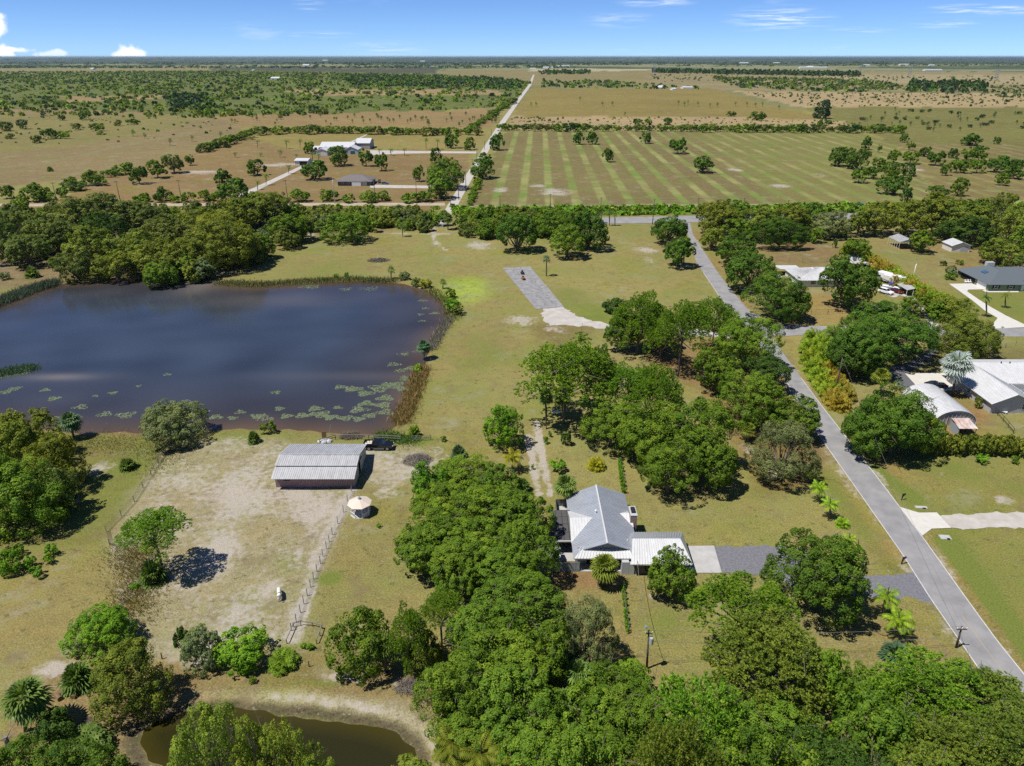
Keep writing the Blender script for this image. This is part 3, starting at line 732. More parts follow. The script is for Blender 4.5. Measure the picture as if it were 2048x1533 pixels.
# ------------------------------------------------------------------ plants: shared meshes
def unit(v): return v / (np.linalg.norm(v, axis=-1, keepdims=True) + 1e-9)
def leaves(C, Nn, s, asp, r):
    """diamond shaped leaf sprays at C facing Nn"""
    n = len(C); rnd = unit(r.randn(n, 3)); T = unit(np.cross(Nn, rnd)); B = np.cross(Nn, T)
    s = s[:, None]; sag = Nn * s * .25
    return np.stack([C + T * s - sag, C + B * s * asp, C - T * s - sag, C - B * s * asp], 1)
def crown_mesh(name, seed, nlobe, nleaf, ls, dome=False, lobe=(.40, .54), npuff=230, pr0=.135):
    r = np.random.RandomState(seed)
    d = unit(r.randn(nlobe, 3)); d[:, 2] = np.abs(d[:, 2]) * 1.1 - (.30 if dome else .45); d = unit(d)
    rl = r.uniform(*lobe, nlobe); ctr = d * (1 - rl)[:, None] * r.uniform(.86, 1.02, nlobe)[:, None]
    k = r.randint(0, nlobe, npuff)
    pd = unit(r.randn(npuff, 3) * .9 + d[k] * .75 + np.array([0, 0, .30])); pc = ctr[k] + pd * (rl[k] * r.uniform(.86, 1.04, npuff))[:, None]
    pr = r.uniform(.6, 1.15, npuff) * pr0
    j = r.randint(0, npuff, nleaf); ld = unit(r.randn(nleaf, 3) + pd[j] * .9)
    C = pc[j] + ld * (pr[j] * r.uniform(.45, 1.0, nleaf) ** .5)[:, None]
    nin = nleaf // 6                                  # leaves deeper inside, so that the crown is not hollow
    C[:nin] = ctr[k[j[:nin]]] + unit(r.randn(nin, 3)) * (rl[k[j[:nin]]] * r.uniform(.55, .9, nin))[:, None]
    lo = np.percentile(C, .5, axis=0); hi = np.percentile(C, 99.5, axis=0)
    C = (C - (lo + hi) / 2) / ((hi - lo) / 2); ctr = (ctr - (lo + hi) / 2) / ((hi - lo) / 2)
    Nn = unit(ld * .75 + pd[j] * .35 + r.randn(nleaf, 3) * .30 + np.array([0, 0, .15]))
    V = leaves(C, Nn, ls * r.uniform(.65, 1.3, nleaf), .55, r)
    tint = np.clip(.5 + .17 * r.randn(npuff)[j] + .12 * r.randn(nlobe)[k[j]] + .17 * r.randn(nleaf), 0, 1)
    return quads_mesh(name, V, M['leaf'], tint), ctr
def trunk_mesh(name, seed, n=8, bend=.06, taper=.6):
    r = np.random.RandomState(seed); mb = MB(); pts = []
    b = r.randn(2) * bend
    for i in range(4):
        t = i / 3; pts.append(Vector((b[0] * math.sin(t * 3) * 6, b[1] * math.sin(t * 2.3) * 6, t)))
    for i in range(3):
        t0, t1 = i / 3, (i + 1) / 3
        mb.tube(pts[i], pts[i + 1], (1 - (1 - taper) * t0) * (1.5 if i == 0 else 1), 1 - (1 - taper) * t1, n)
    return mb.mesh(name, M['bark'], True)
def limbs_mesh(name, ctr, seed, th=.03):
    r = np.random.RandomState(seed); mb = MB(); root = Vector((0, 0, -.95))
    for c in ctr:
        c = Vector(c); mid = root.lerp(c, .5) + Vector(r.randn(3) * .06); mid.z -= .06
        mb.tube(root, mid, th, th * .7, 5, caps=False); mb.tube(mid, c, th * .7, th * .3, 5, caps=False)
        for _ in range(2):
            e = c + Vector(r.randn(3) * .2); mb.tube(mid.lerp(c, .5), e, th * .4, th * .15, 4, caps=False)
    for _ in range(7):
        v_ = Vector(r.randn(3)); v_.z = abs(v_.z); v_.normalize(); w_ = Vector(r.randn(3)) * .12; mb.tube(v_ * .72, v_ * .98 + w_, .010, .004, 4, caps=False); mb.tube(v_ * .86 + w_ * .5, v_ * .96 - w_, .006, .003, 4, caps=False)
    return mb.mesh(name, M['bark'], True)
LOD = [(0, 27000, .026, 260), (1, 9500, .044, 170), (2, 3200, .078, 90), (3, 1000, .140, 45)]
BROAD, SHRUB, PINE = {}, {}, {}
for lv, nl, ls, npf in LOD:
    BROAD[lv] = []; SHRUB[lv] = []
    for s in range(4 if lv < 2 else 3):
        me_, ctr_ = crown_mesh('crown', 100 + lv * 10 + s, [24, 18, 13, 10][lv], nl, ls, npuff=npf, pr0=[.125, .14, .17, .2][lv])
        BROAD[lv].append((me_, limbs_mesh('limbs', ctr_, s)))
    for s in range(3):
        me_, ctr_ = crown_mesh('foliage', 200 + lv * 10 + s, [16, 13, 10, 7][lv], int(nl * .85), ls * 1.05, dome=True, npuff=npf, pr0=[.13, .15, .18, .2][lv])
        SHRUB[lv].append((me_, None))
FINE = []
for s in range(2):
    me_, ctr_ = crown_mesh('crown', 300 + s, 26, 24000, .022, lobe=(.22, .36), npuff=420, pr0=.10); FINE.append((me_, limbs_mesh('limbs', ctr_, 40 + s)))
def pine_mesh(seed, ntuft, tr, nn=13):
    """domed crown of needle tufts carried by spreading limbs, open below"""
    r = np.random.RandomState(seed); ncl = 46
    a = np.arange(ncl) * 2.39996 + r.randn(ncl) * .25; q = np.sqrt((np.arange(ncl) + .5) / ncl) * .90
    zz_ = np.sqrt(np.clip(1 - q * q, 0, 1)); ctr = np.stack([q * np.cos(a), q * np.sin(a), zz_ * r.uniform(.82, 1.02, ncl)], 1)
    low = r.choice(ncl, 12, False); ctr[low, 2] *= r.uniform(.35, .7, 12); ctr[low, :2] *= 1.02
    rc = r.uniform(.17, .27, ncl)
    j = r.randint(0, ncl, ntuft); dd_ = unit(r.randn(ntuft, 3) + np.array([0, 0, .45])); dd_[:, 2] *= .8
    C = ctr[j] + dd_ * (r.uniform(.35, 1, ntuft) ** .5 * rc[j])[:, None]
    lo = np.percentile(C, .5, axis=0); hi = np.percentile(C, 99.5, axis=0); C = (C - (lo + hi) / 2) / ((hi - lo) / 2) * .97; ctr = (ctr - (lo + hi) / 2) / ((hi - lo) / 2)
    out_ = unit(dd_ + np.array([0, 0, .7]))
    nd = unit(out_[:, None, :] * .85 + r.randn(ntuft, nn, 3) * .55)
    base = np.repeat(C[:, None, :], nn, 1); tip = base + nd * (tr * r.uniform(.7, 1.15, (ntuft, nn, 1)))
    side = unit(np.cross(nd, unit(r.randn(ntuft, nn, 3)))) * tr * .15
    V = np.stack([base - side * .4, (base + tip) / 2 - side, tip, (base + tip) / 2 + side], 2).reshape(-1, 4, 3)
    tint = np.clip(np.repeat(.5 + .16 * r.randn(ntuft) + .12 * r.randn(ncl)[j], nn) + .14 * r.randn(ntuft * nn), 0, 1)
    return quads_mesh('crown', V, M['leaf'], tint), limbs_mesh('limbs', ctr[::2], seed, .02)
PINE[0] = [pine_mesh(400 + s, 2700, .066) for s in range(4)]
PINE[1] = [pine_mesh(420 + s, 1000, .105) for s in range(3)]
TRUNK = [trunk_mesh('trunk', s) for s in range(4)]
STEM = [trunk_mesh('trunk', 10 + s, 8, .03, .85) for s in range(3)]
for q_ in STEM: q_.materials[0] = M['palm_bark']

def fan_mesh(seed, nfr, up, lo_, nseg=13, dead=True):
    r = np.random.RandomState(seed); V = []; T = []
    for i in range(nfr):
        az = i * 2.39996 + r.randn() * .2; t = (i + .5) / nfr
        el = math.radians(up + (lo_ - up) * t + r.randn() * 7)
        d = np.array([math.cos(az) * math.cos(el), math.sin(az) * math.cos(el), math.sin(el)])
        sidev = unit(np.cross(d, [0, 0, 1.0])); nrm = unit(np.cross(sidev, d))
        pet = .40 * r.uniform(.8, 1.1); hub = d * pet - np.array([0, 0, .05])
        V.append([hub * 0, hub * .5 + sidev * .012, hub, hub * .5 - sidev * .012]); T.append(.55)
        dead_ = 0
        R = .56 * r.uniform(.85, 1.1)
        for k in range(nseg):
            an = math.radians(-118 + 236 * (k + .5) / nseg)
            e = d * math.cos(an) + sidev * math.sin(an)
            w = sidev * math.cos(an) - d * math.sin(an)
            Lr = R * (.72 + .28 * math.cos(an * .7))
            mid = hub + e * Lr * .62 + nrm * (.02 * ((k % 2) * 2 - 1)); tip = hub + e * Lr + np.array([0, 0, -.14]) - nrm * .04
            V.append([hub, mid + w * .052, tip, mid - w * .052]); T.append(np.clip(.5 + .2 * r.randn() + .25 * (1 - t) - .12, 0, 1))
    return quads_mesh('fronds', np.array(V), M['leaf'], np.array(T))
def skirt_mesh(seed):
    r = np.random.RandomState(seed); V = []
    for i in range(26):
        az = r.rand() * 6.283; d = np.array([math.cos(az), math.sin(az), 0]); s_ = np.array([-d[1], d[0], 0])
        p0 = d * .05 + np.array([0, 0, -.1]); p1 = d * .32 + np.array([0, 0, -.45 + r.randn() * .1]); p2 = d * .30 + np.array([0, 0, -.8])
        V.append([p0, p1 + s_ * .1, p2, p1 - s_ * .1])
    return quads_mesh('dead_fronds', np.array(V), M['dead'])
def feather_mesh(seed, nfr, el0, el1, nl=15, arch=1.0, lw=.036, ll=.32):
    r = np.random.RandomState(seed); V = []; T = []
    for i in range(nfr):
        az = i * 2.39996 + r.randn() * .15; t = (i + .5) / nfr
        el = math.radians(el0 + (el1 - el0) * t + r.randn() * 6)
        h = np.array([math.cos(az), math.sin(az), 0]); s_ = np.array([-h[1], h[0], 0]); z_ = np.array([0, 0, 1.0])
        pts = []
        p = np.zeros(3); e = el
        for k in range(nl + 1):
            pts.append(p.copy()); p = p + (h * math.cos(e) + z_ * math.sin(e)) / nl; e -= arch * 1.7 / nl * (.5 + k / nl)
        for k in range(nl):
            a_, b_ = pts[k], pts[k + 1]; dr = unit(b_ - a_); nr_ = unit(np.cross(s_, dr))
            V.append([a_ - s_ * .008, a_ + s_ * .008, b_ + s_ * .008, b_ - s_ * .008]); T.append(.8)
            if k < 1: continue
            le = ll * math.sin(math.pi * (.12 + .86 * k / nl)) ** .7
            for sg in (-1, 1):
                dl = unit(s_ * sg * .85 + dr * .5 - z_ * .35 + nr_ * .1); m_ = a_ + dl * le * .5
                V.append([a_, m_ + dr * lw, a_ + dl * le - z_ * .05, m_ - dr * lw]); T.append(np.clip(.5 + .2 * r.randn(), 0, 1))
    return quads_mesh('fronds', np.array(V), M['leaf'], np.array(T))
FAN = [fan_mesh(500 + s, 40, 85, -50) for s in range(3)]
FANBIG = fan_mesh(520, 30, 82, -38, 15)
FANLO = [fan_mesh(530 + s, 20, 80, -45, 7) for s in range(2)]
SKIRT = skirt_mesh(3)
PALMETTO = [fan_mesh(540 + s, 44, 88, 2) for s in range(2)]
FEATHER = [feather_mesh(550 + s, 15, 75, -10) for s in range(2)]
FEATHERLO = [feather_mesh(560 + s, 11, 70, -20, 8, lw=.06) for s in range(2)]
ARECA = [feather_mesh(570 + s, 44, 88, 25, 9, arch=1.0, lw=.060, ll=.34) for s in range(3)]

# ------------------------------------------------------------------ planting
CLR = dict(oak=(.128, .220, .019), mango=(.086, .172, .018), dark=(.066, .130, .019), olive=(.175, .220, .026), pine=(.160, .290, .023), pineolive=(.180, .248, .032),
           shrub=(.155, .258, .021), bright=(.140, .300, .018), yellow=(.27, .29, .018), grey=(.165, .210, .076), palm=(.145, .225, .048), bluepalm=(.105, .185, .088),
           silver=(.42, .46, .43), areca=(.19, .28, .020), ochre=(.27, .225, .026), lime=(.24, .38, .024), scrub=(.148, .195, .038), willow=(.215, .295, .034), far=(.055, .090, .036))
PLANTS = []                     # (object, pixel x, label template)
RNG = random.Random(7)
def bbox_place(cx, ty, by, w, clear, minr=.5):
    zc = clear + 3
    for _ in range(6):
        sy = (ty + by) / 2; dl = P + math.atan((sy - CY) / F)
        v = (sy - CY) / F
        px_ = F * (SP + v * CP) / (H - zc)
        r = w / 2 / px_; hh = (by - ty) / 2 / px_
        q_ = hh * hh - (r * math.sin(dl)) ** 2
        rz = math.sqrt(max(q_, 0)) / math.cos(dl); ry = r
        if rz < minr * r:
            rz = minr * r; q2 = hh * hh - (rz * math.cos(dl)) ** 2
            ry = math.sqrt(max(q2, (.4 * r * math.sin(dl)) ** 2)) / math.sin(dl)
        ry = min(ry, r); rz = min(rz, 1.7 * r)
        zc = clear + rz
    X, Y = G(cx, (ty + by) / 2, zc)
    return X, Y, zc, r, ry, rz
def jcol(c, j=.12):
    k = 1 + RNG.uniform(-j, j); a = RNG.uniform(-j, j) * .6
    return (c[0] * k * (1 + a), c[1] * k, c[2] * k * (1 - a))
def pick_lod(Y, r):
    need = max(.15, 1.0 * math.hypot(Y, 72) / 711) / max(r, .3)
    return 0 if need < .036 else 1 if need < .062 else 2 if need < .11 else 3
def tree(cx, ty, by, w, clear=1.5, kind='oak', c='oak', label=None, group=None, name=None, cat=None, twig=True):
    X, Y, zc, r, ry, rz = bbox_place(cx, ty, by, w, clear)
    col = jcol(CLR[c])
    rz_ = RNG.random() * 6.283 if abs(ry - r) < .15 * r else RNG.choice((0, math.pi))
    if kind in ('oak', 'pine', 'fine'):
        nm = name or {'oak': 'oak_tree', 'pine': 'pine_tree', 'fine': 'oak_tree'}[kind]
        lv = pick_lod(Y, r)
        cr_, lb_ = RNG.choice(FINE) if kind == 'fine' else RNG.choice(BROAD[lv]) if kind == 'oak' else RNG.choice(PINE[0 if lv < 2 else 1])
        if lv == 3 and w < 16:
            o = link(nm, cr_, None, (X, Y, zc), (0, 0, rz_), (r, ry, rz), col)
        else:
            o = empty(nm, (X, Y, 0), rz_)
            tr = max(.14, .052 * min(r, 7)) * (.75 if kind == 'pine' else 1)
            link('trunk', RNG.choice(TRUNK), o, (0, 0, -.1), (0, 0, RNG.random() * 6), (tr, tr, zc - rz * .5))
            if lv < 3: link('limbs', lb_, o, (0, 0, zc), None, (r, ry, rz))['kind'] = 'stuff'
            link('crown', cr_, o, (0, 0, zc), None, (r, ry, rz), col)
        cat = cat or 'tree'
    else:
        nm = name or 'shrub'; lv = pick_lod(Y, r); cr_, _ = RNG.choice(SHRUB[lv])
        o = link(nm, cr_, None, (X, Y, zc - clear * .5), (0, 0, rz_), (r, ry, rz), col); cat = cat or 'shrub'
    tag(o, label, cat, group); PLANTS.append((o, cx, label)); return o
def palm(cx, cyc, by, w, kind='fan', c='palm', label=None, group=None, bx=None, name=None, skirt=False):
    """crown centre at (cx, cyc), foot at (bx, by), crown width w, all in pixels"""
    bx = cx if bx is None else bx
    X, Y = G(bx, by); z = max(.5, zat(Y, cyc)); Xt = (cx - CX) / F * ((H - z) / (SP + (cyc - CY) / F * CP))
    r = w / 2 / pxm(cyc, z)
    o = empty(name or ('cabbage_palm' if kind.startswith('fan') else 'feather_palm'), (X, Y, 0))
    dx = Xt - X; tilt = math.atan2(dx, z)
    small = w < 26
    me_ = FANBIG if kind == 'fanbig' else RNG.choice(FANLO if small else FAN) if kind == 'fan' else RNG.choice(FEATHERLO if small else FEATHER)
    tr = min(.22, .13 + .012 * z)
    link('trunk', RNG.choice(STEM), o, (0, 0, -.1), (0, tilt, 0), (tr, tr, math.hypot(z, dx) + .1))
    link('fronds', me_, o, (dx, 0, z), (0, tilt * .5, RNG.random() * 6.28), (r, r, r), jcol(CLR[c]))
    if skirt: link('dead_fronds', SKIRT, o, (dx, 0, z), (0, 0, 0), (r, r, r))
    tag(o, label, 'palm', group); PLANTS.append((o, cx, label)); return o
def palmetto(cx, ty, by, w, c='palm', label=None, group=None, mesh=None, name='palmetto', cat='palm'):
    X, Y, zc, r, ry, rz = bbox_place(cx, ty, by, w, 0, .45)
    k_ = 1.25 if mesh and 'areca' in name else 1.05
    o = link(name, mesh or RNG.choice(PALMETTO), None, (X, Y, .05), (0, 0, RNG.random() * 6.28), (r * k_, r * k_, max(rz * 1.9, r * (1.75 if k_ > 1.1 else .8))), jcol(CLR[c]))
    tag(o, label, cat, group); PLANTS.append((o, cx, label)); return o
ORD = ['first', 'second', 'third', 'fourth', 'fifth', 'sixth', 'seventh', 'eighth', 'ninth', 'tenth', 'eleventh', 'twelfth', 'thirteenth', 'fourteenth', 'fifteenth', 'sixteenth',
       'seventeenth', 'eighteenth', 'nineteenth', 'twentieth'] + ['twenty-' + q_ for q_ in ('first', 'second', 'third', 'fourth', 'fifth', 'sixth', 'seventh', 'eighth', 'ninth')] + \
      ['thirtieth'] + ['thirty-' + q_ for q_ in ('first', 'second', 'third', 'fourth', 'fifth', 'sixth', 'seventh', 'eighth', 'ninth')] + ['fortieth'] + ['forty-' + q_ for q_ in ('first', 'second', 'third', 'fourth', 'fifth', 'sixth', 'seventh', 'eighth', 'ninth')]
def finish_labels():
    by = {}
    for o, cx, l in PLANTS:
        if l and '{o}' in l: by.setdefault(l, []).append((cx, o))
    for l, li in by.items():
        li.sort(key=lambda t: t[0])
        for i, (_, o) in enumerate(li): o['label'] = l.replace('{o}', ORD[i] if i < len(ORD) else 'one')


def scatter(px, n, seed, clump=0.0):
    p = WP(px); r = np.random.RandomState(seed); lo = p.min(0); hi = p.max(0); out_ = np.zeros((0, 2))
    while len(out_) < n:
        q_ = lo + (hi - lo) * r.rand(n * 3, 2); m_ = inside(q_[:, 0], q_[:, 1], p)
        if clump: m_ &= wob(q_[:, 0], q_[:, 1], clump, seed) + r.randn(n * 3) * .35 > -.05
        out_ = np.vstack([out_, q_[m_]])
    return out_[:n]
def bushes(name, XY, R, Hh, cols, label, nl=16, seed=1, parent=None, cat=None, cone=False):
    r = np.random.RandomState(seed); n = len(XY)
    d = unit(r.randn(n, nl, 3) + np.array([0, 0, .35])); d[..., 2] = np.abs(d[..., 2])
    C = np.zeros((n, nl, 3)); C[..., :2] = XY[:, None, :] + d[..., :2] * (R[:, None, None] * .75); C[..., 2] = Hh[:, None] * (.25 + d[..., 2] * .65)
    if cone: C[..., :2] = XY[:, None, :] + d[..., :2] * (R[:, None, None] * (1.1 - C[..., 2:3] / Hh[:, None, None]))
    Nn = unit(d * .8 + r.randn(n, nl, 3) * .35)
    V = leaves(C.reshape(-1, 3), Nn.reshape(-1, 3), np.repeat(np.minimum(R, Hh) * .62, nl) * r.uniform(.7, 1.2, n * nl), .7, r)
    c = np.array([CLR[k] for k in cols]); ci = c[r.randint(0, len(c), n)] * r.uniform(.75, 1.25, (n, 1))
    me_ = quads_mesh(name, V, M['stuff'], np.clip(.5 + .25 * r.randn(n * nl), 0, 1), np.repeat(ci, nl, 0))
    return tag(link(name, me_, parent), label, cat, None, 'stuff')

# ------------------------------------------------------------------ buildings
def part(root, name, mb, m, bevel=0.0, kind=None, smooth=False, parent=None):
    """mesh given in place coordinates, hung under its thing (or under one of its parts)"""
    p = parent or root
    o = link(name, mb.mesh(name, m, smooth), p)
    o.location = (0, 0, 0) if parent else -Vector(root.location)
    if bevel:
        b = o.modifiers.new('bevel', 'BEVEL'); b.width = bevel; b.segments = 2; b.limit_method = 'ANGLE'
    if kind: o['kind'] = kind
    return o
def ribs(mb, e0, e1, r0, r1, step, w=.075, h=.08):
    """standing seams on a roof slope running from the eave line e to the ridge line r"""
    e0, e1, r0, r1 = map(Vector, (e0, e1, r0, r1)); n = max(2, int((e1 - e0).length / step))
    u = (e1 - e0).normalized() * w / 2
    for i in range(1, n):
        t = i / n; a = e0.lerp(e1, t); b = r0.lerp(r1, t); up = Vector((0, 0, h)); z = Vector((0, 0, .004))
        mb.hexa([a - u + z, a + u + z, b + u + z, b - u + z, a - u + up, a + u + up, b + u + up, b - u + up])
def gable(root, x0, x1, y0, y1, ze, zr, axis, m, step=0.0, ov=.0, hip0=0.0, hip1=0.0, t=.12, rm=None, name='roof'):
    """ridge along axis; hip0/hip1 pull the ridge ends in"""
    mb = MB(); rb = MB()
    if axis == 'x':
        ym = (y0 + y1) / 2; A0 = (x0 + hip0, ym, zr); A1 = (x1 - hip1, ym, zr)
        c = [(x0, y0, ze), (x1, y0, ze), (x1, y1, ze), (x0, y1, ze)]
        sl = [(c[0], c[1], A0, A1), (c[2], c[3], A1, A0)]
        hips = [(c[3], c[0], A0)] if hip0 else []
        hips += [(c[1], c[2], A1)] if hip1 else []
    else:
        xm = (x0 + x1) / 2; A0 = (xm, y0 + hip0, zr); A1 = (xm, y1 - hip1, zr)
        c = [(x0, y0, ze), (x1, y0, ze), (x1, y1, ze), (x0, y1, ze)]
        sl = [(c[1], c[2], A0, A1), (c[3], c[0], A1, A0)]
        hips = [(c[0], c[1], A0)] if hip0 else []
        hips += [(c[2], c[3], A1)] if hip1 else []
    for e0, e1, r0, r1 in sl:
        mb.slab([e0, e1, r1, r0], t)
        if step: ribs(rb, e0, e1, r0 if (hip0 or hip1) else r0, r1, step)
    for a, b, ap in hips:
        mb.slab([a, b, ap], t)
        if step: ribs(rb, a, b, ap, ap, step)
    # ridge cap
    rc = MB().tube((A0[0], A0[1], A0[2] + .01), (A1[0], A1[1], A1[2] + .01), .09, .09, 6)
    o = part(root, name, mb, m)
    part(root, 'ridge_cap', rc, rm or m)
    if step: part(root, 'roof_ribs', rb, rm or m, kind='stuff')
    return o
def walls(root, x0, x1, y0, y1, z, zr, axis, m, name='wall', hips=False):
    mb = MB(); mb.box(x0, y0, -.1, x1, y1, z)
    if not hips:
        if axis == 'x':
            ym = (y0 + y1) / 2
            for xx, s in ((x0, 1), (x1, -1)): mb.hexa([(xx, y0, z), (xx + s * .12, y0, z), (xx + s * .12, y1, z), (xx, y1, z), (xx, ym - .05, zr), (xx + s * .12, ym - .05, zr), (xx + s * .12, ym + .05, zr), (xx, ym + .05, zr)])
        else:
            xm = (x0 + x1) / 2
            for yy, s in ((y0, 1), (y1, -1)): mb.hexa([(x0, yy, z), (x1, yy, z), (x1, yy + s * .12, z), (x0, yy + s * .12, z), (xm - .05, yy, zr), (xm + .05, yy, zr), (xm + .05, yy + s * .12, zr), (xm - .05, yy + s * .12, zr)])
    return part(root, name, mb, m)
def window(root, x, y, z, w, h, face='y-', frame=None, pane=None, name='window'):
    """frame standing proud of a wall with a pane in it; face: which way it looks"""
    f = MB(); g = MB(); d = .05; b = .07
    def bx(mb, u0, v0, u1, v1, d0, d1):
        if face == 'y-': mb.box(x + u0, y - d1, z + v0, x + u1, y - d0, z + v1)
        elif face == 'x-': mb.box(x - d1, y + u0, z + v0, x - d0, y + u1, z + v1)
        else: mb.box(x + d0, y + u0, z + v0, x + d1, y + u1, z + v1)
    for q_ in ((-w / 2, 0, -w / 2 + b, h), (w / 2 - b, 0, w / 2, h), (-w / 2 + b, 0, w / 2 - b, b), (-w / 2 + b, h - b, w / 2 - b, h), (-w / 2 + b, h / 2 - b / 2, w / 2 - b, h / 2 + b / 2)): bx(f, *q_, -.02, d)
    bx(g, -w / 2 + b, b, w / 2 - b, h - b, -.02, .02)
    o = part(root, name, f, frame or M['white']); part(root, 'pane', g, pane or M['glass'], parent=o)
    return o
def house(label, x0, x1, y0, y1, zw, zr, axis, wm, rm, step=0, hip0=0, hip1=0, ov=.4, name='house', cat='house', group=None):
    r = empty(name, ((x0 + x1) / 2, (y0 + y1) / 2, 0), 0, label, cat, group)
    walls(r, x0, x1, y0, y1, zw, zr - .12, axis, wm, hips=bool(hip0))
    e = zr - (zr - zw) * (1 + ov / (((y1 - y0) if axis == 'x' else (x1 - x0)) / 2))
    gable(r, x0 - ov, x1 + ov, y0 - ov, y1 + ov, e + .06, zr, axis, rm, step, hip0=hip0 + ov * bool(hip0), hip1=hip1 + ov * bool(hip1))
    return r

# main house with the blue grey ribbed roof
hs = empty('ranch_house', (14.6, 95.5, 0), 0, 'house with a blue grey ribbed metal roof, front slopes coloured sunlit white and a brick chimney', 'house')
SR = M['steel_roof']
mb = MB(); mb.box(10.1, 88.9, -.1, 19.2, 103.5, 2.62); mb.box(10.1, 88.9, 2.62, 19.2, 89.05, 3.2)
part(hs, 'wall', mb, M['grey_siding'])
RX = 14.5; k_ = 2.25 / 5.1
zsl = lambda X: 4.9 - abs(X - RX) * k_
mb = MB(); rb = MB()
Lp = [(9.35, 104.1, zsl(9.35)), (9.35, 87.05, zsl(9.35)), (10.95, 88.75, zsl(10.95)), (10.95, 88.3, zsl(10.95)), (RX, 87.8, 4.9), (RX, 103.9, 4.9)]
Rp = [(19.65, 104.6, zsl(19.65)), (RX, 103.9, 4.9), (RX, 87.8, 4.9), (17.9, 88.3, zsl(17.9)), (17.9, 88.75, zsl(17.9)), (18.3, 87.2, zsl(18.3)), (19.65, 90.5, zsl(19.65))]
mb.slab(Lp, .12); mb.slab(Rp, .12)
n = 38
for i in range(1, n):
    yy = 88.6 + (103.8 - 88.6) * i / n
    for xe, s in ((9.38, -1), (19.62, 1)):
        a = Vector((xe, yy + (.2 if s < 0 else .4) * (yy - 88) / 16, zsl(xe))); b = Vector((RX + s * .1, yy, zsl(RX + s * .1))); u = Vector((0, .036, 0)); z = Vector((0, 0, .004)); up = Vector((0, 0, .09))
        rb.hexa([a - u + z, a + u + z, b + u + z, b - u + z, a - u + up, a + u + up, b + u + up, b - u + up])
rf = part(hs, 'roof', mb, SR); part(hs, 'roof_ribs', rb, SR, kind='stuff')
part(hs, 'ridge_cap', MB().hexa([(RX - .16, 87.8, 4.86), (RX + .16, 87.8, 4.86), (RX + .16, 103.9, 4.86), (RX - .16, 103.9, 4.86), (RX - .05, 87.8, 4.98), (RX + .05, 87.8, 4.98), (RX + .05, 103.9, 4.98), (RX - .05, 103.9, 4.98)]), M['white_metal'])
# front porch skirt roof, coloured white for the sun on it, and gable
mb = MB(); rb = MB(); zt = zsl(10.95) - .02
pf = [(9.4, 87.02, 2.62), (18.3, 87.02, 2.62), (18.15, 88.9, zt), (10.95, 88.9, zt)]
mb.slab(pf, .1); ribs(rb, pf[0], pf[1], (10.2, 88.9, zt), (18.1, 88.9, zt), .45)
part(hs, 'porch_roof', mb, M['white_metal']); part(hs, 'roof_ribs', rb, M['white_metal'], kind='stuff')
part(hs, 'gable_wall', MB().hexa([(10.95, 88.62, zt), (17.95, 88.62, zt), (17.95, 88.72, zt), (10.95, 88.72, zt), (RX - .1, 88.62, 4.74), (RX + .1, 88.62, 4.74), (RX + .1, 88.72, 4.74), (RX - .1, 88.72, 4.74)]), M['fence_metal'])
# cross gables left and right, coloured white for their sunlit front slopes
for nm_, xs, xe, yr, zr_, w in (('side_roof', 9.3, 13.0, 95.2, 4.32, 4.4), ('side_roof', 19.7, 17.7, 97.2, 3.75, 2.3)):
    mb = MB(); rb = MB(); s = 1 if xe > xs else -1
    zlo = zsl(xs) + .02; k2 = (zr_ - zlo) / w
    f = [(xs, yr, zr_), (xs, yr - w, zlo), (xe, yr, zr_)]; g = [(xs, yr, zr_), (xe, yr, zr_), (xs, yr + w, zlo)]
    mb.slab(f if s > 0 else f[::-1], .06); mb.slab(g if s > 0 else g[::-1], .06)
    nn = int(abs(xe - xs) / .42)
    for i in range(1, nn):
        t = i / nn; X = xs + (xe - xs) * t; z = Vector((0, 0, .006)); u = Vector((.025, 0, 0)); up = Vector((0, 0, .05))
        a = Vector((X, yr - w * (1 - t), zlo + (zr_ - zlo) * t)); b = Vector((X, yr, zr_)); rb.hexa([a - u + z, a + u + z, b + u + z, b - u + z, a - u + up, a + u + up, b + u + up, b - u + up])
    part(hs, nm_, mb, M['white_metal']); part(hs, 'roof_ribs', rb, M['white_metal'], kind='stuff')
    part(hs, 'side_gable_wall', MB().hexa([(xs, yr - w, zlo - .1), (xs + s * .1, yr - w, zlo - .1), (xs + s * .1, yr + w, zlo - .1), (xs, yr + w, zlo - .1), (xs, yr - .05, zr_ - .05), (xs + s * .1, yr - .05, zr_ - .05), (xs + s * .1, yr + .05, zr_ - .05), (xs, yr + .05, zr_ - .05)]), M['grey_siding'])
# garage wing
gx0, gx1, gy0, gy1 = 18.75, 26.2, 86.5, 93.2
mb = MB(); mb.box(gx0, gy0, -.1, gx1, gy1, 2.5)
mb.hexa([(gx0, gy0, 2.5), (gx0 + .1, gy0, 2.5), (gx0 + .1, gy1, 2.5), (gx0, gy1, 2.5), (gx0, 89.65, 4.2), (gx0 + .1, 89.65, 4.2), (gx0 + .1, 89.75, 4.2), (gx0, 89.75, 4.2)])
part(hs, 'garage_wall', mb, M['dark_siding'])
mb = MB(); rb = MB(); fa = [(17.9, 85.75, 2.52), (27.2, 85.85, 2.52), (26.0, 89.7, 4.3), (18.6, 89.7, 4.3)]; ba = [(27.4, 93.75, 2.52), (18.6, 93.75, 2.52), (18.6, 89.7, 4.3), (26.0, 89.7, 4.3)]; ha = [(27.2, 85.85, 2.52), (27.4, 93.75, 2.52), (26.0, 89.7, 4.3)]
mb.slab(fa, .1); part(hs, 'garage_roof', mb, M['white_metal'])  # sunlit front slope: its glare put in as white metal
mb = MB(); mb.slab(ba, .1); mb.slab(ha, .1); part(hs, 'garage_roof', mb, SR)  # back and hip of the same roof, coloured as reflecting the sky
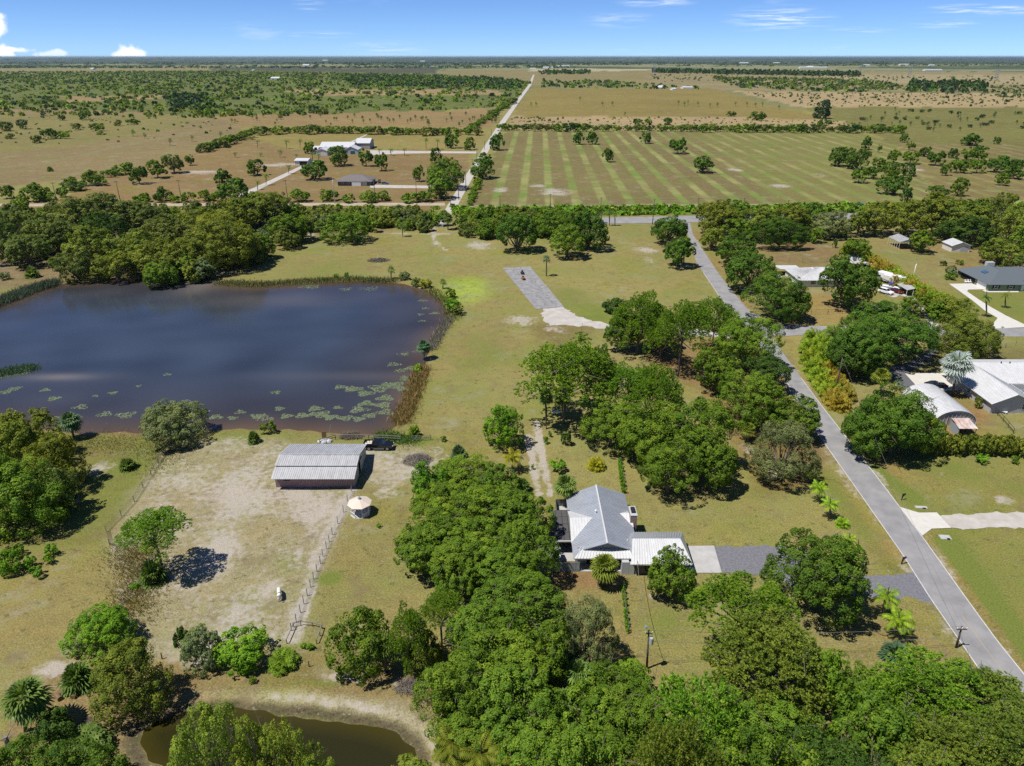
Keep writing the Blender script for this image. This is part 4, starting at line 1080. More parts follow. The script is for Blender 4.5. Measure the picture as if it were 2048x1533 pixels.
ribs(rb, fa[0], fa[1], fa[3], fa[2], .42); part(hs, 'roof_ribs', rb, M['white_metal'], kind='stuff'); rb = MB(); ribs(rb, ba[0], ba[1], ba[3], ba[2], .42); part(hs, 'roof_ribs', rb, SR, kind='stuff')
part(hs, 'siding_gable', MB().hexa([(18.60, 86.2, 2.45), (18.68, 86.2, 2.45), (18.68, 93.2, 2.45), (18.60, 93.2, 2.45), (18.60, 89.6, 4.22), (18.68, 89.6, 4.22), (18.68, 89.8, 4.22), (18.60, 89.8, 4.22)]), M['panel'])
part(hs, 'fascia', MB().box(18.0, 85.78, 2.30, 27.1, 85.84, 2.44).box(9.45, 87.04, 2.40, 18.2, 87.10, 2.56), M['offwhite'])
for X in (9.7, 12.6, 15.8): part(hs, 'porch_post', MB().box(X, 87.15, -.05, X + .14, 87.29, 2.6), M['offwhite'])
part(hs, 'porch_floor', MB().box(9.6, 87.1, -.05, 16.7, 88.9, .12), M['concrete'])
part(hs, 'front_door', MB().box(11.6, 88.82, .13, 12.6, 88.90, 2.2), M['dark'])
window(hs, 14.4, 88.9, .9, 1.6, 1.3)
for X0, X1, z1 in ((16.7, 17.75, 2.35), (17.78, 18.62, 1.95)): part(hs, 'closet_panel', MB().box(X0, 86.45, -.05, X1, 87.6, z1), M['panel'])
mb = MB()
for i in range(18):
    a, b = i * 6.283 / 18, (i + 1) * 6.283 / 18
    mb.tube((20.55 + .27 * math.cos(a), 86.42, 1.35 + .62 * math.sin(a)), (20.55 + .27 * math.cos(b), 86.42, 1.35 + .62 * math.sin(b)), .07, .07, 6)
tag(part(empty('hose_loop', (20.55, 86.42, 1.35), 0, 'black loop of hose hanging on the dark garage wall', 'hose'), 'loop', mb, M['tyre']))
part(hs, 'patio_roof', MB().slab([(6.2, 91.3, 2.72), (9.9, 91.3, 2.72), (9.9, 99.5, 2.78), (6.2, 99.4, 2.78)], .14), M['tar'])
mb = MB()
for X in (7.2, 8.2, 9.1): mb.box(X, 91.35, 2.745, X + .05, 99.4, 2.80)
for Y in (93.4, 95.6, 97.6): mb.box(6.25, Y, 2.74, 9.85, Y + .05, 2.785)
part(hs, 'roofing_lap', mb, M['dark'], kind='stuff')
part(hs, 'patio_fascia', MB().box(6.2, 91.18, 2.5, 9.9, 91.29, 2.72), M['offwhite'])
for X in (6.35, 9.6): part(hs, 'patio_post', MB().box(X, 91.4, -.05, X + .12, 91.52, 2.58), M['offwhite'])
part(hs, 'patio_back_wall', MB().box(6.4, 95.2, -.05, 10.0, 95.35, 2.55), M['dark_siding'])
ch = part(hs, 'chimney', MB().box(19.25, 95.6, -.1, 20.3, 98.2, 4.35), M['brick']); part(hs, 'chimney_cap', MB().box(19.2, 95.55, 4.35, 20.35, 98.25, 4.45), M['panel'], parent=ch)
part(hs, 'flue', MB().box(19.45, 96.2, 4.45, 20.1, 97.6, 4.75), M['dark'], parent=ch)
part(hs, 'roof_vent', MB().tube((13.6, 96.2, zsl(13.6) - .05), (13.6, 96.2, zsl(13.6) + .45), .11, .11, 10).tube((13.6, 96.2, zsl(13.6) + .45), (13.6, 96.2, zsl(13.6) + .6), .2, .12, 10), M['white'])
part(hs, 'roof_vent', MB().tube((18.0, 90.4, zsl(18) - .05), (18.0, 90.4, zsl(18) + .3), .06, .06, 8), M['white'])
part(hs, 'electric_meter', MB().box(19.8, 91.9, .9, 20.0, 92.3, 1.5), M['dark'])
# small white shed under the trees by the patio
sh = house('small white roofed shed half under the oaks beside the patio', 4.2, 7.3, 88.2, 90.6, 2.0, 2.6, 'x', M['fence_metal'], M['white_metal'], .4, ov=.2, name='garden_shed', cat='shed')
fb = empty('board_fence', (7.0, 87.1, 0), 0, 'grey upright board fence closing the patio from the front', 'fence')
for i in range(34):
    X = 3.9 + i * .19; part(fb, 'board', MB().box(X, 87.08 + (i % 2) * .012, 0, X + .175, 87.11 + (i % 2) * .012, 1.85), M['fence_metal'])
part(fb, 'rail', MB().box(3.9, 87.13, .4, 10.3, 87.19, .5).box(3.9, 87.13, 1.4, 10.3, 87.19, 1.5), M['fence_metal'])
kn = empty('garden_pen', (8.8, 102.5, 0), 0, 'dark mesh pen under the fan palm at the back corner of the house', 'pen')
part(kn, 'mesh_screen', MB().box(7.6, 100.0, 0, 7.65, 104.6, 1.5).box(7.65, 104.55, 0, 10.0, 104.6, 1.5), M['screen'])
for p_ in ((7.62, 100.0), (7.62, 104.6), (10.0, 104.6)): part(kn, 'post', MB().tube((*p_, 0), (*p_, 1.6), .05), M['steel'])

# barn
bn = empty('barn', (-36, 116, 0), 0, 'long low barn with a stepped grey metal roof and mauve boarded front', 'barn')
part(bn, 'front_wall', MB().box(-43.3, 110.7, -.1, -28.8, 110.85, 2.6), M['barn_wall'])
mb = MB()
for i in range(46): mb.box(-43.3 + i * .32, 110.66, -.1, -43.26 + i * .32, 110.7, 2.5)
part(bn, 'wall_battens', mb, M['barn_wall'], kind='stuff')
part(bn, 'back_wall', MB().box(-43.3, 121.5, -.1, -28.8, 121.65, 2.7), M['barn_gable']); 
part(bn, 'side_wall', MB().box(-43.3, 110.86, -.1, -43.15, 121.49, 2.6), M['barn_gable'])
mb = MB(); mb.box(-28.95, 110.86, -.1, -28.8, 114.6, 2.75); mb.box(-28.95, 117.6, -.1, -28.8, 121.49, 2.75); mb.hexa([(-28.95, 112.3, 2.75), (-28.8, 112.3, 2.75), (-28.8, 121.0, 2.75), (-28.95, 121.0, 2.75), (-28.95, 114.4, 4.0), (-28.8, 114.4, 4.0), (-28.8, 116.4, 4.0), (-28.95, 116.4, 4.0)])
part(bn, 'gable_wall', mb, M['barn_gable'])
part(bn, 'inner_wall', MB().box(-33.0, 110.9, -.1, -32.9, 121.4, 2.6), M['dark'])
part(bn, 'barn_door', MB().box(-28.78, 115.9, .05, -28.70, 117.6, 2.5), M['barn_gable'])
mb = MB(); rb = MB()
f1 = [(-43.6, 109.4, 2.58), (-28.5, 109.4, 2.58), (-28.5, 112.7, 3.45), (-43.6, 112.7, 3.45)]; f2 = [(-43.6, 112.3, 3.62), (-28.5, 112.3, 3.62), (-28.5, 115.2, 4.30), (-43.6, 115.2, 4.30)]; f3 = [(-28.5, 122.0, 2.72), (-43.6, 122.0, 2.72), (-43.6, 115.25, 4.30), (-28.5, 115.25, 4.30)]
mb.slab(f1, .06); part(bn, 'lower_roof', mb, M['galv']); mb = MB(); mb.slab(f2, .07); mb.slab(f3, .07); part(bn, 'upper_roof', mb, M['galv'])
for f in (f1, f2, f3): ribs(rb, f[0], f[1], f[3], f[2], .38, .06, .05)
part(bn, 'roof_ribs', rb, M['galv'], kind='stuff')
part(bn, 'ridge_cap', MB().box(-43.0, 115.1, 4.28, -28.6, 115.36, 4.36), M['galv'])
for i in range(7): part(bn, 'rust_patch', MB().slab([(-41 + i * 1.9, 115.02, 4.312), (-39.4 + i * 1.9, 115.02, 4.312), (-39.4 + i * 1.9, 115.09, 4.33), (-41 + i * 1.9, 115.09, 4.33)], .01), M['bark'])
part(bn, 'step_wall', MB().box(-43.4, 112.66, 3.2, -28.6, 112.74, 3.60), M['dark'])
window(bn, -41.2, 110.7, 1.35, 1.3, .9, 'y-', M['barn_wall'], M['dark'])

# gazebo
gz = empty('gazebo', (-26.2, 102.4, 0), 0, 'small white octagonal gazebo with a cream roof on the lawn', 'gazebo')
o8 = lambda r, z, k: (r * math.cos(math.radians(22.5 + 45 * k)), r * math.sin(math.radians(22.5 + 45 * k)), z)
MBG = lambda: MB()
link('floor', MB().slab([o8(1.75, .18, k) for k in range(8)], .2).mesh('floor', M['offwhite']), gz)
for k in range(8):
    link('roof_panel', MB().slab([o8(2.12, 2.28, k), o8(2.12, 2.28, k + 1), o8(.18, 3.1, k + 1), o8(.18, 3.1, k)], .05).mesh('roof_panel', M['cream']), gz)
    link('post', MB().tube(o8(1.68, .15, k), o8(1.68, 2.3, k), .06, .06, 6).mesh('post', M['white']), gz)
    a, b = Vector(o8(1.68, 0, k)), Vector(o8(1.68, 0, k + 1)); r_ = MB()
    if k != 5:
        for z in (.28, .95): r_.tube(a + Vector((0, 0, z)), b + Vector((0, 0, z)), .045, .045, 4)
        for i in range(1, 12): q_ = a.lerp(b, i / 12); r_.tube(q_ + Vector((0, 0, .28)), q_ + Vector((0, 0, .95)), .028, .028, 4)
    r_.tube(a + Vector((0, 0, 2.1)), b + Vector((0, 0, 2.1)), .05, .05, 4)
    link('railing', r_.mesh('railing', M['white']), gz)
link('cupola', MB().tube((0, 0, 3.05), (0, 0, 3.3), .22, .2, 8).tube((0, 0, 3.3), (0, 0, 3.55), .3, .03, 8).mesh('cupola', M['fence_metal']), gz)

# neighbour east: arched metal shed, lean-to, ribbed white house and pool cage
qt = empty('arched_shed', (94.8, 141, 0), 0, 'white arched ribbed metal shed behind the large roadside mango', 'shed')
def arch(w, h, n=16): return [(w * math.cos(math.pi * (1 - i / n)), h * math.sin(math.pi * i / n) ** .8) for i in range(n + 1)]
pr = arch(4.6, 3.6); mb = MB(); rb = MB(); y0_, y1_ = 134.6, 148.5; xq = 94.8
for (xa, za), (xb, zb) in zip(pr[:-1], pr[1:]): mb.hexa([(xq + xa, y0_, za), (xq + xa, y1_, za), (xq + xa * .98, y1_, za * .98 - .02), (xq + xa * .98, y0_, za * .98 - .02), (xq + xb, y0_, zb), (xq + xb, y1_, zb), (xq + xb * .98, y1_, zb * .98 - .02), (xq + xb * .98, y0_, zb * .98 - .02)])
part(qt, 'arched_roof', mb, M['white_metal'])
for j in range(24):
    yy = y0_ + .3 + j * (y1_ - y0_ - .6) / 23
    for (xa, za), (xb, zb) in zip(pr[:-1], pr[1:]): rb.tube((xq + xa * 1.005, yy, za * 1.01), (xq + xb * 1.005, yy, zb * 1.01), .07, .07, 4, caps=False)
part(qt, 'roof_ribs', rb, M['white_metal'], kind='stuff')
mb = MB(); mb.face([(xq + a * .97, y0_ + .25, b * .97) for a, b in pr]); part(qt, 'end_wall', mb, M['galv'])
rb = MB()
for i in range(1, 16): a, b = pr[i]; rb.tube((xq + a * .96, y0_ + .22, 0), (xq + a * .96, y0_ + .22, b * .95), .08, .08, 4)
part(qt, 'end_wall_ribs', rb, M['galv'], kind='stuff')
ls = empty('lean_to', (94.4, 131.5, 0), 0, 'small open lean-to with a rust streaked white roof in front of the arched shed', 'shed')
part(ls, 'roof', MB().slab([(92.5, 129.6, 2.0), (96.4, 129.6, 2.0), (96.6, 133.4, 2.5), (92.9, 133.4, 2.5)], .06), M['rust'])
for X, Y in ((92.7, 129.8), (96.2, 129.8), (93.0, 133.2), (96.4, 133.2)): part(ls, 'post', MB().box(X - .05, Y - .05, -.05, X + .05, Y + .05, 2.0 + (Y - 129.8) * .12), M['wood'])
part(ls, 'side_wall', MB().box(92.75, 130, -.05, 92.8, 133, 2.0), M['fence_metal']); part(ls, 'back_wall', MB().box(93.1, 133.05, -.05, 96.3, 133.1, 2.2), M['dark'])

eh = empty('ranch_house', (112, 150, 0), 0, 'grey stucco house with a white ribbed metal roof beside the pool cage', 'house')
xa, xb, ya, yb = 106.0, 115.2, 140.6, 158.0
walls(eh, xa, xb, ya, yb, 2.6, 4.6, 'y', M['stucco'])
gable(eh, 105.4, 115.8, 139.9, 160.5, 2.55, 4.85, 'y', M['white_metal'], .45)
w2 = MB().box(115.3, 151, -.1, 140, 163, 2.7); part(eh, 'wing_wall', w2, M['stucco'])
mb = MB(); rb = MB(); f = [(114.0, 150.2, 2.75), (141, 150.2, 2.75), (141, 157.5, 5.0), (110.6, 157.5, 5.0)]; g = [(141, 164.8, 2.75), (112, 164.8, 2.75), (110.6, 157.5, 5.0), (141, 157.5, 5.0)]
mb.slab(f, .12); mb.slab(g, .12); part(eh, 'wing_roof', mb, M['white_metal']); ribs(rb, f[0], f[1], f[3], f[2], .45); part(eh, 'roof_ribs', rb, M['white_metal'], kind='stuff')
window(eh, 113.2, 140.6, .9, 1.0, 1.4); window(eh, 106.0, 149.0, .9, 1.1, 1.1, 'x-'); window(eh, 106.0, 154.2, .9, 1.1, 1.1, 'x-')
part(eh, 'garage_door', MB().box(105.93, 155.6, .05, 106.0, 157.6, 2.2), M['dark_siding'])
for X in (109.5, 111.6): part(eh, 'roof_vent', MB().tube((X + 8, 157.2, 4.7), (X + 8, 157.2, 5.35), .12, .12, 8), M['dark'])
pc = empty('pool_cage', (121, 146, 0), 0, 'white framed screened pool cage beside the grey stucco house', 'pool cage')
fr = MB(); xs_ = [115.9, 118.8, 121.8, 124.8, 128]; ys_ = [140.4, 143.6, 146.8, 150.0]
for X in xs_:
    fr.tube((X, ys_[0], 2.7), (X, ys_[-1], 2.7), .05, .05, 4)
    for Y in (ys_[0], ys_[-1]): fr.tube((X, Y, 0), (X, Y, 2.7), .05, .05, 4)
for Y in ys_:
    fr.tube((xs_[0], Y, 2.7), (xs_[-1], Y, 2.7), .05, .05, 4); fr.tube((xs_[0], Y, 0), (xs_[0], Y, 2.7), .05, .05, 4)
fr.tube((xs_[0], ys_[0], 1), (xs_[-1], ys_[0], 1), .04, .04, 4); part(pc, 'frame', fr, M['white'])
for i in range(2):
    for j in range(3): part(pc, 'screen_panel', MB().slab([(xs_[i] + .08, ys_[j] + .08, 2.72), (xs_[i + 1] - .08, ys_[j] + .08, 2.72), (xs_[i + 1] - .08, ys_[j + 1] - .08, 2.72), (xs_[i] + .08, ys_[j + 1] - .08, 2.72)], .02), M['screen'])
part(pc, 'deck', MB().slab([(115.3, 139.6, .06), (130, 139.6, .06), (130, 150.9, .06), (115.3, 150.9, .06)], .05), M['offwhite'])
bc = empty('bench', (*G(2000, 825), 0), .9, 'long white bench standing on the bare ground by the pool cage', 'bench')
link('seat', MB().box(-.35, -1.3, .38, .35, 1.3, .46).mesh('seat', M['white']), bc)
for yy in (-1.1, 1.1): link('leg', MB().box(-.3, yy - .05, 0, .3, yy + .05, .38).mesh('leg', M['white']), bc)

# north east: white hip roofed house, sage green house, sheds, carport
def XY(px, py, z): return G(px, py, z)
x0_, y0_ = XY(1598.6, 560, 2.7); _, y1_ = XY(1573, 536, 2.7)
wh = house('white walled house with a white hip roof behind the large mango', x0_ + .6, x0_ + 21, y0_ + .6, y1_ - .6, 2.6, 5.0, 'x', M['offwhite'], M['white_metal'], .5, hip0=7.5, hip1=7.5, ov=.6)
window(wh, x0_ + 5.2, y0_ + .6, .9, 1.8, 1.3); window(wh, x0_ + 9.5, y0_ + .6, .9, 1.8, 1.3); window(wh, x0_ + .6, y0_ + 6, .9, 1.4, 1.2, 'x-'); window(wh, x0_ + .6, y0_ + 11, .9, 1.4, 1.2, 'x-')
part(wh, 'lanai_roof', MB().slab([(x0_ - 1.5, y1_ - 1, 2.5), (x0_ + 6, y1_ - 1, 2.5), (x0_ + 6, y1_ + 4.5, 2.4), (x0_ - 2.2, y1_ + 4.5, 2.4)], .08), M['white_metal'])
wf = empty('picket_fence', (x0_ - 2, y0_ + 14, 0), 0, 'white yard fence at the far corner of the white hip roofed house', 'fence')
for i in range(24): part(wf, 'picket', MB().box(x0_ - 2.6, y0_ + 9 + i * .5, 0, x0_ - 2.54, y0_ + 9.42 + i * .5, 1.3), M['white'])
a0, b0 = XY(1978.6, 568, 2.7); _, b1 = XY(1926.6, 536, 2.7)
sg = house('sage green house with a blue grey shingle hip roof and white garage door', a0 + .7, a0 + 13.5, b0 + .7, b1 - .7, 2.6, 5.6, 'y', M['green_wall'], M['shingle'], 0, hip0=6.5, hip1=6.5, ov=.7)
part(sg, 'wing_wall', MB().box(a0 + 13.6, b0 + 5, -.1, a0 + 34, b1 - 3, 2.6), M['green_wall'])
mb = MB(); yy0, yy1, ym = b0 + 4, b1 - 2.2, (b0 + b1) / 2 + .9
mb.slab([(a0 + 8, yy0, 2.6), (a0 + 35, yy0, 2.6), (a0 + 35, ym, 5.55), (a0 + 7.2, ym, 5.55)], .12); mb.slab([(a0 + 35, yy1, 2.6), (a0 + 8, yy1, 2.6), (a0 + 7.2, ym, 5.55), (a0 + 35, ym, 5.55)], .12); part(sg, 'wing_roof', mb, M['shingle'])
part(sg, 'garage_door', MB().box(a0 + .62, b0 + 2.0, .02, a0 + .70, b0 + 7.2, 2.25), M['white']); part(sg, 'porch_opening', MB().box(a0 + .63, b0 + 8.6, .02, a0 + .70, b1 - 3.0, 2.2), M['dark'])
for X in (3.1, 8.1):
    w_ = window(sg, a0 + X, b0 + .7, .8, 1.3, 1.4)
    for s in (-1, 1): part(sg, 'shutter', MB().box(a0 + X + s * .98 - .26, b0 + .63, .8, a0 + X + s * .98 + .26, b0 + .69, 2.2), M['dark'])
part(sg, 'front_door', MB().box(a0 + 11.6, b0 + .62, .05, a0 + 12.6, b0 + .69, 2.2), M['white'])
sk = MB(); zz = lambda X: 2.6 + (X - a0) * 3.0 / 7.1
sk.slab([(a0 + 3.1, b0 + 8.2, zz(3.1 + a0) + .08), (a0 + 4.4, b0 + 8.2, zz(4.4 + a0) + .08), (a0 + 4.4, b0 + 10.6, zz(4.4 + a0) + .08), (a0 + 3.1, b0 + 10.6, zz(3.1 + a0) + .08)][::1], .06); part(sg, 'skylight', sk, M['skylight'])
part(sg, 'chimney', MB().box(a0 + 6.6, b1 - 6.5, 4, a0 + 9.2, b1 - 5.0, 6.4), M['barn_gable'])
for i, px in enumerate((1932, 1937.5, 1943)):
    c_ = empty('garden_chair', (*G(px, 566), 0), .3, 'white garden chair on the drive of the sage green house, {} from the left'.format(ORD[i]), 'chair', 'white garden chairs')
    link('seat', MB().box(-.4, -.35, .3, .4, .35, .38).mesh('seat', M['white']), c_); link('backrest', MB().hexa([(-.4, .3, .38), (.4, .3, .38), (.4, .36, .38), (-.4, .36, .38), (-.4, .55, 1.1), (.4, .55, 1.1), (.4, .61, 1.1), (-.4, .61, 1.1)]).mesh('backrest', M['white']), c_)
    for sx_ in (-.36, .36):
        for sy_ in (-.3, .3): link('leg', MB().box(sx_ - .04, sy_ - .04, 0, sx_ + .04, sy_ + .04, .3).mesh('leg', M['white']), c_)
a1, b2 = XY(1905, 492, 2.6); a2, _ = XY(1937, 490, 2.6); _, b3 = XY(1888, 484, 2.6)
ws = house('white block shed with a grey white metal roof among the far trees', a1, a2, b2, b3, 2.7, 4.1, 'y', M['offwhite'], M['white_metal'], .6, name='shed', cat='shed')
part(ws, 'overhead_door', MB().box(a1 + 3.5, b2 - .06, .05, a1 + 6.5, b2, 2.2), M['panel']); 
a1, b2 = XY(1800, 485, 3.0); a2, _ = XY(1832, 483, 3.0); _, b3 = XY(1784, 474, 3.0)
cp = empty('carport', ((a1 + a2) / 2, (b2 + b3) / 2, 0), 0, 'open metal carport with a grey white gable roof on thin legs', 'carport')
gable(cp, a1, a2, b2, b3, 3.0, 4.3, 'y', M['galv'], .6, t=.08); part(cp, 'gable_panel', MB().hexa([(a1 + .1, b2 + .05, 2.9), (a2 - .1, b2 + .05, 2.9), (a2 - .1, b2 + .1, 2.9), (a1 + .1, b2 + .1, 2.9), ((a1 + a2) / 2 - .05, b2 + .05, 4.15), ((a1 + a2) / 2 + .05, b2 + .05, 4.15), ((a1 + a2) / 2 + .05, b2 + .1, 4.15), ((a1 + a2) / 2 - .05, b2 + .1, 4.15)]), M['fence_metal'])
for X in (a1 + .15, a2 - .15):
    for j in range(6): Y = b2 + .2 + (b3 - b2 - .4) * j / 5; part(cp, 'post', MB().box(X - .05, Y - .05, 0, X + .05, Y + .05, 3.0), M['white'])
def boxhouse(label, pxl, pxr, pyb, depth, zw, zr, axis, wm, rm, name='barn', cat='barn', hip=0, ov=.4, group=None):
    xl, yy = G(pxl, pyb); xr, _ = G(pxr, pyb)
    return house(label, xl, xr, yy, yy + depth, zw, zr, axis, wm, rm, 0, hip, hip, ov, name, cat, group), xl, xr, yy
boxhouse('small grey shed with a brown hipped roof at the tree belt', 1651, 1668, 475, 5, 2.4, 3.8, 'x', M['panel'], M['brown_shingle'], 'shed', 'shed', hip=2.0)
# farm in the left distance
boxhouse('longest white roofed farm building, behind the others', 640, 706, 305, 22, 4.0, 7.0, 'x', M['stucco'], M['white_metal'])
boxhouse('white farm barn with its gable end forward, left of the long one', 633, 655, 312, 16, 3.8, 5.4, 'y', M['offwhite'], M['white_metal'])
r_, xl, xr, yy = boxhouse('pale farm building with a green door, in front of the long one', 689, 716, 309, 14, 3.6, 6.0, 'y', M['panel'], M['white_metal']); part(r_, 'green_door', MB().box(xl + 5, yy - .15, .1, xl + 8.4, yy - .02, 2.6), mat('green_door', (.02, .14, .10)))
boxhouse('white farm building at the right end of the group', 712, 740, 299, 20, 5.0, 8.0, 'x', M['stucco'], M['white_metal'])
boxhouse('small white roofed annex at the left end of the farm group', 622, 636, 306, 14, 3.0, 4.6, 'x', M['offwhite'], M['white_metal'])
r_, xl, xr, yy = boxhouse('white open fronted shed beside the farm lane', 590, 616, 331, 12, 3.2, 4.2, 'x', M['offwhite'], M['white_metal'], 'shed', 'shed'); part(r_, 'open_front', MB().box(xl + 3.5, yy - .1, .1, xr - .5, yy - .02, 2.6), M['dark'])
r_, xl, xr, yy = boxhouse('house with a grey brown hip roof on the farm', 676, 742, 372, 16, 2.8, 5.6, 'x', M['dark_siding'], M['brown_shingle'], 'house', 'house', hip=7, ov=.8); part(r_, 'garage_door', MB().box(xr - 6.2, yy - .1, .05, xr - 2.4, yy - .02, 2.3), M['offwhite'])
for i_ in range(3): window(r_, xl + 3 + i_ * 3.4, yy, .9, 1.4, 1.2)
boxhouse('white utility trailer in front of the brown roofed house', 704, 722, 372.5, 3, 2.0, 2.2, 'x', M['white'], M['white'], 'utility_trailer', 'trailer', ov=.02)
boxhouse('far white farmhouse with a hip roof beyond the fields', 1314, 1332, 178, 14, 3, 7.5, 'x', M['offwhite'], M['white_metal'], 'house', 'house', hip=6)
for i, (l, r_, y_, z1, z2) in enumerate([(1086, 1106, 137, 5, 9), (1060, 1072, 139, 4, 7), (1116, 1140, 134, 5, 8), (541, 558, 159.5, 4, 8), (605, 618, 132.5, 8, 14), (645, 655, 122, 8, 14), (840, 850, 124, 8, 13), (1480, 1497, 127.5, 7, 12), (1548, 1560, 128, 7, 12), (1600, 1655, 137, 6, 9), (1615, 1627, 136, 6, 11), (1728, 1740, 132, 6, 10), (1800, 1818, 131, 7, 11), (1860, 1870, 132, 7, 10), (1850, 1885, 142, 5, 8), (1345, 1352, 181, 3, 5), (180, 186, 140, 5, 9), (503, 508, 143, 4, 7), (1366, 1386, 178, 3, 5)]):
    boxhouse('tiny pale building on the far plain, {} of those from the left'.format(ORD[sorted([1086, 1060, 1116, 541, 605, 645, 840, 1480, 1548, 1600, 1615, 1728, 1800, 1860, 1850, 1345, 180, 503, 1366]).index(l)]), l, r_, y_, 30, z1, z2, 'x', M['white'], M['white_metal'], 'far_building', 'building', group='tiny buildings on the plain')

# ------------------------------------------------------------------ vehicles
def wheel(root, x, y, r, w):
    h = empty_part('wheel', root, (x, y, r))
    o = link('tyre', MB().tube((0, -w / 2, 0), (0, w / 2, 0), r, r, 18).mesh('tyre', M['tyre']), h); link('rim', MB().tube((0, -w / 2 - .01, 0), (0, w / 2 + .01, 0), r * .6, r * .6, 12).mesh('rim', M['rim']), h)
def empty_part(name, root, loc):
    e = bpy.data.objects.new(name, None); COL.objects.link(e); e.parent = root; e.location = loc; e.empty_display_size = .2; return e
def prism(prof, w0, w1=None):
    """side outline (x,z) swept across the width; w1: half width at the top"""
    mb = MB(); z0 = min(p[1] for p in prof); z1 = max(p[1] for p in prof); w1 = w0 if w1 is None else w1
    hw = lambda z: w0 + (w1 - w0) * (z - z0) / (z1 - z0 + 1e-9)
    n = len(prof); mb.v = [(x_, -hw(z), z) for x_, z in prof] + [(x_, hw(z), z) for x_, z in prof]
    mb.f = [tuple(range(n)), tuple(range(2 * n - 1, n - 1, -1))] + [(i, i + n, (i + 1) % n + n, (i + 1) % n) for i in range(n)]; mb.m = [0] * len(mb.f); return mb
def car(label, px, py, rz, paint, kind='car', L=4.7, name='parked_car', cat='car'):
    o = empty(name, (*G(px, py), .085 if kind == 'car' else .06), rz, label, cat); h = L / 2
    if kind == 'car': body = [(-h, .35), (h, .32), (h, .62), (h - .25, .80), (h * .35, .92), (-h * .72, .98), (-h + .06, .86)]; cab = [(h * .38, .9), (h * .02, 1.38), (-h * .42, 1.40), (-h * .84, .96)]; W = .9
    else: body = [(-h, .45), (h, .42), (h, .85), (h - .2, 1.05), (h * .42, 1.15), (-h + .05, 1.15)]; cab = [(h * .44, 1.1), (h * .16, 1.75), (-h + .22, 1.76), (-h + .03, 1.12)]; W = .95
    b = link('body', prism(body, W).mesh('body', paint), o); m_ = b.modifiers.new('bevel', 'BEVEL'); m_.width = .09; m_.segments = 3
    link('windows', prism(cab, W - .08, W - .24).mesh('windows', M['glass']), o)
    zt = max(c[1] for c in cab); x1 = cab[1][0]; x2 = cab[2][0]
    r_ = link('roof', MB().box(x2 + .04, -W + .24, zt - .03, x1 - .04, W - .24, zt + .035).mesh('roof', paint), o); m_ = r_.modifiers.new('bevel', 'BEVEL'); m_.width = .04; m_.segments = 2
    pl = MB()
    for sx_ in (-1, 1):
        for t in (.0, .5, 1.0):
            xb_ = cab[0][0] + (cab[3][0] - cab[0][0]) * t; xt_ = x1 + (x2 - x1) * t; pl.tube((xb_, sx_ * (W - .075), cab[0][1]), (xt_, sx_ * (W - .235), zt), .035, .035, 4)
    link('pillars', pl.mesh('pillars', paint), o)
    r = .33 if kind == 'car' else .38
    for sx_ in (h * .62, -h * .60):
        for sy_ in (-1, 1): wheel(o, sx_, sy_ * (W - .1), r, .22)
    for sy_ in (-1, 1):
        link('headlight', MB().box(h - .03, sy_ * .62 - .17, .60, h + .02, sy_ * .62 + .17, .72).mesh('headlight', M['white']), o); link('tail_light', MB().box(-h - .02, sy_ * .7 - .12, .68, -h + .03, sy_ * .7 + .12, .84).mesh('tail_light', M['red']), o)
        link('mirror', MB().box(h * .32, sy_ * (W + .08) - .08, .92, h * .36, sy_ * (W + .08) + .08, 1.06).mesh('mirror', paint), o)
    return o
# black pickup beside the barn
pk = empty('pickup_truck', (*G(758, 897.5), .02), 0, 'black crew cab pickup truck parked at the corner of the barn', 'truck')
b = link('body', prism([(-2.9, .55), (2.9, .5), (2.92, 1.0), (2.75, 1.18), (1.25, 1.28), (-2.9, 1.28)], .98).mesh('body', M['black_paint']), pk); m_ = b.modifiers.new('bevel', 'BEVEL'); m_.width = .09; m_.segments = 3
link('cab_windows', prism([(1.3, 1.24), (.72, 1.86), (-.85, 1.88), (-1.1, 1.24)], .90, .74).mesh('cab_windows', M['glass']), pk); r_ = link('cab_roof', MB().box(-.84, -.74, 1.84, .72, .74, 1.92).mesh('cab_roof', M['black_paint']), pk)
pl = MB()
for s in (-1, 1):
    for a, b_ in (((1.3, 1.24), (.72, 1.86)), ((.05, 1.24), (0, 1.87)), ((-1.1, 1.24), (-.85, 1.88))): pl.tube((a[0], s * .905, a[1]), (b_[0], s * .745, b_[1]), .05, .05, 4)
link('pillars', pl.mesh('pillars', M['black_paint']), pk)
link('bed_floor', MB().box(-2.75, -.8, 1.282, -1.2, .8, 1.30).mesh('bed_floor', M['dark']), pk)
for s in (-1, 1):
    link('bed_side', MB().box(-2.9, s * .89 - .07, 1.28, -1.15, s * .89 + .07, 1.52).mesh('bed_side', M['black_paint']), pk); link('side_step', MB().box(-1.0, s * 1.02 - .05, .42, 1.2, s * 1.02 + .05, .50).mesh('side_step', M['rim']), pk); link('headlight', MB().box(2.88, s * .7 - .2, .85, 2.95, s * .7 + .2, 1.02).mesh('headlight', M['white']), pk)
    for X in (1.85, -1.85): wheel(pk, X, s * .88, .46, .28)
link('tailgate', MB().box(-2.95, -.82, 1.0, -2.88, .82, 1.52).mesh('tailgate', M['black_paint']), pk)
cg = empty('feed_sacks', (*Vector(pk.location).xy, 0), 0, 'pale sacks lying in the bed of the black pickup', 'sacks')
for i, (X, Y) in enumerate(((-2.4, -.4), (-1.9, -.35), (-2.1, .3), (-1.5, -.3), (-1.55, .4))):
    o = link('sack', MB().box(X - .25, Y - .28, 1.32, X + .25, Y + .28, 1.46).mesh('sack', M['cream']), cg); m_ = o.modifiers.new('bevel', 'BEVEL'); m_.width = .06; m_.segments = 2
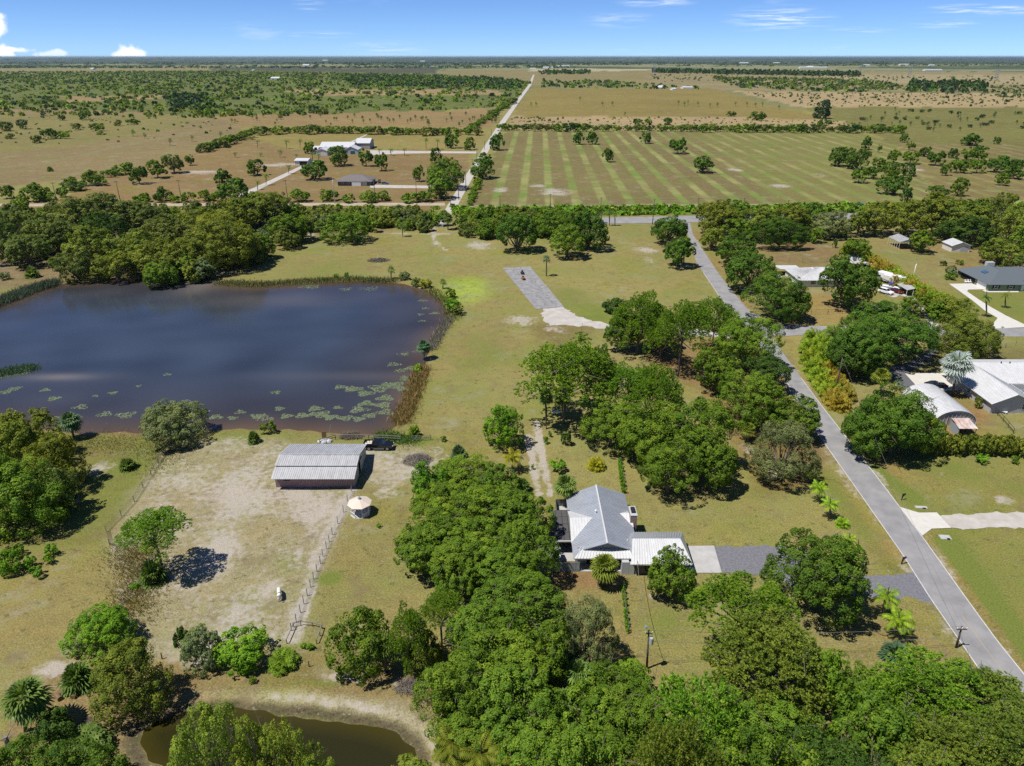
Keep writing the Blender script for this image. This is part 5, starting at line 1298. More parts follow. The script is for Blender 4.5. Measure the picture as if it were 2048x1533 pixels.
car('dark navy sedan parked on the white concrete pad by the silver palm', 1871, 775, 0, M['navy_paint'], 'car', 5.0)
car('dark red car parked among the trailers on the shell drive', 1791, 586, -.95, M['red_paint'], 'car', 4.6)
car('white sport utility car beside the dark red car', 1771, 588, -1.0, M['white'], 'suv', 4.8)
car('dark grey sport utility car beside the brown roofed farmhouse', 759, 366, -1.4, M['grey_paint'], 'suv', 5.0)
car('blue car on the drive of the brown roofed farmhouse', 770, 369, .05, M['blue_paint'], 'car', 4.8)
car('small blue car on the canal road between the trees at the right', 1724, 415, .0, M['blue_paint'], 'suv', 4.8)
# fifth wheel camper and other trailers
cmx = empty('camper_trailer', (*G(1783, 568), 0), -1.02, 'large white camper trailer with dark swirls on its side beside the ochre hedge', 'camper')
o = link('body', prism([(-5.2, .75), (2.9, .75), (3.2, 1.75), (5.3, 1.85), (5.1, 2.9), (4.4, 3.55), (-5.2, 3.45)], 1.25).mesh('body', M['white']), cmx); m_ = o.modifiers.new('bevel', 'BEVEL'); m_.width = .14; m_.segments = 3
link('front_cap', MB().hexa([(5.12, -.9, 2.1), (5.34, -.9, 1.95), (5.34, .9, 1.95), (5.12, .9, 2.1), (4.5, -.9, 3.4), (4.72, -.9, 3.3), (4.72, .9, 3.3), (4.5, .9, 3.4)]).mesh('front_cap', M['glass']), cmx)
link('slide_out', MB().box(-2.6, -1.75, .95, 1.4, -1.26, 2.9).mesh('slide_out', M['offwhite']), cmx)
for X in (-4.2, 2.3): link('window', MB().box(X - .5, -1.28, 1.6, X + .5, -1.255, 2.4).mesh('window', M['glass']), cmx)
sw = MB()
for k in range(3):
    pts = [(-5 + i * .65, -1.27 - (.5 if -2.6 < -5 + i * .65 < 1.4 else 0), 1.2 + k * .22 + .35 * math.sin(i * .45 + k)) for i in range(15)]; sw.path(pts, .05, 4)
link('side_stripes', sw.mesh('side_stripes', M['dark_siding']), cmx); link('air_conditioner', MB().box(-.4, -.35, 3.5, .5, .35, 3.8).mesh('air_conditioner', M['panel']), cmx)
for X in (-2.2, -1.1):
    for s in (-1, 1): wheel(cmx, X, s * 1.0, .4, .24)
link('landing_leg', MB().box(2.6, -.9, 0, 2.75, -.75, .8).box(2.6, .75, 0, 2.75, .9, .8).mesh('landing_leg', M['dark']), cmx)
def trailer(label, px, py, rz, L, W, Hh, name='box_trailer'):
    o = empty(name, (*G(px, py), 0), rz, label, 'trailer'); b = link('body', MB().box(-L / 2, -W / 2, .5, L / 2, W / 2, Hh).mesh('body', M['white']), o); m_ = b.modifiers.new('bevel', 'BEVEL'); m_.width = .12; m_.segments = 2
    for X in (-.5, .5):
        for s in (-1, 1): wheel(o, X, s * (W / 2 - .08), .35, .2)
    link('tow_bar', MB().box(L / 2, -.08, .42, L / 2 + 1.1, .08, .52).mesh('tow_bar', M['dark']), o); link('roof_vent', MB().box(-.3, -.3, Hh, .3, .3, Hh + .18).mesh('roof_vent', M['panel']), o); return o
trailer('white trailer roof showing behind the mango, farthest up the ochre hedge', 1716, 530, -.7, 9, 3.2, 3.0); trailer('narrow white trailer between mango and ochre hedge', 1748, 541, -.75, 8, 2.2, 2.6); trailer('white trailer nose right of the large camper', 1806, 566, -1.0, 5, 2.3, 2.9)
bt = empty('boat', (*G(1780, 580), 0), -.75, 'white boat on a trailer between the camper and the red car', 'boat')
o = link('hull', prism([(-2.6, .6), (1.6, .6), (2.9, 1.25), (-2.6, 1.2)], .75, 1.0).mesh('hull', M['white']), bt); link('console', MB().box(-.3, -.3, 1.2, .3, .3, 1.9).mesh('console', M['panel']), bt); link('canopy', MB().box(-.9, -.7, 2.3, .7, .7, 2.36).mesh('canopy', M['blue']), bt)
for X in (-.8, .6):
    for s in (-1, 1): link('canopy_post', MB().tube((X, s * .62, 1.2), (X, s * .62, 2.3), .03).mesh('canopy_post', M['steel']), bt)
for s in (-1, 1): wheel(bt, -.6, s * .95, .33, .2)
a1, b2 = XY(1822, 580, 2.4); mc = empty('carport', (a1 + 2, b2 + 3, 0), 0, 'grey ribbed metal carport at the foot of the ochre hedge', 'carport')
part(mc, 'roof', MB().slab([(a1 - 1.2, b2, 2.3), (a1 + 1.8, b2, 2.9), (a1 + 1.8, b2 + 7, 2.9), (a1 - 1.2, b2 + 7, 2.3)], .08).slab([(a1 + 1.8, b2, 2.9), (a1 + 4.8, b2, 2.3), (a1 + 4.8, b2 + 7, 2.3), (a1 + 1.8, b2 + 7, 2.9)], .08), M['galv'])
part(mc, 'side_wall', MB().box(a1 + 4.7, b2 + .1, 0, a1 + 4.78, b2 + 6.9, 2.25), M['fence_metal']); 
for X in (a1 - 1.1, a1 + 1.0, a1 + 2.7, a1 + 4.6): part(mc, 'post', MB().box(X - .06, b2 + .1, 0, X + .06, b2 + .22, 2.35), M['white'])
# things on the pad of the stucco house
rm = empty('riding_mower', (*G(1898, 757), .085), .3, 'red riding mower at the foot of the silver palm', 'mower')
def mower(root, paint):
    for nm, q_, m_ in (('hood', (.2, -.3, .4, .9, .3, .85), paint), ('seat', (-.5, -.25, .6, -.1, .25, .7), M['dark']), ('seat_back', (-.55, -.25, .7, -.45, .25, 1.1), M['dark']), ('deck', (-.4, -.55, .12, .5, .55, .3), paint), ('fender', (-.75, -.5, .5, .1, .5, .6), paint)): link(nm, MB().box(*q_).mesh(nm, m_), root)
    link('steering_wheel', MB().tube((.1, 0, .8), (-.02, 0, 1.05), .02).tube((-.03, 0, 1.04), (-.05, 0, 1.07), .18, .18, 12).mesh('steering_wheel', M['dark']), root)
    for X, r in ((-.5, .28), (.65, .19)):
        for s in (-1, 1): wheel(root, X, s * .42, r, .2)
mower(rm, M['red'])
for px, py, lb, m_ in ((1045, 549, 'small dark riding mower with a blue drum behind it on the old slab', M['grey_paint']), (1047, 560, 'small orange riding mower nearer the front of the old slab', M['orange'])):
    o = empty('riding_mower', (*G(px, py), .09), -1.3, lb, 'mower'); mower(o, m_); o.scale = (1.1,) * 3
dr = empty('drum', (*G(1044.5, 547), .09), 0, 'blue plastic drum on the old concrete slab', 'drum'); link('barrel', MB().tube((0, 0, 0), (0, 0, .9), .32, .32, 14).mesh('barrel', M['blue']), dr); link('lid', MB().tube((0, 0, .9), (0, 0, .95), .34, .34, 14).mesh('lid', M['blue']), dr)
mbk = empty('motorbike', (*G(1917, 771), .085), .6, 'dark motorbike parked by the corner of the stucco house', 'motorbike')
link('frame', MB().box(-.5, -.12, .5, .5, .12, .85).mesh('frame', M['black_paint']), mbk); link('saddle', MB().box(-.75, -.15, .82, 0, .15, .92).mesh('saddle', M['dark']), mbk); link('handlebar', MB().tube((.5, -.4, 1.1), (.5, .4, 1.1), .03).tube((.5, 0, .6), (.5, 0, 1.1), .04).mesh('handlebar', M['steel']), mbk); link('screen', MB().box(.55, -.2, 1.0, .6, .2, 1.35).mesh('screen', M['white']), mbk)
for X in (-.7, .75): wheel(mbk, X, 0, .32, .14)

# ------------------------------------------------------------------ poles, wires, fences, small things
POLES = {}
def pole(key, px, py, pyt, label, arm=2.2, m=None, trans=False, group=None, pxt=None):
    X, Y = G(px, py); z = zat(Y, pyt); Xt = X if pxt is None else (pxt - CX) / F * (Y * CP + (H - z) * SP)
    o = empty('utility_pole', (X, Y, 0), 0, label, 'utility pole', group); dx = Xt - X
    r = .16 if Y < 300 else .20
    link('pole', MB().tube((0, 0, -.2), (dx, 0, z), r, r * .62, 9).mesh('pole', m or M['pole'], True), o)
    if arm:
        link('crossarm', MB().box(dx - arm / 2, -.2, z - .45, dx + arm / 2, -.08, z - .3).mesh('crossarm', M['pole']), o)
        for s in (-1, 0, 1): link('insulator', MB().tube((dx + s * arm * .45, -.14, z - .3), (dx + s * arm * .45, -.14, z - .08), .06, .05, 7).mesh('insulator', M['white']), o)
    if trans:
        link('transformer', MB().tube((dx + .42, -.1, z - 2.1), (dx + .42, -.1, z - 1.15), .27, .27, 14).tube((dx + .42, -.1, z - 1.15), (dx + .42, -.1, z - 1.05), .27, .2, 14).tube((dx + .42, -.1, z - 1.05), (dx + .42, -.1, z - .8), .05, .05, 6).mesh('transformer', M['panel']), o)
    POLES[key] = Vector((Xt, Y, z)); return o
p1 = pole('A', 1293.6, 1338, 1261, 'wooden utility pole with a grey transformer in front of the garage', .9, trans=True, pxt=1298)
link('lamp', MB().tube((.1, -.05, 7.0), (-.7, -.2, 7.3), .03).tube((-.7, -.2, 7.35), (-.75, -.22, 7.1), .16, .2, 10).mesh('lamp', M['steel']), p1)
pole('B', 1912, 1296, 1253, 'leaning wooden utility pole at the roadside above the pines', 1.4, pxt=1924)
pole('C', 1526, 722, 694, 'utility pole with a grey transformer among the roadside oaks', .8, trans=True); pole('D', 1669, 792, 716, 'bare utility pole standing in front of the yellow palm hedge', 0)
pole('J', 1305, 449, 398, 'utility pole at the road junction, with a white insulator', 1.2)
for i, (px, py, pt) in enumerate([(114, 403, 365), (241, 404, 362), (364, 405, 360), (485, 406, 373), (576, 404, 360), (670, 408, 356), (751, 407, 358), (834, 410, 356), (917.5, 400, 353)]): pole('L%d' % i, px, py, pt, 'utility pole in the row along the canal on the left, {} from the left'.format(ORD[i]), 2.4, M['steel'] if i == 5 else None, group='poles along the canal on the left')
for i, (px, py, pt) in enumerate([(1000, 426, 391), (1100, 425, 388), (1201, 428, 395), (1395, 425, 396), (1488, 410, 396), (1576, 413, 400), (1670, 415, 400)]): pole('R%d' % i, px, py, pt, 'utility pole in the row along the canal on the right, {} from the left'.format(ORD[i]), 1.6, group='poles along the canal on the right')
for i, (px, py, pt) in enumerate([(901, 413, 391), (932, 384, 342), (945, 350, 318), (954, 322, 296), (969, 300, 282), (983, 272, 258), (998, 246, 234)]): pole('W%d' % i, px, py, pt, 'utility pole beside the far white road, {} from the nearest'.format(ORD[i]), 1.6, group='poles beside the far white road')
pole('M', 1682, 472, 426, 'grey street pole in the tree belt behind the brown roofed shed', 0, M['steel']); pole('E', 1825, 560, 528, 'white pole standing behind the ochre hedge', 0, M['white'])
def wire(a, b, label, sag=.6, r=.022, cat='power line'):
    a, b = Vector(a), Vector(b); pts = [a.lerp(b, i / 14) - Vector((0, 0, sag * 4 * (i / 14) * (1 - i / 14))) for i in range(15)]
    c = (a + b) / 2; o = link('power_line', MB().path([p - c for p in pts], r, 4).mesh('power_line', M['wire']), None, c); return tag(o, label, cat)
A_, B_ = POLES['A'], POLES['B']
wire(A_ + Vector((.4, 0, 0)), B_, 'overhead wire from the transformer pole to the leaning roadside pole', .8); wire(A_ - Vector((0, 0, 1.8)), B_ - Vector((0, 0, 1.8)), 'lower wire between the transformer pole and the leaning roadside pole', .8); wire(A_ - Vector((.2, 0, .1)), (18.9, 86.2, 2.9), 'dark service wire from the transformer pole to the garage corner', .9, .03)
wire(A_ - Vector((0, 0, 2.5)), (A_.x + 1.0, A_.y - 1.6, 0), 'slack guy wire beside the transformer pole', 0, .018)
wire(POLES['B'], POLES['D'], 'roadside wire between the leaning pole and the bare pole', 1.0, .015)
for i in range(8): 
    for k, dz in enumerate((0, .5)): wire(POLES['L%d' % i] - Vector((0, 0, dz + .2)), POLES['L%d' % (i + 1)] - Vector((0, 0, dz + .2)), '{} wire of the canal line on the left, {} span from the left'.format(('upper', 'lower')[k], ORD[i]), 1.2, .045)
for i in range(6): wire(POLES['R%d' % i] - Vector((0, 0, .2)), POLES['R%d' % (i + 1)] - Vector((0, 0, .2)), 'wire of the canal line on the right, {} span from the left'.format(ORD[i]), 1.0, .03)
def pylon(px, py, pt, label):
    X, Y = G(px, py); z = zat(Y, pt); o = empty('pylon', (X, Y, 0), 0, label, 'pylon', 'power pylons on the plain'); w = 4; mb = MB()
    for s in (-1, 1):
        for t in (-1, 1): mb.tube((s * w, t * w, 0), (s * w, t * 1, z), .55, .45, 4)
    n = 5
    for i in range(n): z0, z1 = z * i / n, z * (i + 1) / n; mb.tube((-w, 0, z0), (w, 0, z1), .35, .35, 4); mb.tube((w, 0, z0), (-w, 0, z1), .35, .35, 4)
    link('tower', mb.mesh('tower', M['steel']), o); link('crossbeam', MB().box(-w * 2.4, -.6, z * .86, w * 2.4, .6, z * .86 + 1.0).mesh('crossbeam', M['steel']), o)
for i, (px, py, pt) in enumerate([(861, 142, 123), (1308, 147, 127), (1720, 144, 130), (1818, 155, 132), (1992, 160, 139)]): pylon(px, py, pt, 'lattice power pylon on the far plain, {} from the left'.format(ORD[i]))
def fence(label, pts, h, m, step=None, wires=(.4, .8, 1.2), pr=.05, rail=.012, name='wire_fence', wm=None, mesh=False):
    p = [Vector((*G(*q_), 0)) for q_ in pts]
    if step:
        d = [0]
        for a, b in zip(p[:-1], p[1:]): d.append(d[-1] + (b - a).length)
        n = max(2, int(d[-1] / step)); q2 = []
        for i in range(n + 1):
            s = d[-1] * i / n; k = max(j for j in range(len(p) - 1) if d[j] <= s + 1e-6); q2.append(p[k].lerp(p[k + 1], (s - d[k]) / (d[k + 1] - d[k] + 1e-9)))
        p = q2
    o = empty(name, p[0], 0, label, 'fence'); r0 = p[0]
    for q_ in p: link('post', MB().tube(q_ - r0, q_ - r0 + Vector((RNG.uniform(-.05, .05), 0, h * RNG.uniform(.95, 1.05))), pr, pr, 6).mesh('post', m), o)
    for z in wires: link('rail' if rail > .02 else 'strand', MB().path([q_ - r0 + Vector((0, 0, z)) for q_ in p], rail, 4).mesh('strand', wm or M['steel']), o)
    return o
fence('wire paddock fence on wooden posts between barn and pond', [(704, 985), (695, 1003), (687, 1025), (676, 1048), (665, 1070), (658.6, 1084), (653, 1098), (646, 1113.5), (641, 1128.5), (634, 1144), (627, 1159), (621, 1175), (615, 1192.5), (608, 1209), (601, 1226), (592.6, 1244), (583, 1262)], 1.5, M['wood'], None, (.25, .5, .75, 1.0, 1.3), .06, .014)
fence('thin dark wire fence on the left side of the paddock', [(347, 882), (330, 905), (300, 955), (262, 1015), (213, 1062), (209, 1085), (232, 1098), (258, 1105)], 1.3, M['pole'], 4.0, (.3, .6, .9, 1.2), .05, .022, wm=M['pole'])
fence('grey wooden rail frame on the grass below the paddock', [(574, 1288), (588, 1255), (602, 1251), (625, 1253), (644, 1258), (640, 1272), (633, 1288)], .8, M['wood'], None, (.72,), .07, .075, 'rail_fence', M['wood'])
fence('pale grey plank fence between the barn and the lake corner', [(640, 888), (668, 879), (700, 879), (740, 879), (770, 880), (802, 882)], 1.1, M['wood'], 3.0, (.5, 1.0), .08, .09, 'plank_fence', M['wood'])
fence('grey field gate and rails at the lake corner', [(824, 882), (840, 882), (862, 881)], 1.2, M['wood'], None, (.4, .75, 1.1), .08, .06, 'field_gate', M['wood'])
fence('dark wire fence in front of the white hip roofed house lot', [(1610, 628), (1622, 629), (1655, 629), (1684, 628), (1714, 625), (1740, 622)], 1.5, M['pole'], None, (.7, 1.45), .06, .04, wm=M['pole'])
fence('dark wire fence behind the white hip roofed house', [(1545, 522), (1578, 525), (1605, 526), (1654, 524), (1690, 520)], 1.8, M['wood'], None, (.5, 1.0, 1.5), .07, .02)
fence('dark rail fence from the olive tree to the stucco house', [(1955, 688), (1975, 702), (1995, 716), (2010, 726)], 1.4, M['dark'], 3.0, (.7, 1.3), .05, .05, wm=M['dark'])
fence('dark rail fence from the stucco house corner to the hedge', [(1982, 820), (1995, 832), (2008, 846), (2026, 868)], 1.3, M['dark'], 2.6, (.6, 1.2), .05, .045, wm=M['dark'])
fence('wire fence along the far side of the east lot', [(1990, 700), (2048, 688), (2300, 680)], 1.4, M['wood'], 4.0, (.6, 1.2), .06, .02)
fence('long pasture fence along the canal in front of the hay field', [(926, 412), (1380, 411), (1700, 412)], 1.4, M['wood'], 9.0, (.6, 1.2), .09, .03)
fence('farm paddock fence before the white barns', [(750, 300), (850, 300), (945, 298)], 1.5, M['wood'], 6.0, (.7, 1.3), .10, .04)
fence('garden wire fence carrying vines behind the house', [(1240, 914), (1244, 945), (1250, 980)], 1.2, M['steel'], 2.5, (.5, 1.1), .04, .015)
fence('short wire fence carrying vines in front of the house', [(1245, 1172), (1251, 1215), (1257, 1262)], 1.0, M['steel'], 2.2, (.5, .9), .04, .015)
for px, py, lb in ((1803, 1129, 'dark mailbox on a black post at the left side of the road'), (1803, 1001, 'dark mailbox on a black post beside the concrete apron')):
    o = empty('mailbox', (*G(px, py), 0), .4, lb, 'mailbox'); link('post', MB().box(-.07, -.07, -.1, .07, .07, 1.35).mesh('post', M['dark']), o); link('arm', MB().box(0, -.06, .95, .6, .06, 1.05).tube((.05, 0, .55), (.5, 0, .97), .04).mesh('arm', M['dark']), o)
    link('box', MB().box(.05, -.11, 1.06, .62, .11, 1.22).tube((.05, 0, 1.22), (.62, 0, 1.22), .11, .11, 12).mesh('box', M['black_paint']), o); link('flag', MB().box(.3, -.14, 1.15, .34, -.12, 1.42).mesh('flag', M['red']), o)
for px, py, w, d, rz, lb in ((1842, 1016, 2.0, .7, -.1, 'flat pale culvert headwall in the ditch above the concrete apron'), (1890, 1076, 1.7, 1.2, -.1, 'pale culvert box with a dark opening below the concrete apron')):
    o = empty('culvert_headwall', (*G(px, py), 0), rz, lb, 'culvert'); b = link('slab', MB().box(-w / 2, -d / 2, -.2, w / 2, d / 2, .16).mesh('slab', M['concrete']), o); link('opening', MB().box(w * .05, -d / 2 - .01, -.1, w * .35, -d * .2, .165).mesh('opening', M['dark']), o)
for px, py, lb in ((1555, 643, 'street sign on a white post at the road junction'), (2000, 673, 'thin sign post beside the east road')):
    o = empty('street_sign', (*G(px, py), 0), 0, lb, 'sign'); link('post', MB().tube((0, 0, -.1), (0, 0, 2.7), .05, .05, 6).mesh('post', M['panel']), o); link('blade', MB().box(-.45, -.02, 2.5, .45, .02, 2.75).box(-.02, -.45, 2.76, .02, .45, 3.0).mesh('blade', M['panel']), o)
# white horse grazing, seen from behind
def horse():
    o = empty('horse', (*G(560, 1199), 0), .30, 'white horse grazing on the sandy paddock', 'horse')
    V = [(0, 0, 1.22), (0, .45, 1.20), (0, .85, 1.18), (0, 1.12, 1.12), (0, 1.42, .88), (0, 1.66, .58), (0, 1.80, .30), (0, 1.90, .10), (0, -.35, 1.26), (0, -.62, 1.20)]
    E = [(0, 1), (1, 2), (2, 3), (3, 4), (4, 5), (5, 6), (6, 7), (0, 8), (8, 9)]
    R = [.30, .30, .28, .25, .17, .13, .12, .07, .29, .20]
    def leg(root, pts, rr):
        k = root
        for p_, r_ in zip(pts, rr): V.append(p_); R.append(r_); E.append((k, len(V) - 1)); k = len(V) - 1
    for s in (-1, 1):
        leg(2, [(s * .17, .90, .95), (s * .18, .92, .58), (s * .18, .90, .50), (s * .18, .91, .12), (s * .18, .95, .03)], [.12, .075, .07, .045, .06])
        leg(8, [(s * .17, -.42, 1.0), (s * .19, -.28, .78), (s * .19, -.52, .50), (s * .19, -.50, .14), (s * .19, -.45, .03)], [.17, .12, .07, .05, .06])
        leg(6, [(s * .07, 1.66, .46)], [.03])
    me = bpy.data.meshes.new('body'); me.from_pydata(V, E, []); me.materials.append(M['horse'])
    b = link('body', me, o); sk_ = b.modifiers.new('skin', 'SKIN')
    for i, d in enumerate(me.skin_vertices[0].data): d.radius = (R[i], R[i]); d.use_root = (i == 0)
    ss = b.modifiers.new('smooth', 'SUBSURF'); ss.levels = 2; ss.render_levels = 2
    link('mane', MB().hexa([(-.03, 1.05, 1.30), (.03, 1.05, 1.30), (.03, 1.66, .66), (-.03, 1.66, .66), (-.03, 1.12, 1.40), (.03, 1.12, 1.40), (.03, 1.76, .72), (-.03, 1.76, .72)]).mesh('mane', M['mane']), o)
    link('tail', MB().tube((0, -.72, 1.28), (0, -.86, .95), .07, .09, 7).tube((0, -.86, .95), (.03, -.86, .45), .09, .03, 7).mesh('tail', M['mane']), o)
    for s in (-1, 1): link('ear', MB().tube((s * .06, 1.60, .66), (s * .09, 1.58, .80), .035, .005, 5).mesh('ear', M['horse']), o)
    for X, Y in ((.18, .95), (-.18, .95), (.19, -.46), (-.19, -.46)): link('hoof', MB().tube((X, Y, 0), (X, Y, .08), .075, .06, 8).mesh('hoof', M['hoof']), o)
horse()
# heaps and junk
def heap(name, px, py, rx, ry, hh, n, cols, label, seed, cat='brush pile', th=.03, ll=(.6, 1.6)):
    X, Y = G(px, py); r = random.Random(seed); o = empty(name, (X, Y, 0), 0, label, cat)
    for ci, m_ in enumerate(cols):
        mb = MB()
        for i in range(n // len(cols)):
            a = r.random() * 6.28; q_ = math.sqrt(r.random()); x_, y_ = q_ * rx * math.cos(a), q_ * ry * math.sin(a); z = hh * (1 - q_ * q_) * r.random()
            b = r.random() * 6.28; l = r.uniform(*ll) / 2; d = Vector((math.cos(b), math.sin(b), r.uniform(-.3, .5))) * l; c = Vector((x_, y_, z + .12)); mb.tube(c - d, c + d, th * r.uniform(.6, 1.5), th * .5, 4)
        ob = link('sticks', mb.mesh('sticks', m_), o); ob['kind'] = 'stuff'
heap('brush_pile', 703, 874, 2.3, 1.5, 1.3, 320, [M['wood'], M['bark'], M['dead']], 'tangled pile of dead brown branches on the lake edge behind the barn', 5)
heap('brush_pile', 757, 522, 4.0, 2.6, 1.0, 320, [M['bark'], M['weeds'], M['wood']], 'low dark brush pile alone in the field beyond the lake', 6, th=.06, ll=(1, 2.4))
heap('brush_pile', 836, 922, 2.8, 2.2, 1.3, 520, [M['wood'], M['wood'], M['bark']], 'grey mound of dead branches beside the grove, right of the barn', 7)
heap('brush_pile', 822, 1375, 2.0, 1.2, .7, 260, [M['wood'], M['bark']], 'grey heap of twigs on the pond bank below the oaks', 8)
st = empty('rock', (*G(757, 520), .5), 0, 'pale boulder lying on the low dark brush pile', 'rock'); o = link('stone', MB().tube((-.5, 0, 0), (.5, 0, .1), .5, .35, 7).mesh('stone', M['concrete']), st)
tp = empty('tarp_bundle', (*G(648, 885), 0), 0, 'white wrapped bundle of junk behind the barn', 'bundle')
for i, (X, Y, r) in enumerate(((0, 0, .9), (1.0, .2, .7), (-.8, .1, .6))):
    bm = bmesh.new(); bmesh.ops.create_icosphere(bm, subdivisions=2, radius=r)
    for v in bm.verts: v.co.z = max(v.co.z * .7, -.1); v.co += Vector((X + RNG.uniform(-.08, .08), Y, .1 + RNG.uniform(-.06, .06)))
    me = bpy.data.meshes.new('lump'); bm.to_mesh(me); bm.free(); me.materials.append(M['panel']); link('lump', me, tp)
lt = empty('ladder', (*G(655, 876), 0), 0, 'tan boards and a leaning pole standing at the water behind the barn', 'boards'); link('board', MB().box(-1.1, -.05, 0, -.2, .05, 1.5).mesh('board', M['dead']), lt); link('pole', MB().tube((.3, 0, 0), (.9, .2, 3.0), .04).mesh('pole', M['steel']), lt)
pt = empty('pallet', (*G(178, 1446), 0), .5, 'dark slatted pallet lying on the ground left of the small pond', 'pallet')
for i in range(7): link('slat', MB().box(-.6, -.8 + i * .24, .12, .6, -.65 + i * .24, .15).mesh('slat', M['pole']), pt)
for X in (-.55, 0, .48): link('bearer', MB().box(X, -.8, 0, X + .08, .82, .12).mesh('bearer', M['pole']), pt)
tb = empty('drain_pipe', (*G(196, 1459), .18), -.35, 'short grey drain pipe on the ground left of the small pond', 'pipe'); link('pipe', MB().tube((-.8, 0, 0), (.8, 0, 0), .2, .2, 14).mesh('pipe', M['fence_metal']), tb); link('mouth', MB().tube((.78, 0, 0), (.82, 0, 0), .16, .16, 14).mesh('mouth', M['dark']), tb)
pw = empty('plank', (*G(345, 1465), -.9), .5, 'white plank floating in the small pond', 'plank'); link('board', MB().box(-.5, -.09, -.02, .5, .09, .04).mesh('board', M['white']), pw)
for i, (px, py, L_) in enumerate(((128, 1388, 1.6), (152, 1392, 1.1), (118, 1398, 1.0))):
    o = empty('log', (*G(px, py), .3), .5 + i, 'cut orange brown log between the fan palm and the pond, {} from the left'.format(ORD[(1, 2, 0)[i]]), 'log', 'cut logs by the pond'); link('trunk', MB().tube((-L_ / 2, 0, 0), (L_ / 2, 0, 0), .32, .28, 10).mesh('trunk', M['dead']), o)
dt = empty('dead_tree', (*G(16, 1495), 0), 0, 'bleached dead tree stump on the left edge at the bottom', 'tree'); mb = MB(); mb.tube((0, 0, -.1), (.1, .1, 1.6), .35, .2, 8)
for a, l in ((.3, 1.2), (1.5, 1.4), (2.8, 1.3), (4.2, 1.2), (5.3, 1.0)): mb.tube((.08, .08, 1.3), (.1 + l * math.cos(a), .1 + l * math.sin(a), 1.9), .1, .02, 5)
link('trunk', mb.mesh('trunk', M['wood']), dt)
df = palm  # the curled dead frond beside the lowest feather palm
fr = MB(); pts = [Vector((.9 * math.cos(t) * 1.1, .9 * math.sin(t), .06)) for t in [math.pi * (.55 + .95 * i / 12) for i in range(13)]]; fr.path(pts, .12, 6)
tag(link('fallen_frond', fr.mesh('fallen_frond', M['dead']), None, (*G(1766, 1262), 0)), 'curled brown frond lying beside the lowest feather palm', 'frond')
for i, (px, py, h_) in enumerate(((324, 1318, 1.0), (618, 1334, 1.0), (652, 1291, .7))): tag(link('fence_stump', MB().tube((0, 0, -.1), (.05, 0, h_), .08, .07, 7).mesh('fence_stump', M['pole']), None, (*G(px, py), 0)), 'single dark fence stump left standing above the pond, {} from the left'.format(ORD[i]), 'post', 'stumps above the pond')
jn = empty('folding_table', (*G(1111, 830), 0), 0, 'white folding table in the shade under the umbrella pine', 'table'); link('top', MB().box(-.9, -.4, .70, .9, .4, .75).mesh('top', M['white']), jn)
for X in (-.8, .8):
    for Y in (-.3, .3): link('leg', MB().box(X - .03, Y - .03, 0, X + .03, Y + .03, .7).mesh('leg', M['steel']), jn)
# weeds along the joints of the old slab
wd = [(px, py) for t in [i / 34 for i in range(35)] for px, py in ((1026 + 72 * t + RNG.uniform(-4, 4), 537 + 80 * t), (1043 + 70 * t + RNG.uniform(-4, 4), 536 + 80 * t))]
XYw = np.array([G(*q_) for q_ in wd]); bushes('slab_weeds', XYw, np.full(len(XYw), .30), np.full(len(XYw), .2), ['yellow', 'olive', 'ochre'], 'dry weeds growing in the joints of the old concrete slab', 7, 91, cat='weeds')

# ------------------------------------------------------------------ air
hz = bpy.data.materials.new('haze'); hz.use_nodes = True; t = hz.node_tree; t.nodes.clear(); o_ = N(t, 'ShaderNodeOutputMaterial'); v_ = N(t, 'ShaderNodeVolumePrincipled'); v_.inputs['Color'].default_value = (.62, .84, 1.0, 1); v_.inputs['Density'].default_value = HAZE; v_.inputs['Anisotropy'].default_value = .2
t.links.new(v_.outputs[0], o_.inputs['Volume'])
tag(link('haze', MB().box(-62000, -3000, -4, 62000, 60000, 80).mesh('haze', hz)), 'thin blue haze over the whole plain', 'haze', None, 'stuff')
# ------------------------------------------------------------------ the trees, seen from the front to the back
GF = 'trees along the front edge'
def T(rows, kind, label, group, name=None, cat=None):
    for r_ in rows:
        cx, ty, by, w = r_[:4]; cl = r_[4] if len(r_) > 4 else 1.5; c = r_[5] if len(r_) > 5 else 'oak'
        lb = r_[6] if len(r_) > 6 else label
        tree(cx, ty, by, w, cl, kind, c, lb, group if len(r_) <= 6 else None, name, cat)
# by the small pond, bottom left
T([(425, 1416, 1640, 165, 2, 'willow'), (540, 1408, 1650, 150, 2, 'willow'), (635, 1462, 1660, 100, 1.5, 'willow')], 'fine', 'feathery light green tree on the near bank of the small pond, {o} from the left', 'light green trees at the small pond', 'cypress_tree')
tree(818, 1508, 1575, 84, .3, 'shrub', 'olive', 'round green bush at the right end of the small pond, on the bottom edge')
tree(258, 1283, 1432, 152, .2, 'shrub', 'olive', 'large olive yellow bush beside the left end of the small pond')
tree(196, 1203, 1312, 132, .5, 'shrub', 'bright', 'bright green round bush left of the paddock corner')
palmetto(148, 1305, 1385, 82, 'palm', 'low fan palm clump below the bright green round bush', name='palmetto')
palm(50, 1398, 1462, 112, 'fan', 'palm', 'thick headed fan palm on the left edge above the dark bushes', skirt=True)
T([(100, 1415, 1500, 90, .2, 'dark', 'dark bush between the fan palm and the junk by the pond'), (40, 1480, 1640, 170, .5, 'oak', 'dark green bush mass in the bottom left corner'),
   (150, 1478, 1640, 170, .5, 'mango', 'dark green bush mass right of the bottom left corner')], 'shrub', None, None)
palmetto(165, 1440, 1520, 120, 'palm', 'feathery palm clump rising from the bottom left bushes', mesh=ARECA[0], name='feather_palm')
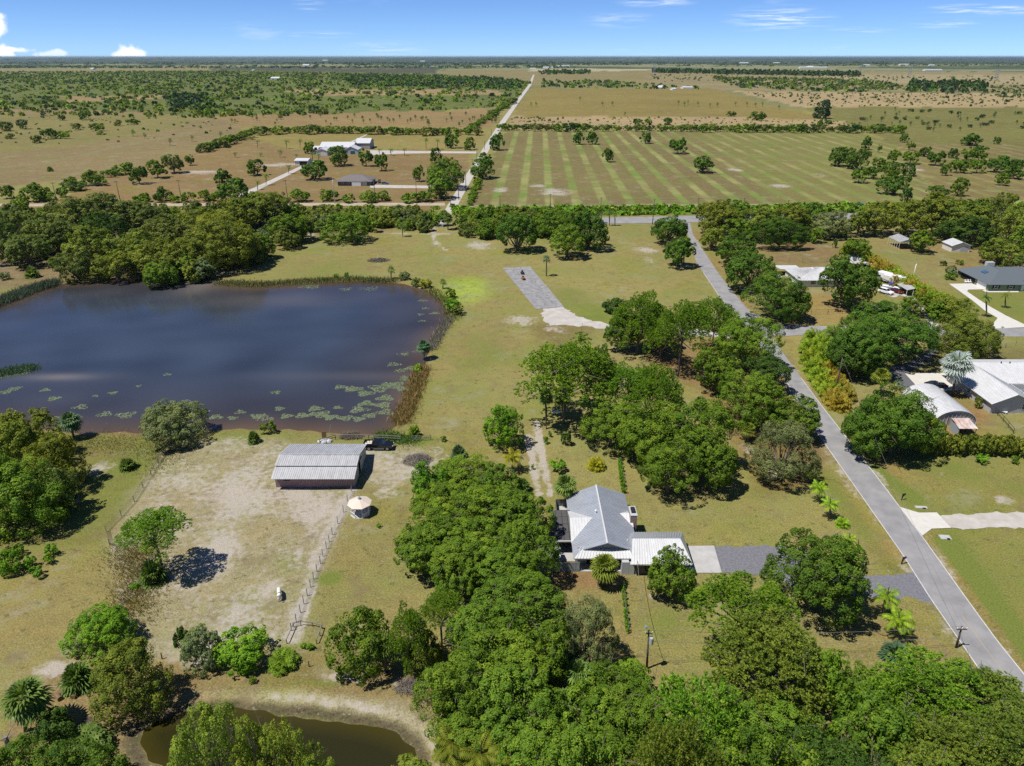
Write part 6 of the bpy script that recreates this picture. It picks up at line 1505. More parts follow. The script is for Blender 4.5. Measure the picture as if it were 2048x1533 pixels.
tree(364, 1250, 1305, 34, .2, 'oak', 'dark', 'narrow dark juniper at the left end of the hedge above the pond', name='juniper', cat='tree')
T([(400, 1254, 1338, 78, .1, 'grey', 'grey green bush right of the dark juniper'), (482, 1250, 1340, 108, .1, 'bright', 'broad bright green bush in the middle of the hedge above the pond')], 'shrub', None, None)
palmetto(565, 1285, 1345, 74, 'shrub', 'spiky green palm bush at the right end of the hedge above the pond', mesh=ARECA[1], name='palm_bush')
tree(615, 1285, 1300, 30, 0, 'shrub', 'bright', 'low green plants inside the wooden rail frame')
tree(720, 1226, 1352, 118, .3, 'shrub', 'oak', 'round green bush with a fan palm at its right, below the lawn')
palm(770, 1290, 1345, 62, 'fan', 'palm', 'fan palm pressed against the round green bush')
T([(815, 1212, 1330, 80, 2, 'pine'), (880, 1178, 1262, 92, 4, 'pine')], 'pine', 'green pine at the lower left of the big oak mass, {o} from the left', 'pines beside the oak mass')
T([(845, 1262, 1340, 80, .5, 'pineolive')], 'shrub', 'loose olive bush below the two green pines', None)
# oak mass, centre bottom
T([(910, 1122, 1198, 88, 1), (1035, 1146, 1275, 190, 2), (975, 1200, 1330, 150, 2), (1000, 1245, 1400, 210, 3, 'oak'), (905, 1318, 1470, 150, 2, 'oak'), (1040, 1330, 1500, 190, 2.5), (960, 1380, 1530, 180, 2, 'oak'),
   (1090, 1240, 1370, 110, 2), (1080, 1440, 1600, 170, 2), (1180, 1470, 1680, 200, 2)], 'oak', 'dense oak crown in the dark green mass below the house, {o} from the left', 'oaks massed below the house')
T([(1215, 1325, 1460, 170, 1.5), (1290, 1400, 1560, 170, 2), (1170, 1380, 1500, 130, 1.5)], 'oak', 'dense oak crown left of the utility pole with the transformer, {o} from the left', 'oaks left of the transformer pole')
T([(1172, 1192, 1330, 130, 1.5, 'grey', 'ragged green tree with bare grey limbs below the palm in front of the house'), (1130, 1230, 1350, 70, 1.0, 'grey', 'small ragged tree left of the one with bare grey limbs')], 'fine', None, None)
T([(1262, 1318, 1385, 90, .2, 'shrub', 'leafy bush at the foot of the transformer pole')], 'shrub', None, None)
for cx, cy_, by, w in [(1110, 1278, 1330, 66), (1158, 1345, 1400, 74), (1130, 1405, 1450, 74), (1118, 1432, 1480, 60)]:
    palm(cx, cy_, by, w, 'fan', 'palm', 'pale fan palm growing up through the oaks below the house, {o} from the left', 'fan palms among the oaks')
for cx, cy_, by, w in [(905, 1490, 1560, 110), (960, 1512, 1580, 120), (1020, 1515, 1590, 110)]:
    palm(cx, cy_, by, w, 'feather', 'olive', 'feather palm on the bottom edge right of the small pond, {o} from the left', 'feather palms on the bottom edge')
# bottom right
T([(1390, 1338, 1570, 235, 2, 'pine', 'huge dome of bright green needles, in front of the transformer pole'), (1355, 1440, 1700, 210, 3, 'pineolive', 'olive pine on the bottom edge below the bright green dome')], 'pine', None, None)
T([(1560, 1385, 1560, 210, 2), (1480, 1465, 1680, 190, 2), (1640, 1450, 1650, 200, 2, 'dark'), (1740, 1400, 1580, 150, 2), (1560, 1490, 1720, 200, 2), (1720, 1500, 1700, 180, 2, 'dark')], 'oak', 'dense dark oak in the bottom right woods, {o} from the left', 'oaks of the bottom right woods')
T([(1870, 1290, 1450, 250, 4, 'pine'), (1985, 1330, 1500, 210, 4, 'pineolive'), (1800, 1345, 1480, 160, 3, 'pine'), (1900, 1410, 1600, 260, 3, 'pineolive'), (2030, 1430, 1640, 220, 3, 'pineolive'), (1830, 1490, 1700, 220, 3, 'pineolive')], 'pine',
  'spreading pine in the bottom right corner beside the road, {o} from the left', 'pines of the bottom right corner')
T([(1685, 1310, 1410, 110, .4, 'oak', 'green bush at the lawn edge above the bottom right woods'), (1640, 1300, 1400, 80, .3, 'pine', 'light green bush under the right side of the big olive pine'), (1740, 1345, 1420, 100, .5, 'oak', 'leafy bush between the lawn and the roadside pines')], 'shrub', None, None)
palmetto(1797, 1272, 1330, 84, 'bluepalm', 'dark fan palm clump at the lawn edge by the roadside pines', name='palmetto')
T([(1488, 1146, 1275, 215, 6, 'pine', 'flat topped pine over the gravel drive with bare limbs showing')], 'pine', None, None)
T([(1540, 1212, 1420, 240, 3, 'pineolive', 'large olive pine in front of the gravel drive')], 'pine', None, None)
T([(1632, 1048, 1228, 190, 1.2, 'mango', 'big dense oak standing over the gravel drive')], 'oak', None, None)
# round the house
T([(1345, 1098, 1198, 92, .8, 'oak', 'small oak in front of the garage')], 'oak', None, None)
palm(1209, 1132, 1172, 72, 'fan', 'olive', 'short yellow green fan palm in front of the house porch')
palm(1131, 970, 1014, 58, 'fan', 'palm', 'fan palm at the back corner of the house')
T([(860, 925, 1010, 76, .8, 'bright'), (930, 905, 985, 120, 2), (1000, 930, 1010, 90, 2), (890, 965, 1060, 140, 2), (985, 965, 1060, 150, 3), (1050, 985, 1085, 110, 2), (870, 1030, 1130, 150, 2), (960, 1035, 1130, 150, 3), (845, 1050, 1140, 110, 2),
   (920, 1065, 1165, 130, 2), (1060, 1040, 1150, 120, 3), (1000, 1070, 1170, 140, 2)], 'oak', 'dense oak crown in the grove between gazebo and house, {o} from the left', 'oaks between gazebo and house')
palmetto(917, 880, 918, 42, 'bluepalm', 'pale fan palm on the top edge of the grove beside the house')
palmetto(1045, 945, 985, 46, 'palm', 'fan palm at the right edge of the grove above the house')
palm(1025, 915, 943, 52, 'feather', 'yellow', 'yellow green feather palm above the grove beside the house')
T([(1115, 917, 941, 34, .6, 'bright', 'small bright green tree in the back lawn beside the track')], 'oak', None, None)
palmetto(1193, 905, 941, 44, 'yellow', 'yellow palm clump in a bed on the back lawn', mesh=ARECA[2], name='palm_clump')
T([(1132, 860, 890, 22, .2, 'dark', 'small dark conifer in the back lawn')], 'oak', None, None, 'conifer')
T([(1092, 872, 890, 10, 0, 'bright'), (1100, 862, 875, 8, 0, 'bright'), (1065, 925, 943, 7, 0, 'bright'), (1240, 905, 916, 8, 0, 'oak'), (757, 1047, 1056, 10, 0, 'bright'), (887, 872, 884, 12, 0, 'bright')], 'shrub', 'small young plant standing alone in the grass, {o} from the left', 'young plants in the grass', 'sapling')
for i in range(9): tree(1240 + i * .9, 916 + i * 7.2, 930 + i * 7.2, 10, 0, 'shrub', 'bright', 'bright vine covering the garden fence behind the house, {o} from the left', 'vines on the garden fence', 'vine', 'vine')
for i, yy in enumerate([1163, 1175, 1187, 1199, 1214, 1228, 1240, 1252]): tree(1246 + i * 1.3, yy, yy + 14, 10, 0, 'shrub', 'bright', 'bright vine on the fence in front of the house, {o} from the left', 'vines on the front fence', 'vine', 'vine')
# grove behind the house
T([(1132, 670, 805, 190, 6.5, 'pine', 'broad umbrella pine left of the grove behind the house'), (1205, 690, 800, 70, 5, 'pine', 'narrow pine beside the broad umbrella pine'), (1262, 722, 810, 110, 6, 'pine', 'pine with a slim bare trunk in the middle of the grove'), (1320, 730, 850, 110, 4, 'pine', 'full pine right of the slim trunked one'),
   (1368, 600, 690, 110, 9, 'pine', 'tall pine on a long bare trunk beside the shell drive'), (1325, 635, 705, 75, 3, 'pine', 'lower pine left of the long trunked one'), (1432, 594, 670, 92, 5, 'pine', 'bright green pine beside the road junction'), (1280, 582, 690, 110, 3, 'pine', 'dark pine at the left end of the row beside the shell drive')], 'pine', None, None)
T([(1229, 594, 625, 46, .2, 'dark', 'dark bush left of the pines beside the shell drive')], 'shrub', None, None)
T([(1245, 625, 690, 70, 2, 'mango', 'dark oak under the left of the pines beside the shell drive'), (1310, 610, 690, 90, 2, 'mango', 'dark oak among the pines beside the shell drive'), (1225, 792, 890, 125, 1.5, 'oak', 'oak crown at the left of the grove behind the house'), (1310, 800, 920, 140, 2, 'oak', 'oak crown in the middle of the grove behind the house'),
   (1395, 802, 935, 150, 2, 'oak', 'large oak crown at the right of the grove behind the house'), (1340, 880, 985, 120, 1.5, 'oak', 'low oak crown at the front of the grove behind the house'), (1425, 880, 975, 95, 1.5, 'oak', 'low oak crown at the front right of the grove behind the house')], 'oak', None, None)
palm(1092, 792, 858, 44, 'fan', 'palm', 'tall fan palm left of the umbrella pine, with its shadow on the grass'); palm(1125, 792, 836, 46, 'fan', 'palm', 'fan palm directly under the umbrella pine')
palmetto(1402, 782, 822, 46, 'palm', 'fan palm top between the grove and the roadside oaks')
T([(1497, 630, 722, 125, 3, 'pine'), (1437, 690, 775, 96, 1.5, 'oak'), (1535, 712, 770, 90, 2, 'dark'), (1500, 738, 850, 130, 1.5, 'oak'), (1588, 792, 868, 105, 2, 'oak')], 'oak', 'full roadside oak left of the road below the junction, {o} from the left', 'oaks left of the road')
T([(1568, 838, 955, 136, 1.5, 'grey', 'feathery grey green oak at the roadside')], 'fine', None, None)
palm(1496, 857, 886, 36, 'fan', 'olive', 'small fan palm in the litter left of the feathery oak')
# feather palms along the road
for cx, cy_, by, w, c in [(1622, 944, 966, 34, 'lime'), (1638, 976, 1004, 44, 'lime'), (1660, 1008, 1038, 46, 'lime'), (1699, 1078, 1106, 34, 'lime')]:
    palm(cx, cy_, by, w, 'feather', c, 'small lime green feather palm in the row beside the road, {o} from the left', 'lime feather palms beside the road')
palmetto(1686, 1028, 1056, 34, 'lime', 'low leafy lime green clump in the row of small palms', mesh=ARECA[0], name='palm_clump')
palm(1716, 1098, 1140, 26, 'feather', 'lime', 'nearly dead palm with a thick bare trunk at the end of the roadside row')
palm(1773, 1192, 1232, 62, 'feather', 'lime', 'yellow green feather palm just below the gravel drive', bx=1764); palm(1797, 1240, 1276, 74, 'feather', 'lime', 'bright green feather palm with a curled dead frond, lowest on the lawn')
# east of the road
T([(1775, 605, 712, 175, 2, 'mango', 'broad dark mango in the corner lot beside the shell drive'), (1714, 676, 750, 90, 1.5, 'dark', 'dark tree behind the palm hedge at the corner'), (1725, 640, 740, 120, 2, 'mango', 'dark mango left of the broad one in the corner lot'), (1795, 770, 905, 150, 1.5, 'mango', 'very large dark mango at the roadside in front of the arched shed'),
   (1760, 800, 910, 130, 1.5, 'mango', 'dark mango at the left of the large roadside one'), (1840, 820, 900, 90, 1, 'oak', 'dark tree at the right of the large roadside mango'), (1930, 622, 712, 122, 1.2, 'olive', 'round olive tree behind the silver palm'), (1833, 588, 628, 52, .8, 'oak', 'small oak beside the shell drive and the cars'), (1700, 508, 608, 112, 1.5, 'mango', 'large dark mango in front of the white hip roofed house'),
   (1712, 478, 522, 60, 1, 'oak', 'oak behind the large mango of the white roofed house'), (1555, 545, 636, 125, 1, 'mango', 'big dark mango at the road junction'), (1500, 505, 580, 96, 1, 'mango', 'dark mango second from the junction'), (1474, 466, 528, 80, 1, 'mango', 'dark mango third from the junction')], 'oak', None, None)
T([(1905, 590, 640, 84, .3, 'olive', 'olive shrubs in front of the sage green house drive'), (1880, 600, 640, 50, .3, 'oak', 'dark shrub beside the white drive')], 'shrub', None, None)
palm(1915, 728, 791, 76, 'fanbig', 'silver', 'silver fan palm on a dark trunk beside the black car', bx=1905)
palm(1763, 752, 790, 44, 'fan', 'olive', 'fan palm between the yellow hedge and the dark drive'); palm(1668, 668, 728, 50, 'feather', 'palm', 'tall feather palm in the corner hedge, left one', bx=1676); palm(1692, 672, 728, 46, 'feather', 'palm', 'tall feather palm in the corner hedge, right one')
palm(1973, 596, 634, 26, 'feather', 'palm', 'feather palm beside the white drive'); palm(2011, 590, 616, 24, 'feather', 'olive', 'thin feather palm on the lawn of the sage green house'); palm(2040, 520, 545, 26, 'fan', 'palm', 'fan palm at the far corner of the sage green house')
hp = [(1640, 660), (1632, 680), (1634, 700), (1640, 718), (1650, 735), (1660, 750), (1670, 765), (1680, 778), (1688, 790), (1655, 672), (1650, 690), (1660, 708), (1668, 725), (1677, 742), (1686, 756), (1698, 772), (1676, 655)]
for i, (cx, cy_) in enumerate(hp): palmetto(cx - 8, cy_ - 14, cy_ + 30, 48, 'ochre' if 11 < i < 16 or 6 < i < 9 else 'areca', 'areca palm clump in the tall hedge round the road corner, {o} from the left', 'areca hedge at the road corner', mesh=RNG.choice(ARECA), name='areca_palm')
for i in range(26):
    t = i / 25; cx = 1702 + 196 * t + RNG.uniform(-3, 3); cy_ = 492 + 112 * t + RNG.uniform(-3, 3)
    palmetto(cx, cy_ - 15, cy_ + 19, 40, 'ochre' if RNG.random() < .55 else 'areca', 'areca palm clump in the long ochre hedge beside the parked trailers, {o} from the left', 'ochre areca hedge beside the trailers', mesh=RNG.choice(ARECA), name='areca_palm')
for i in range(14):
    cx = 1858 + i * 15; tree(cx, 866 + i * .6 + RNG.uniform(-3, 3), 908 + i * .4, 30, 0, 'shrub', 'olive', 'clipped olive hedge plant below the arched shed, {o} from the left', 'olive hedge below the arched shed', 'hedge_shrub')
T([(1963, 908, 928, 24, 0, 'bright', 'small green bush on the lawn right of the road'), (2031, 912, 928, 16, 0, 'oak', 'tiny bush on the lawn at the right edge'), (1992, 688, 707, 18, 0, 'olive', 'round bush in the bare lot by the silver palm'), (1956, 795, 816, 16, 0, 'olive', 'round bush against the white roofed house wall'), (2000, 530, 550, 18, 0, 'olive', 'bush on the lawn left of the sage green house chimney'), (1900, 548, 560, 20, 0, 'oak', 'clipped shrub left of the sage green house'),
   (1904, 532, 553, 24, 0, 'grey', 'pale tree beside the far left corner of the sage green house'), (1888, 522, 532, 12, 0, 'dark', 'small dark bush in the lot behind the sage green house'), (1920, 520, 530, 14, 0, 'olive', 'thin bush in the lot behind the sage green house')], 'shrub', None, None)
T([(1670, 480, 494, 10, .4, 'dark', 'small dark tree in the bare lot below the brown roofed shed'), (1845, 460, 502, 52, .8, 'oak', 'round dark tree right of the open carport')], 'oak', None, None)
T([(1632, 455, 486, 36, 0, 'shrub', 'bright shrub left of the brown roofed shed'), (1682, 455, 476, 26, 0, 'shrub', 'bright shrub right of the brown roofed shed')], 'shrub', None, None)
# trees along the canal road on the right
T([(1432, 404, 470, 92, 1.2, 'olive'), (1465, 400, 450, 66, 1.5, 'oak'), (1475, 430, 478, 70, 1.2, 'oak'), (1425, 455, 496, 50, .8, 'olive'), (1512, 410, 470, 96, 2, 'olive'), (1572, 408, 468, 92, 2, 'olive'), (1562, 435, 492, 116, 1.5, 'mango'), (1626, 405, 452, 60, 1.5, 'mango'), (1665, 422, 470, 80, 1.5, 'grey'),
   (1755, 404, 462, 76, 2, 'olive'), (1720, 420, 466, 50, 1.5, 'olive'), (1815, 402, 462, 84, 2, 'olive'), (1872, 388, 460, 90, 2.5, 'olive'), (1925, 396, 466, 100, 2.5, 'olive'), (1985, 400, 470, 96, 2.5, 'olive'), (1945, 432, 486, 80, 1.5, 'dark'), (1900, 440, 480, 60, 1.5, 'dark'), (2035, 410, 490, 80, 2, 'olive'),
   (2005, 475, 528, 80, .8, 'olive'), (2045, 450, 520, 60, 1, 'oak'), (2010, 386, 420, 46, 1.5, 'olive')], 'oak', 'tree in the belt along the canal road on the right, {o} from the left', 'trees along the canal road')
# centre: round trees by the canal
T([(1035, 430, 500, 82, .8, 'mango', 'dense dark tree left of the lone round ones by the canal'), (1135, 450, 505, 76, 2.2, 'oak', 'round tree with a dark ellipse of shade in the middle of the field'), (1178, 420, 494, 78, 1, 'mango', 'dark tree directly behind the round shaded one'), (1118, 420, 475, 70, 1, 'oak', 'tree behind the round shaded one on its left'),
   (1338, 430, 486, 70, 1, 'mango', 'dark tree at the junction with the canal road'), (1357, 474, 530, 62, 1, 'mango', 'dark tree below the one at the canal road junction')], 'oak', None, None)
palm(1093, 518, 553, 24, 'fan', 'bluepalm', 'lone fan palm on a tall trunk right of the old concrete slab'); palm(1368, 500, 530, 28, 'fan', 'palm', 'fan palm in front of the dark roadside tree'); palm(805, 452, 474, 22, 'fan', 'palm', 'fan palm standing alone below the canal scrub')
for cx, cy_, by, w in [(1203, 428, 447, 16), (1219, 426, 452, 16), (1230, 430, 452, 14)]: palm(cx, cy_, by, w, 'fan', 'palm', 'small fan palm beside the canal road, {o} from the left', 'fan palms beside the canal road')
for i in range(46):
    cx = RNG.uniform(905, 1190); cy_ = RNG.uniform(424, 462 if cx < 1090 else 445); s_ = RNG.uniform(26, 46)
    tree(cx, cy_ - s_ * .32, cy_ + s_ * .42, s_, 0, 'shrub', RNG.choice(['oak', 'shrub', 'scrub', 'olive']), 'leafy shrub in the thicket between field and canal, {o} from the left', 'shrubs of the canal thicket', 'thicket_shrub')
T([(690, 425, 482, 92, .4, 'oak', 'bright green clump at the field corner right of the lake woods')], 'shrub', None, None)
for cx, cy_, by, w in [(640, 452, 475, 30), (725, 430, 455, 26), (705, 436, 470, 30), (888, 430, 452, 26), (896, 436, 460, 26), (790, 425, 448, 22)]: palm(cx, cy_, by, w, 'fan', 'palm', 'fan palm in the canal scrub above the lake, {o} from the left', 'fan palms in the canal scrub')
for i in range(70):
    cx = RNG.uniform(560, 875); cy_ = RNG.uniform(420, 452); s_ = RNG.uniform(20, 38)
    tree(cx, cy_ - s_ * .34, cy_ + s_ * .42, s_, 0, 'shrub', RNG.choice(['scrub', 'shrub', 'olive', 'grey']), 'scrubby bush between the canal road and the lake field', 'scrub between canal road and lake field', 'scrub_bush')
# woods left of the lake
WL = [(440, 430, 530, 150, 1.5, 'olive'), (480, 395, 450, 90, 2, 'olive'), (530, 385, 440, 100, 2, 'olive'), (575, 425, 480, 90, 1, 'oak'), (330, 430, 490, 90, 2, 'scrub'), (400, 415, 470, 80, 2, 'olive'), (200, 385, 450, 100, 2, 'scrub'), (150, 395, 460, 90, 2, 'scrub'), (260, 400, 450, 90, 2, 'scrub'), (30, 410, 480, 80, 2, 'scrub'),
      (90, 430, 500, 90, 2, 'scrub'), (180, 450, 530, 100, 1.5, 'olive'), (260, 460, 530, 90, 1.5, 'olive'), (320, 480, 550, 100, 1, 'olive'), (380, 485, 545, 80, 1, 'olive'), (230, 500, 558, 90, .5, 'olive'), (150, 500, 560, 70, .5, 'scrub'), (55, 470, 530, 80, 1, 'scrub'), (5, 440, 520, 70, 1.5, 'scrub'), (120, 440, 500, 80, 1.5, 'scrub'), (510, 470, 520, 80, .5, 'oak'), (210, 425, 480, 80, 1.5, 'dark'), (300, 405, 455, 70, 1.5, 'scrub')]
T(WL, 'oak', 'tree of the wild woods beyond the lake, {o} from the left', 'trees of the lake woods')
poly = WP([(0, 400), (560, 405), (600, 470), (530, 500), (440, 540), (330, 552), (190, 556), (150, 520), (0, 500)])
n_ = 0
while n_ < 120:
    cx = RNG.uniform(-30, 600); cy_ = RNG.uniform(405, 553); X, Y = G(cx, cy_)
    if not inside(np.array([X]), np.array([Y]), poly)[0]: continue
    s_ = RNG.uniform(26, 60) * (.65 + (cy_ - 400) / 300)
    tree(cx, cy_ - s_ * .42, cy_ + s_ * .34, s_, 0, 'shrub', RNG.choice(['scrub', 'scrub', 'olive', 'shrub', 'grey', 'oak']), 'bush in the undergrowth of the wild woods beyond the lake', 'undergrowth of the lake woods', 'bush', 'bush'); n_ += 1
for cx, cy_, by, w in [(85, 492, 520, 34), (10, 490, 520, 36), (270, 508, 535, 32), (310, 508, 530, 28), (190, 440, 470, 30), (135, 448, 475, 30), (230, 430, 455, 26), (335, 438, 460, 28), (410, 490, 516, 24), (545, 420, 450, 24), (105, 523, 542, 26)]:
    palm(cx, cy_, by, w, 'fan', 'palm', 'fan palm among the wild woods beyond the lake, {o} from the left', 'fan palms in the lake woods')
palmetto(61, 524, 556, 36, 'palm', 'round palmetto on the bare ground left of the lake woods'); palmetto(410, 518, 546, 34, 'palm', 'palmetto at the landing on the far lake shore')
# lake shores
tree(346, 797, 890, 134, 0, 'shrub', 'grey', 'large round grey green willow bush on the near lake shore'); palm(140, 843, 876, 54, 'fan', 'bluepalm', 'blue green fan palm on the near lake shore', bx=148)
T([(60, 815, 930, 110, .5, 'olive'), (20, 840, 960, 100, .5, 'olive'), (105, 868, 985, 120, .3, 'olive'), (40, 910, 1060, 170, .3, 'shrub'), (110, 930, 1030, 80, .2, 'scrub'), (-20, 900, 1050, 120, .3, 'shrub')], 'shrub', 'tall olive thicket at the left end of the near lake shore, {o} from the left', 'olive thicket on the near lake shore')
palmetto(254, 906, 942, 46, 'palm', 'palmetto in the sandy patch left of the paddock fence'); palmetto(506, 853, 887, 32, 'palm', 'palmetto on the near shore left of the barn')
T([(538, 843, 868, 28, 0, 'oak', 'round dark bush on the near shore left of the barn')], 'shrub', None, None)
palm(848, 693, 718, 36, 'fan', 'bluepalm', 'blue green fan palm leaning over the right lake shore'); palm(782, 540, 558, 24, 'fan', 'palm', 'fan palm at the top right of the lake'); palm(886, 564, 578, 20, 'fan', 'palm', 'fan palm on the right lake shore beside the bright grass')
palmetto(828, 840, 874, 26, 'shrub', 'green palm bush at the gate below the lake corner', mesh=ARECA[1], name='palm_bush')
T([(808, 543, 560, 24, 0, 'grey'), (832, 555, 572, 20, 0, 'scrub'), (851, 558, 576, 26, 0, 'yellow'), (902, 578, 596, 20, 0, 'oak'), (905, 598, 622, 34, 0, 'bright'), (693, 545, 558, 10, 0, 'oak'), (672, 548, 558, 10, 0, 'oak'), (836, 728, 748, 16, 0, 'lime'), (915, 610, 630, 24, 0, 'scrub'), (8, 545, 560, 20, 0, 'grey')], 'shrub', 'shrub along the lake shore, {o} from the left', 'shrubs along the lake shore')
# paddock and its left
tree(304, 1009, 1106, 128, 5.5, 'pine', 'pine', 'lone umbrella pine in the paddock casting a round shadow'); palmetto(302, 1100, 1170, 66, 'palm', 'fan palm clump at the foot of the lone umbrella pine')
T([(20, 1095, 1148, 50, 0, 'bright'), (102, 1088, 1112, 22, 0, 'bright'), (58, 1112, 1138, 26, 0, 'bright'), (73, 1132, 1156, 28, 0, 'bright'), (97, 1108, 1128, 18, 0, 'bright'), (15, 1065, 1085, 24, 0, 'shrub'), (80, 1028, 1044, 20, 0, 'shrub'), (102, 1026, 1044, 14, 0, 'bright'), (38, 1088, 1110, 20, 0, 'shrub'), (270, 1166, 1180, 18, 0, 'bright'), (505, 1354, 1368, 14, 0, 'shrub'), (8, 1135, 1150, 20, 0, 'shrub')],
  'shrub', 'small round bush in the rough grass left of the paddock, {o} from the left', 'small bushes left of the paddock')
# the farm on the left
T([(676, 293, 328, 42, 1.2, 'mango', 'round dark tree in front of the white barns'), (629, 322, 357, 52, .8, 'mango', 'broad dark tree between the lane and the brown roofed house'), (731, 299, 329, 30, 1.2, 'mango', 'round tree right of the white barns'), (762, 306, 338, 28, 1.2, 'mango', 'round tree above the brown roofed house'), (872, 296, 322, 24, 1.2, 'mango', 'round tree beside the farm drive'), (837, 332, 359, 24, 1.2, 'oak', 'small round tree right of the parked cars'),
   (513, 319, 347, 36, 1.2, 'mango', 'dark tree alone on the bare ground left of the lane'), (443, 339, 366, 36, .5, 'mango', 'dark tree above the big one beside the lane'), (466, 358, 404, 60, .3, 'mango', 'big dark tree beside the lower lane'), (275, 330, 366, 36, .6, 'mango', 'dark tree at the left of the two leaning ones'), (312, 321, 350, 38, 2, 'oak', 'tree on a slanting trunk at the edge of the bare yard'), (345, 310, 340, 42, 2, 'scrub', 'pale tree on a slanting trunk at the edge of the bare yard'), (378, 310, 328, 20, 1, 'oak', 'small tree at the end of the yard edge row'),
   (620, 284, 306, 26, .5, 'oak', 'tree at the left end of the white barns'), (905, 267, 293, 32, 1.2, 'mango', 'round tree in the field left of the white road'), (994, 267, 299, 30, .4, 'mango', 'dark tree close right of the white road'), (968, 306, 326, 30, .3, 'mango', 'dark tree right of the white road, upper of two'), (965, 318, 356, 48, .3, 'mango', 'dark tree right of the white road, lower of two'), (940, 275, 299, 24, .2, 'oak', 'bush left of the white road'), (893, 318, 375, 74, .8, 'oak', 'long thick tree clump left of the white road'), (880, 345, 395, 56, .8, 'oak', 'near end of the tree clump left of the white road')], 'oak', None, None)
for cx, cy_, by, w in [(515, 283, 297, 13), (573, 283, 298, 16), (600, 282, 297, 13), (470, 307, 316, 13), (521, 308, 314, 12), (560, 303, 315, 15), (577, 333, 348, 16), (592, 310, 322, 12), (625, 308, 325, 16), (637, 310, 325, 14), (532, 352, 371, 18), (515, 365, 380, 16), (759, 300, 310, 12), (782, 300, 312, 15), (809, 299, 312, 13), (852, 280, 300, 14), (875, 282, 300, 14), (891, 285, 297, 12)]:
    palm(cx, cy_, by, w, 'feather', 'palm', 'slim feather palm on the farm at the left, {o} from the left', 'feather palms on the farm')
T([(185, 340, 370, 40, 0, 'oak'), (140, 354, 382, 42, 0, 'oak'), (70, 365, 402, 52, 0, 'oak'), (14, 371, 397, 28, 0, 'oak'), (325, 374, 403, 38, 0, 'mango'), (375, 385, 404, 26, 0, 'shrub'), (410, 380, 402, 26, 0, 'oak'), (430, 385, 402, 22, 0, 'shrub'), (500, 384, 404, 26, 0, 'oak'), (598, 378, 404, 40, 0, 'shrub'), (657, 380, 402, 36, 0, 'oak'), (697, 388, 406, 26, 0, 'shrub'), (738, 380, 405, 40, 0, 'shrub'), (768, 382, 402, 26, 0, 'oak'), (820, 386, 406, 36, 0, 'shrub'), (850, 382, 404, 40, 0, 'oak'), (95, 385, 402, 36, 0, 'shrub'), (125, 376, 395, 24, 0, 'shrub'), (290, 386, 404, 22, 0, 'oak'), (275, 392, 405, 20, 0, 'shrub'),
   (218, 340, 355, 30, 0, 'shrub'), (240, 330, 350, 34, 0, 'oak'), (255, 325, 342, 24, 0, 'shrub'), (350, 392, 406, 22, 0, 'shrub'), (45, 390, 405, 24, 0, 'shrub'), (160, 366, 382, 24, 0, 'shrub'), (200, 358, 372, 24, 0, 'shrub')], 'shrub', 'rounded bush on the far canal bank, {o} from the left', 'bushes of the far canal bank')
T([(99, 258, 278, 28, 0, 'mango'), (124, 263, 277, 30, 0, 'shrub'), (73, 271, 286, 22, 0, 'scrub'), (194, 247, 262, 30, 0, 'oak'), (153, 247, 260, 18, 0, 'scrub'), (20, 267, 278, 18, 0, 'scrub'), (168, 226, 240, 20, 0, 'mango'), (123, 229, 241, 14, 0, 'mango'), (236, 240, 252, 16, 0, 'scrub'), (265, 238, 250, 24, 0, 'shrub'), (10, 244, 262, 30, 0, 'scrub'), (45, 240, 258, 24, 0, 'grey'), (90, 218, 232, 18, 0, 'grey'), (200, 262, 270, 14, 0, 'shrub')], 'shrub', 'bush scattered over the far left pasture, {o} from the left', 'bushes of the far left pasture')
for cx, cy_, by, w in [(266, 264, 273, 13), (289, 270, 278, 11), (340, 281, 292, 12), (384, 274, 284, 11), (441, 267, 277, 12), (463, 240, 246, 9), (470, 241, 247, 9)]: palm(cx, cy_, by, w, 'fan', 'palm', 'dark cabbage palm alone in the far left pasture, {o} from the left', 'cabbage palms in the far left pasture')
palmetto(99, 330, 343, 16, 'palm', 'low palmetto alone in the brown pasture')
for i in range(40):
    t = i / 39
    if t < .3: cx = 402 + 100 * t / .3; cy_ = 300 - 32 * t / .3
    else: cx = 502 + 450 * (t - .3) / .7; cy_ = 263 + 2 * math.sin(t * 9)
    s_ = RNG.uniform(16, 30); tree(cx, cy_ - s_ * .38, cy_ + s_ * .25, s_, 0, 'shrub', RNG.choice(['oak', 'shrub', 'scrub']), 'hedgerow bush behind the farm fields, {o} from the left', 'hedgerow behind the farm', 'hedge_bush')
for i in range(36):
    t = i / 35; cx = 1008 + 790 * t; cy_ = 257 + 4 * t; s_ = RNG.uniform(14, 26)
    tree(cx, cy_ - s_ * .4, cy_ + s_ * .2, s_ * 1.4, 0, 'shrub', RNG.choice(['oak', 'shrub', 'scrub', 'dark']), 'bush of the hedge at the far end of the hay field, {o} from the left', 'hedge at the end of the hay field', 'hedge_bush')
for i in range(30):
    t = i / 29; cx = 945 + 95 * t - 3; cy_ = 262 - 62 * t; s_ = RNG.uniform(9, 16)
    tree(cx - 6 + RNG.uniform(-5, 2), cy_ - s_ * .4, cy_ + s_ * .3, s_ * 1.3, 0, 'shrub', RNG.choice(['oak', 'shrub', 'scrub']), 'roadside bush along the far white road, {o} from the left', 'bushes along the white road', 'roadside_bush')
for i in range(16):
    t = i / 15; cx = 936 + 14 * t + RNG.uniform(-3, 3); cy_ = 408 - 46 * t; s_ = RNG.uniform(10, 20)
    tree(cx + 6, cy_ - s_ * .4, cy_ + s_ * .3, s_, 0, 'shrub', 'shrub', 'bright bush on the bank right of the white road, {o} from the left', 'bushes right of the white road', 'roadside_bush')
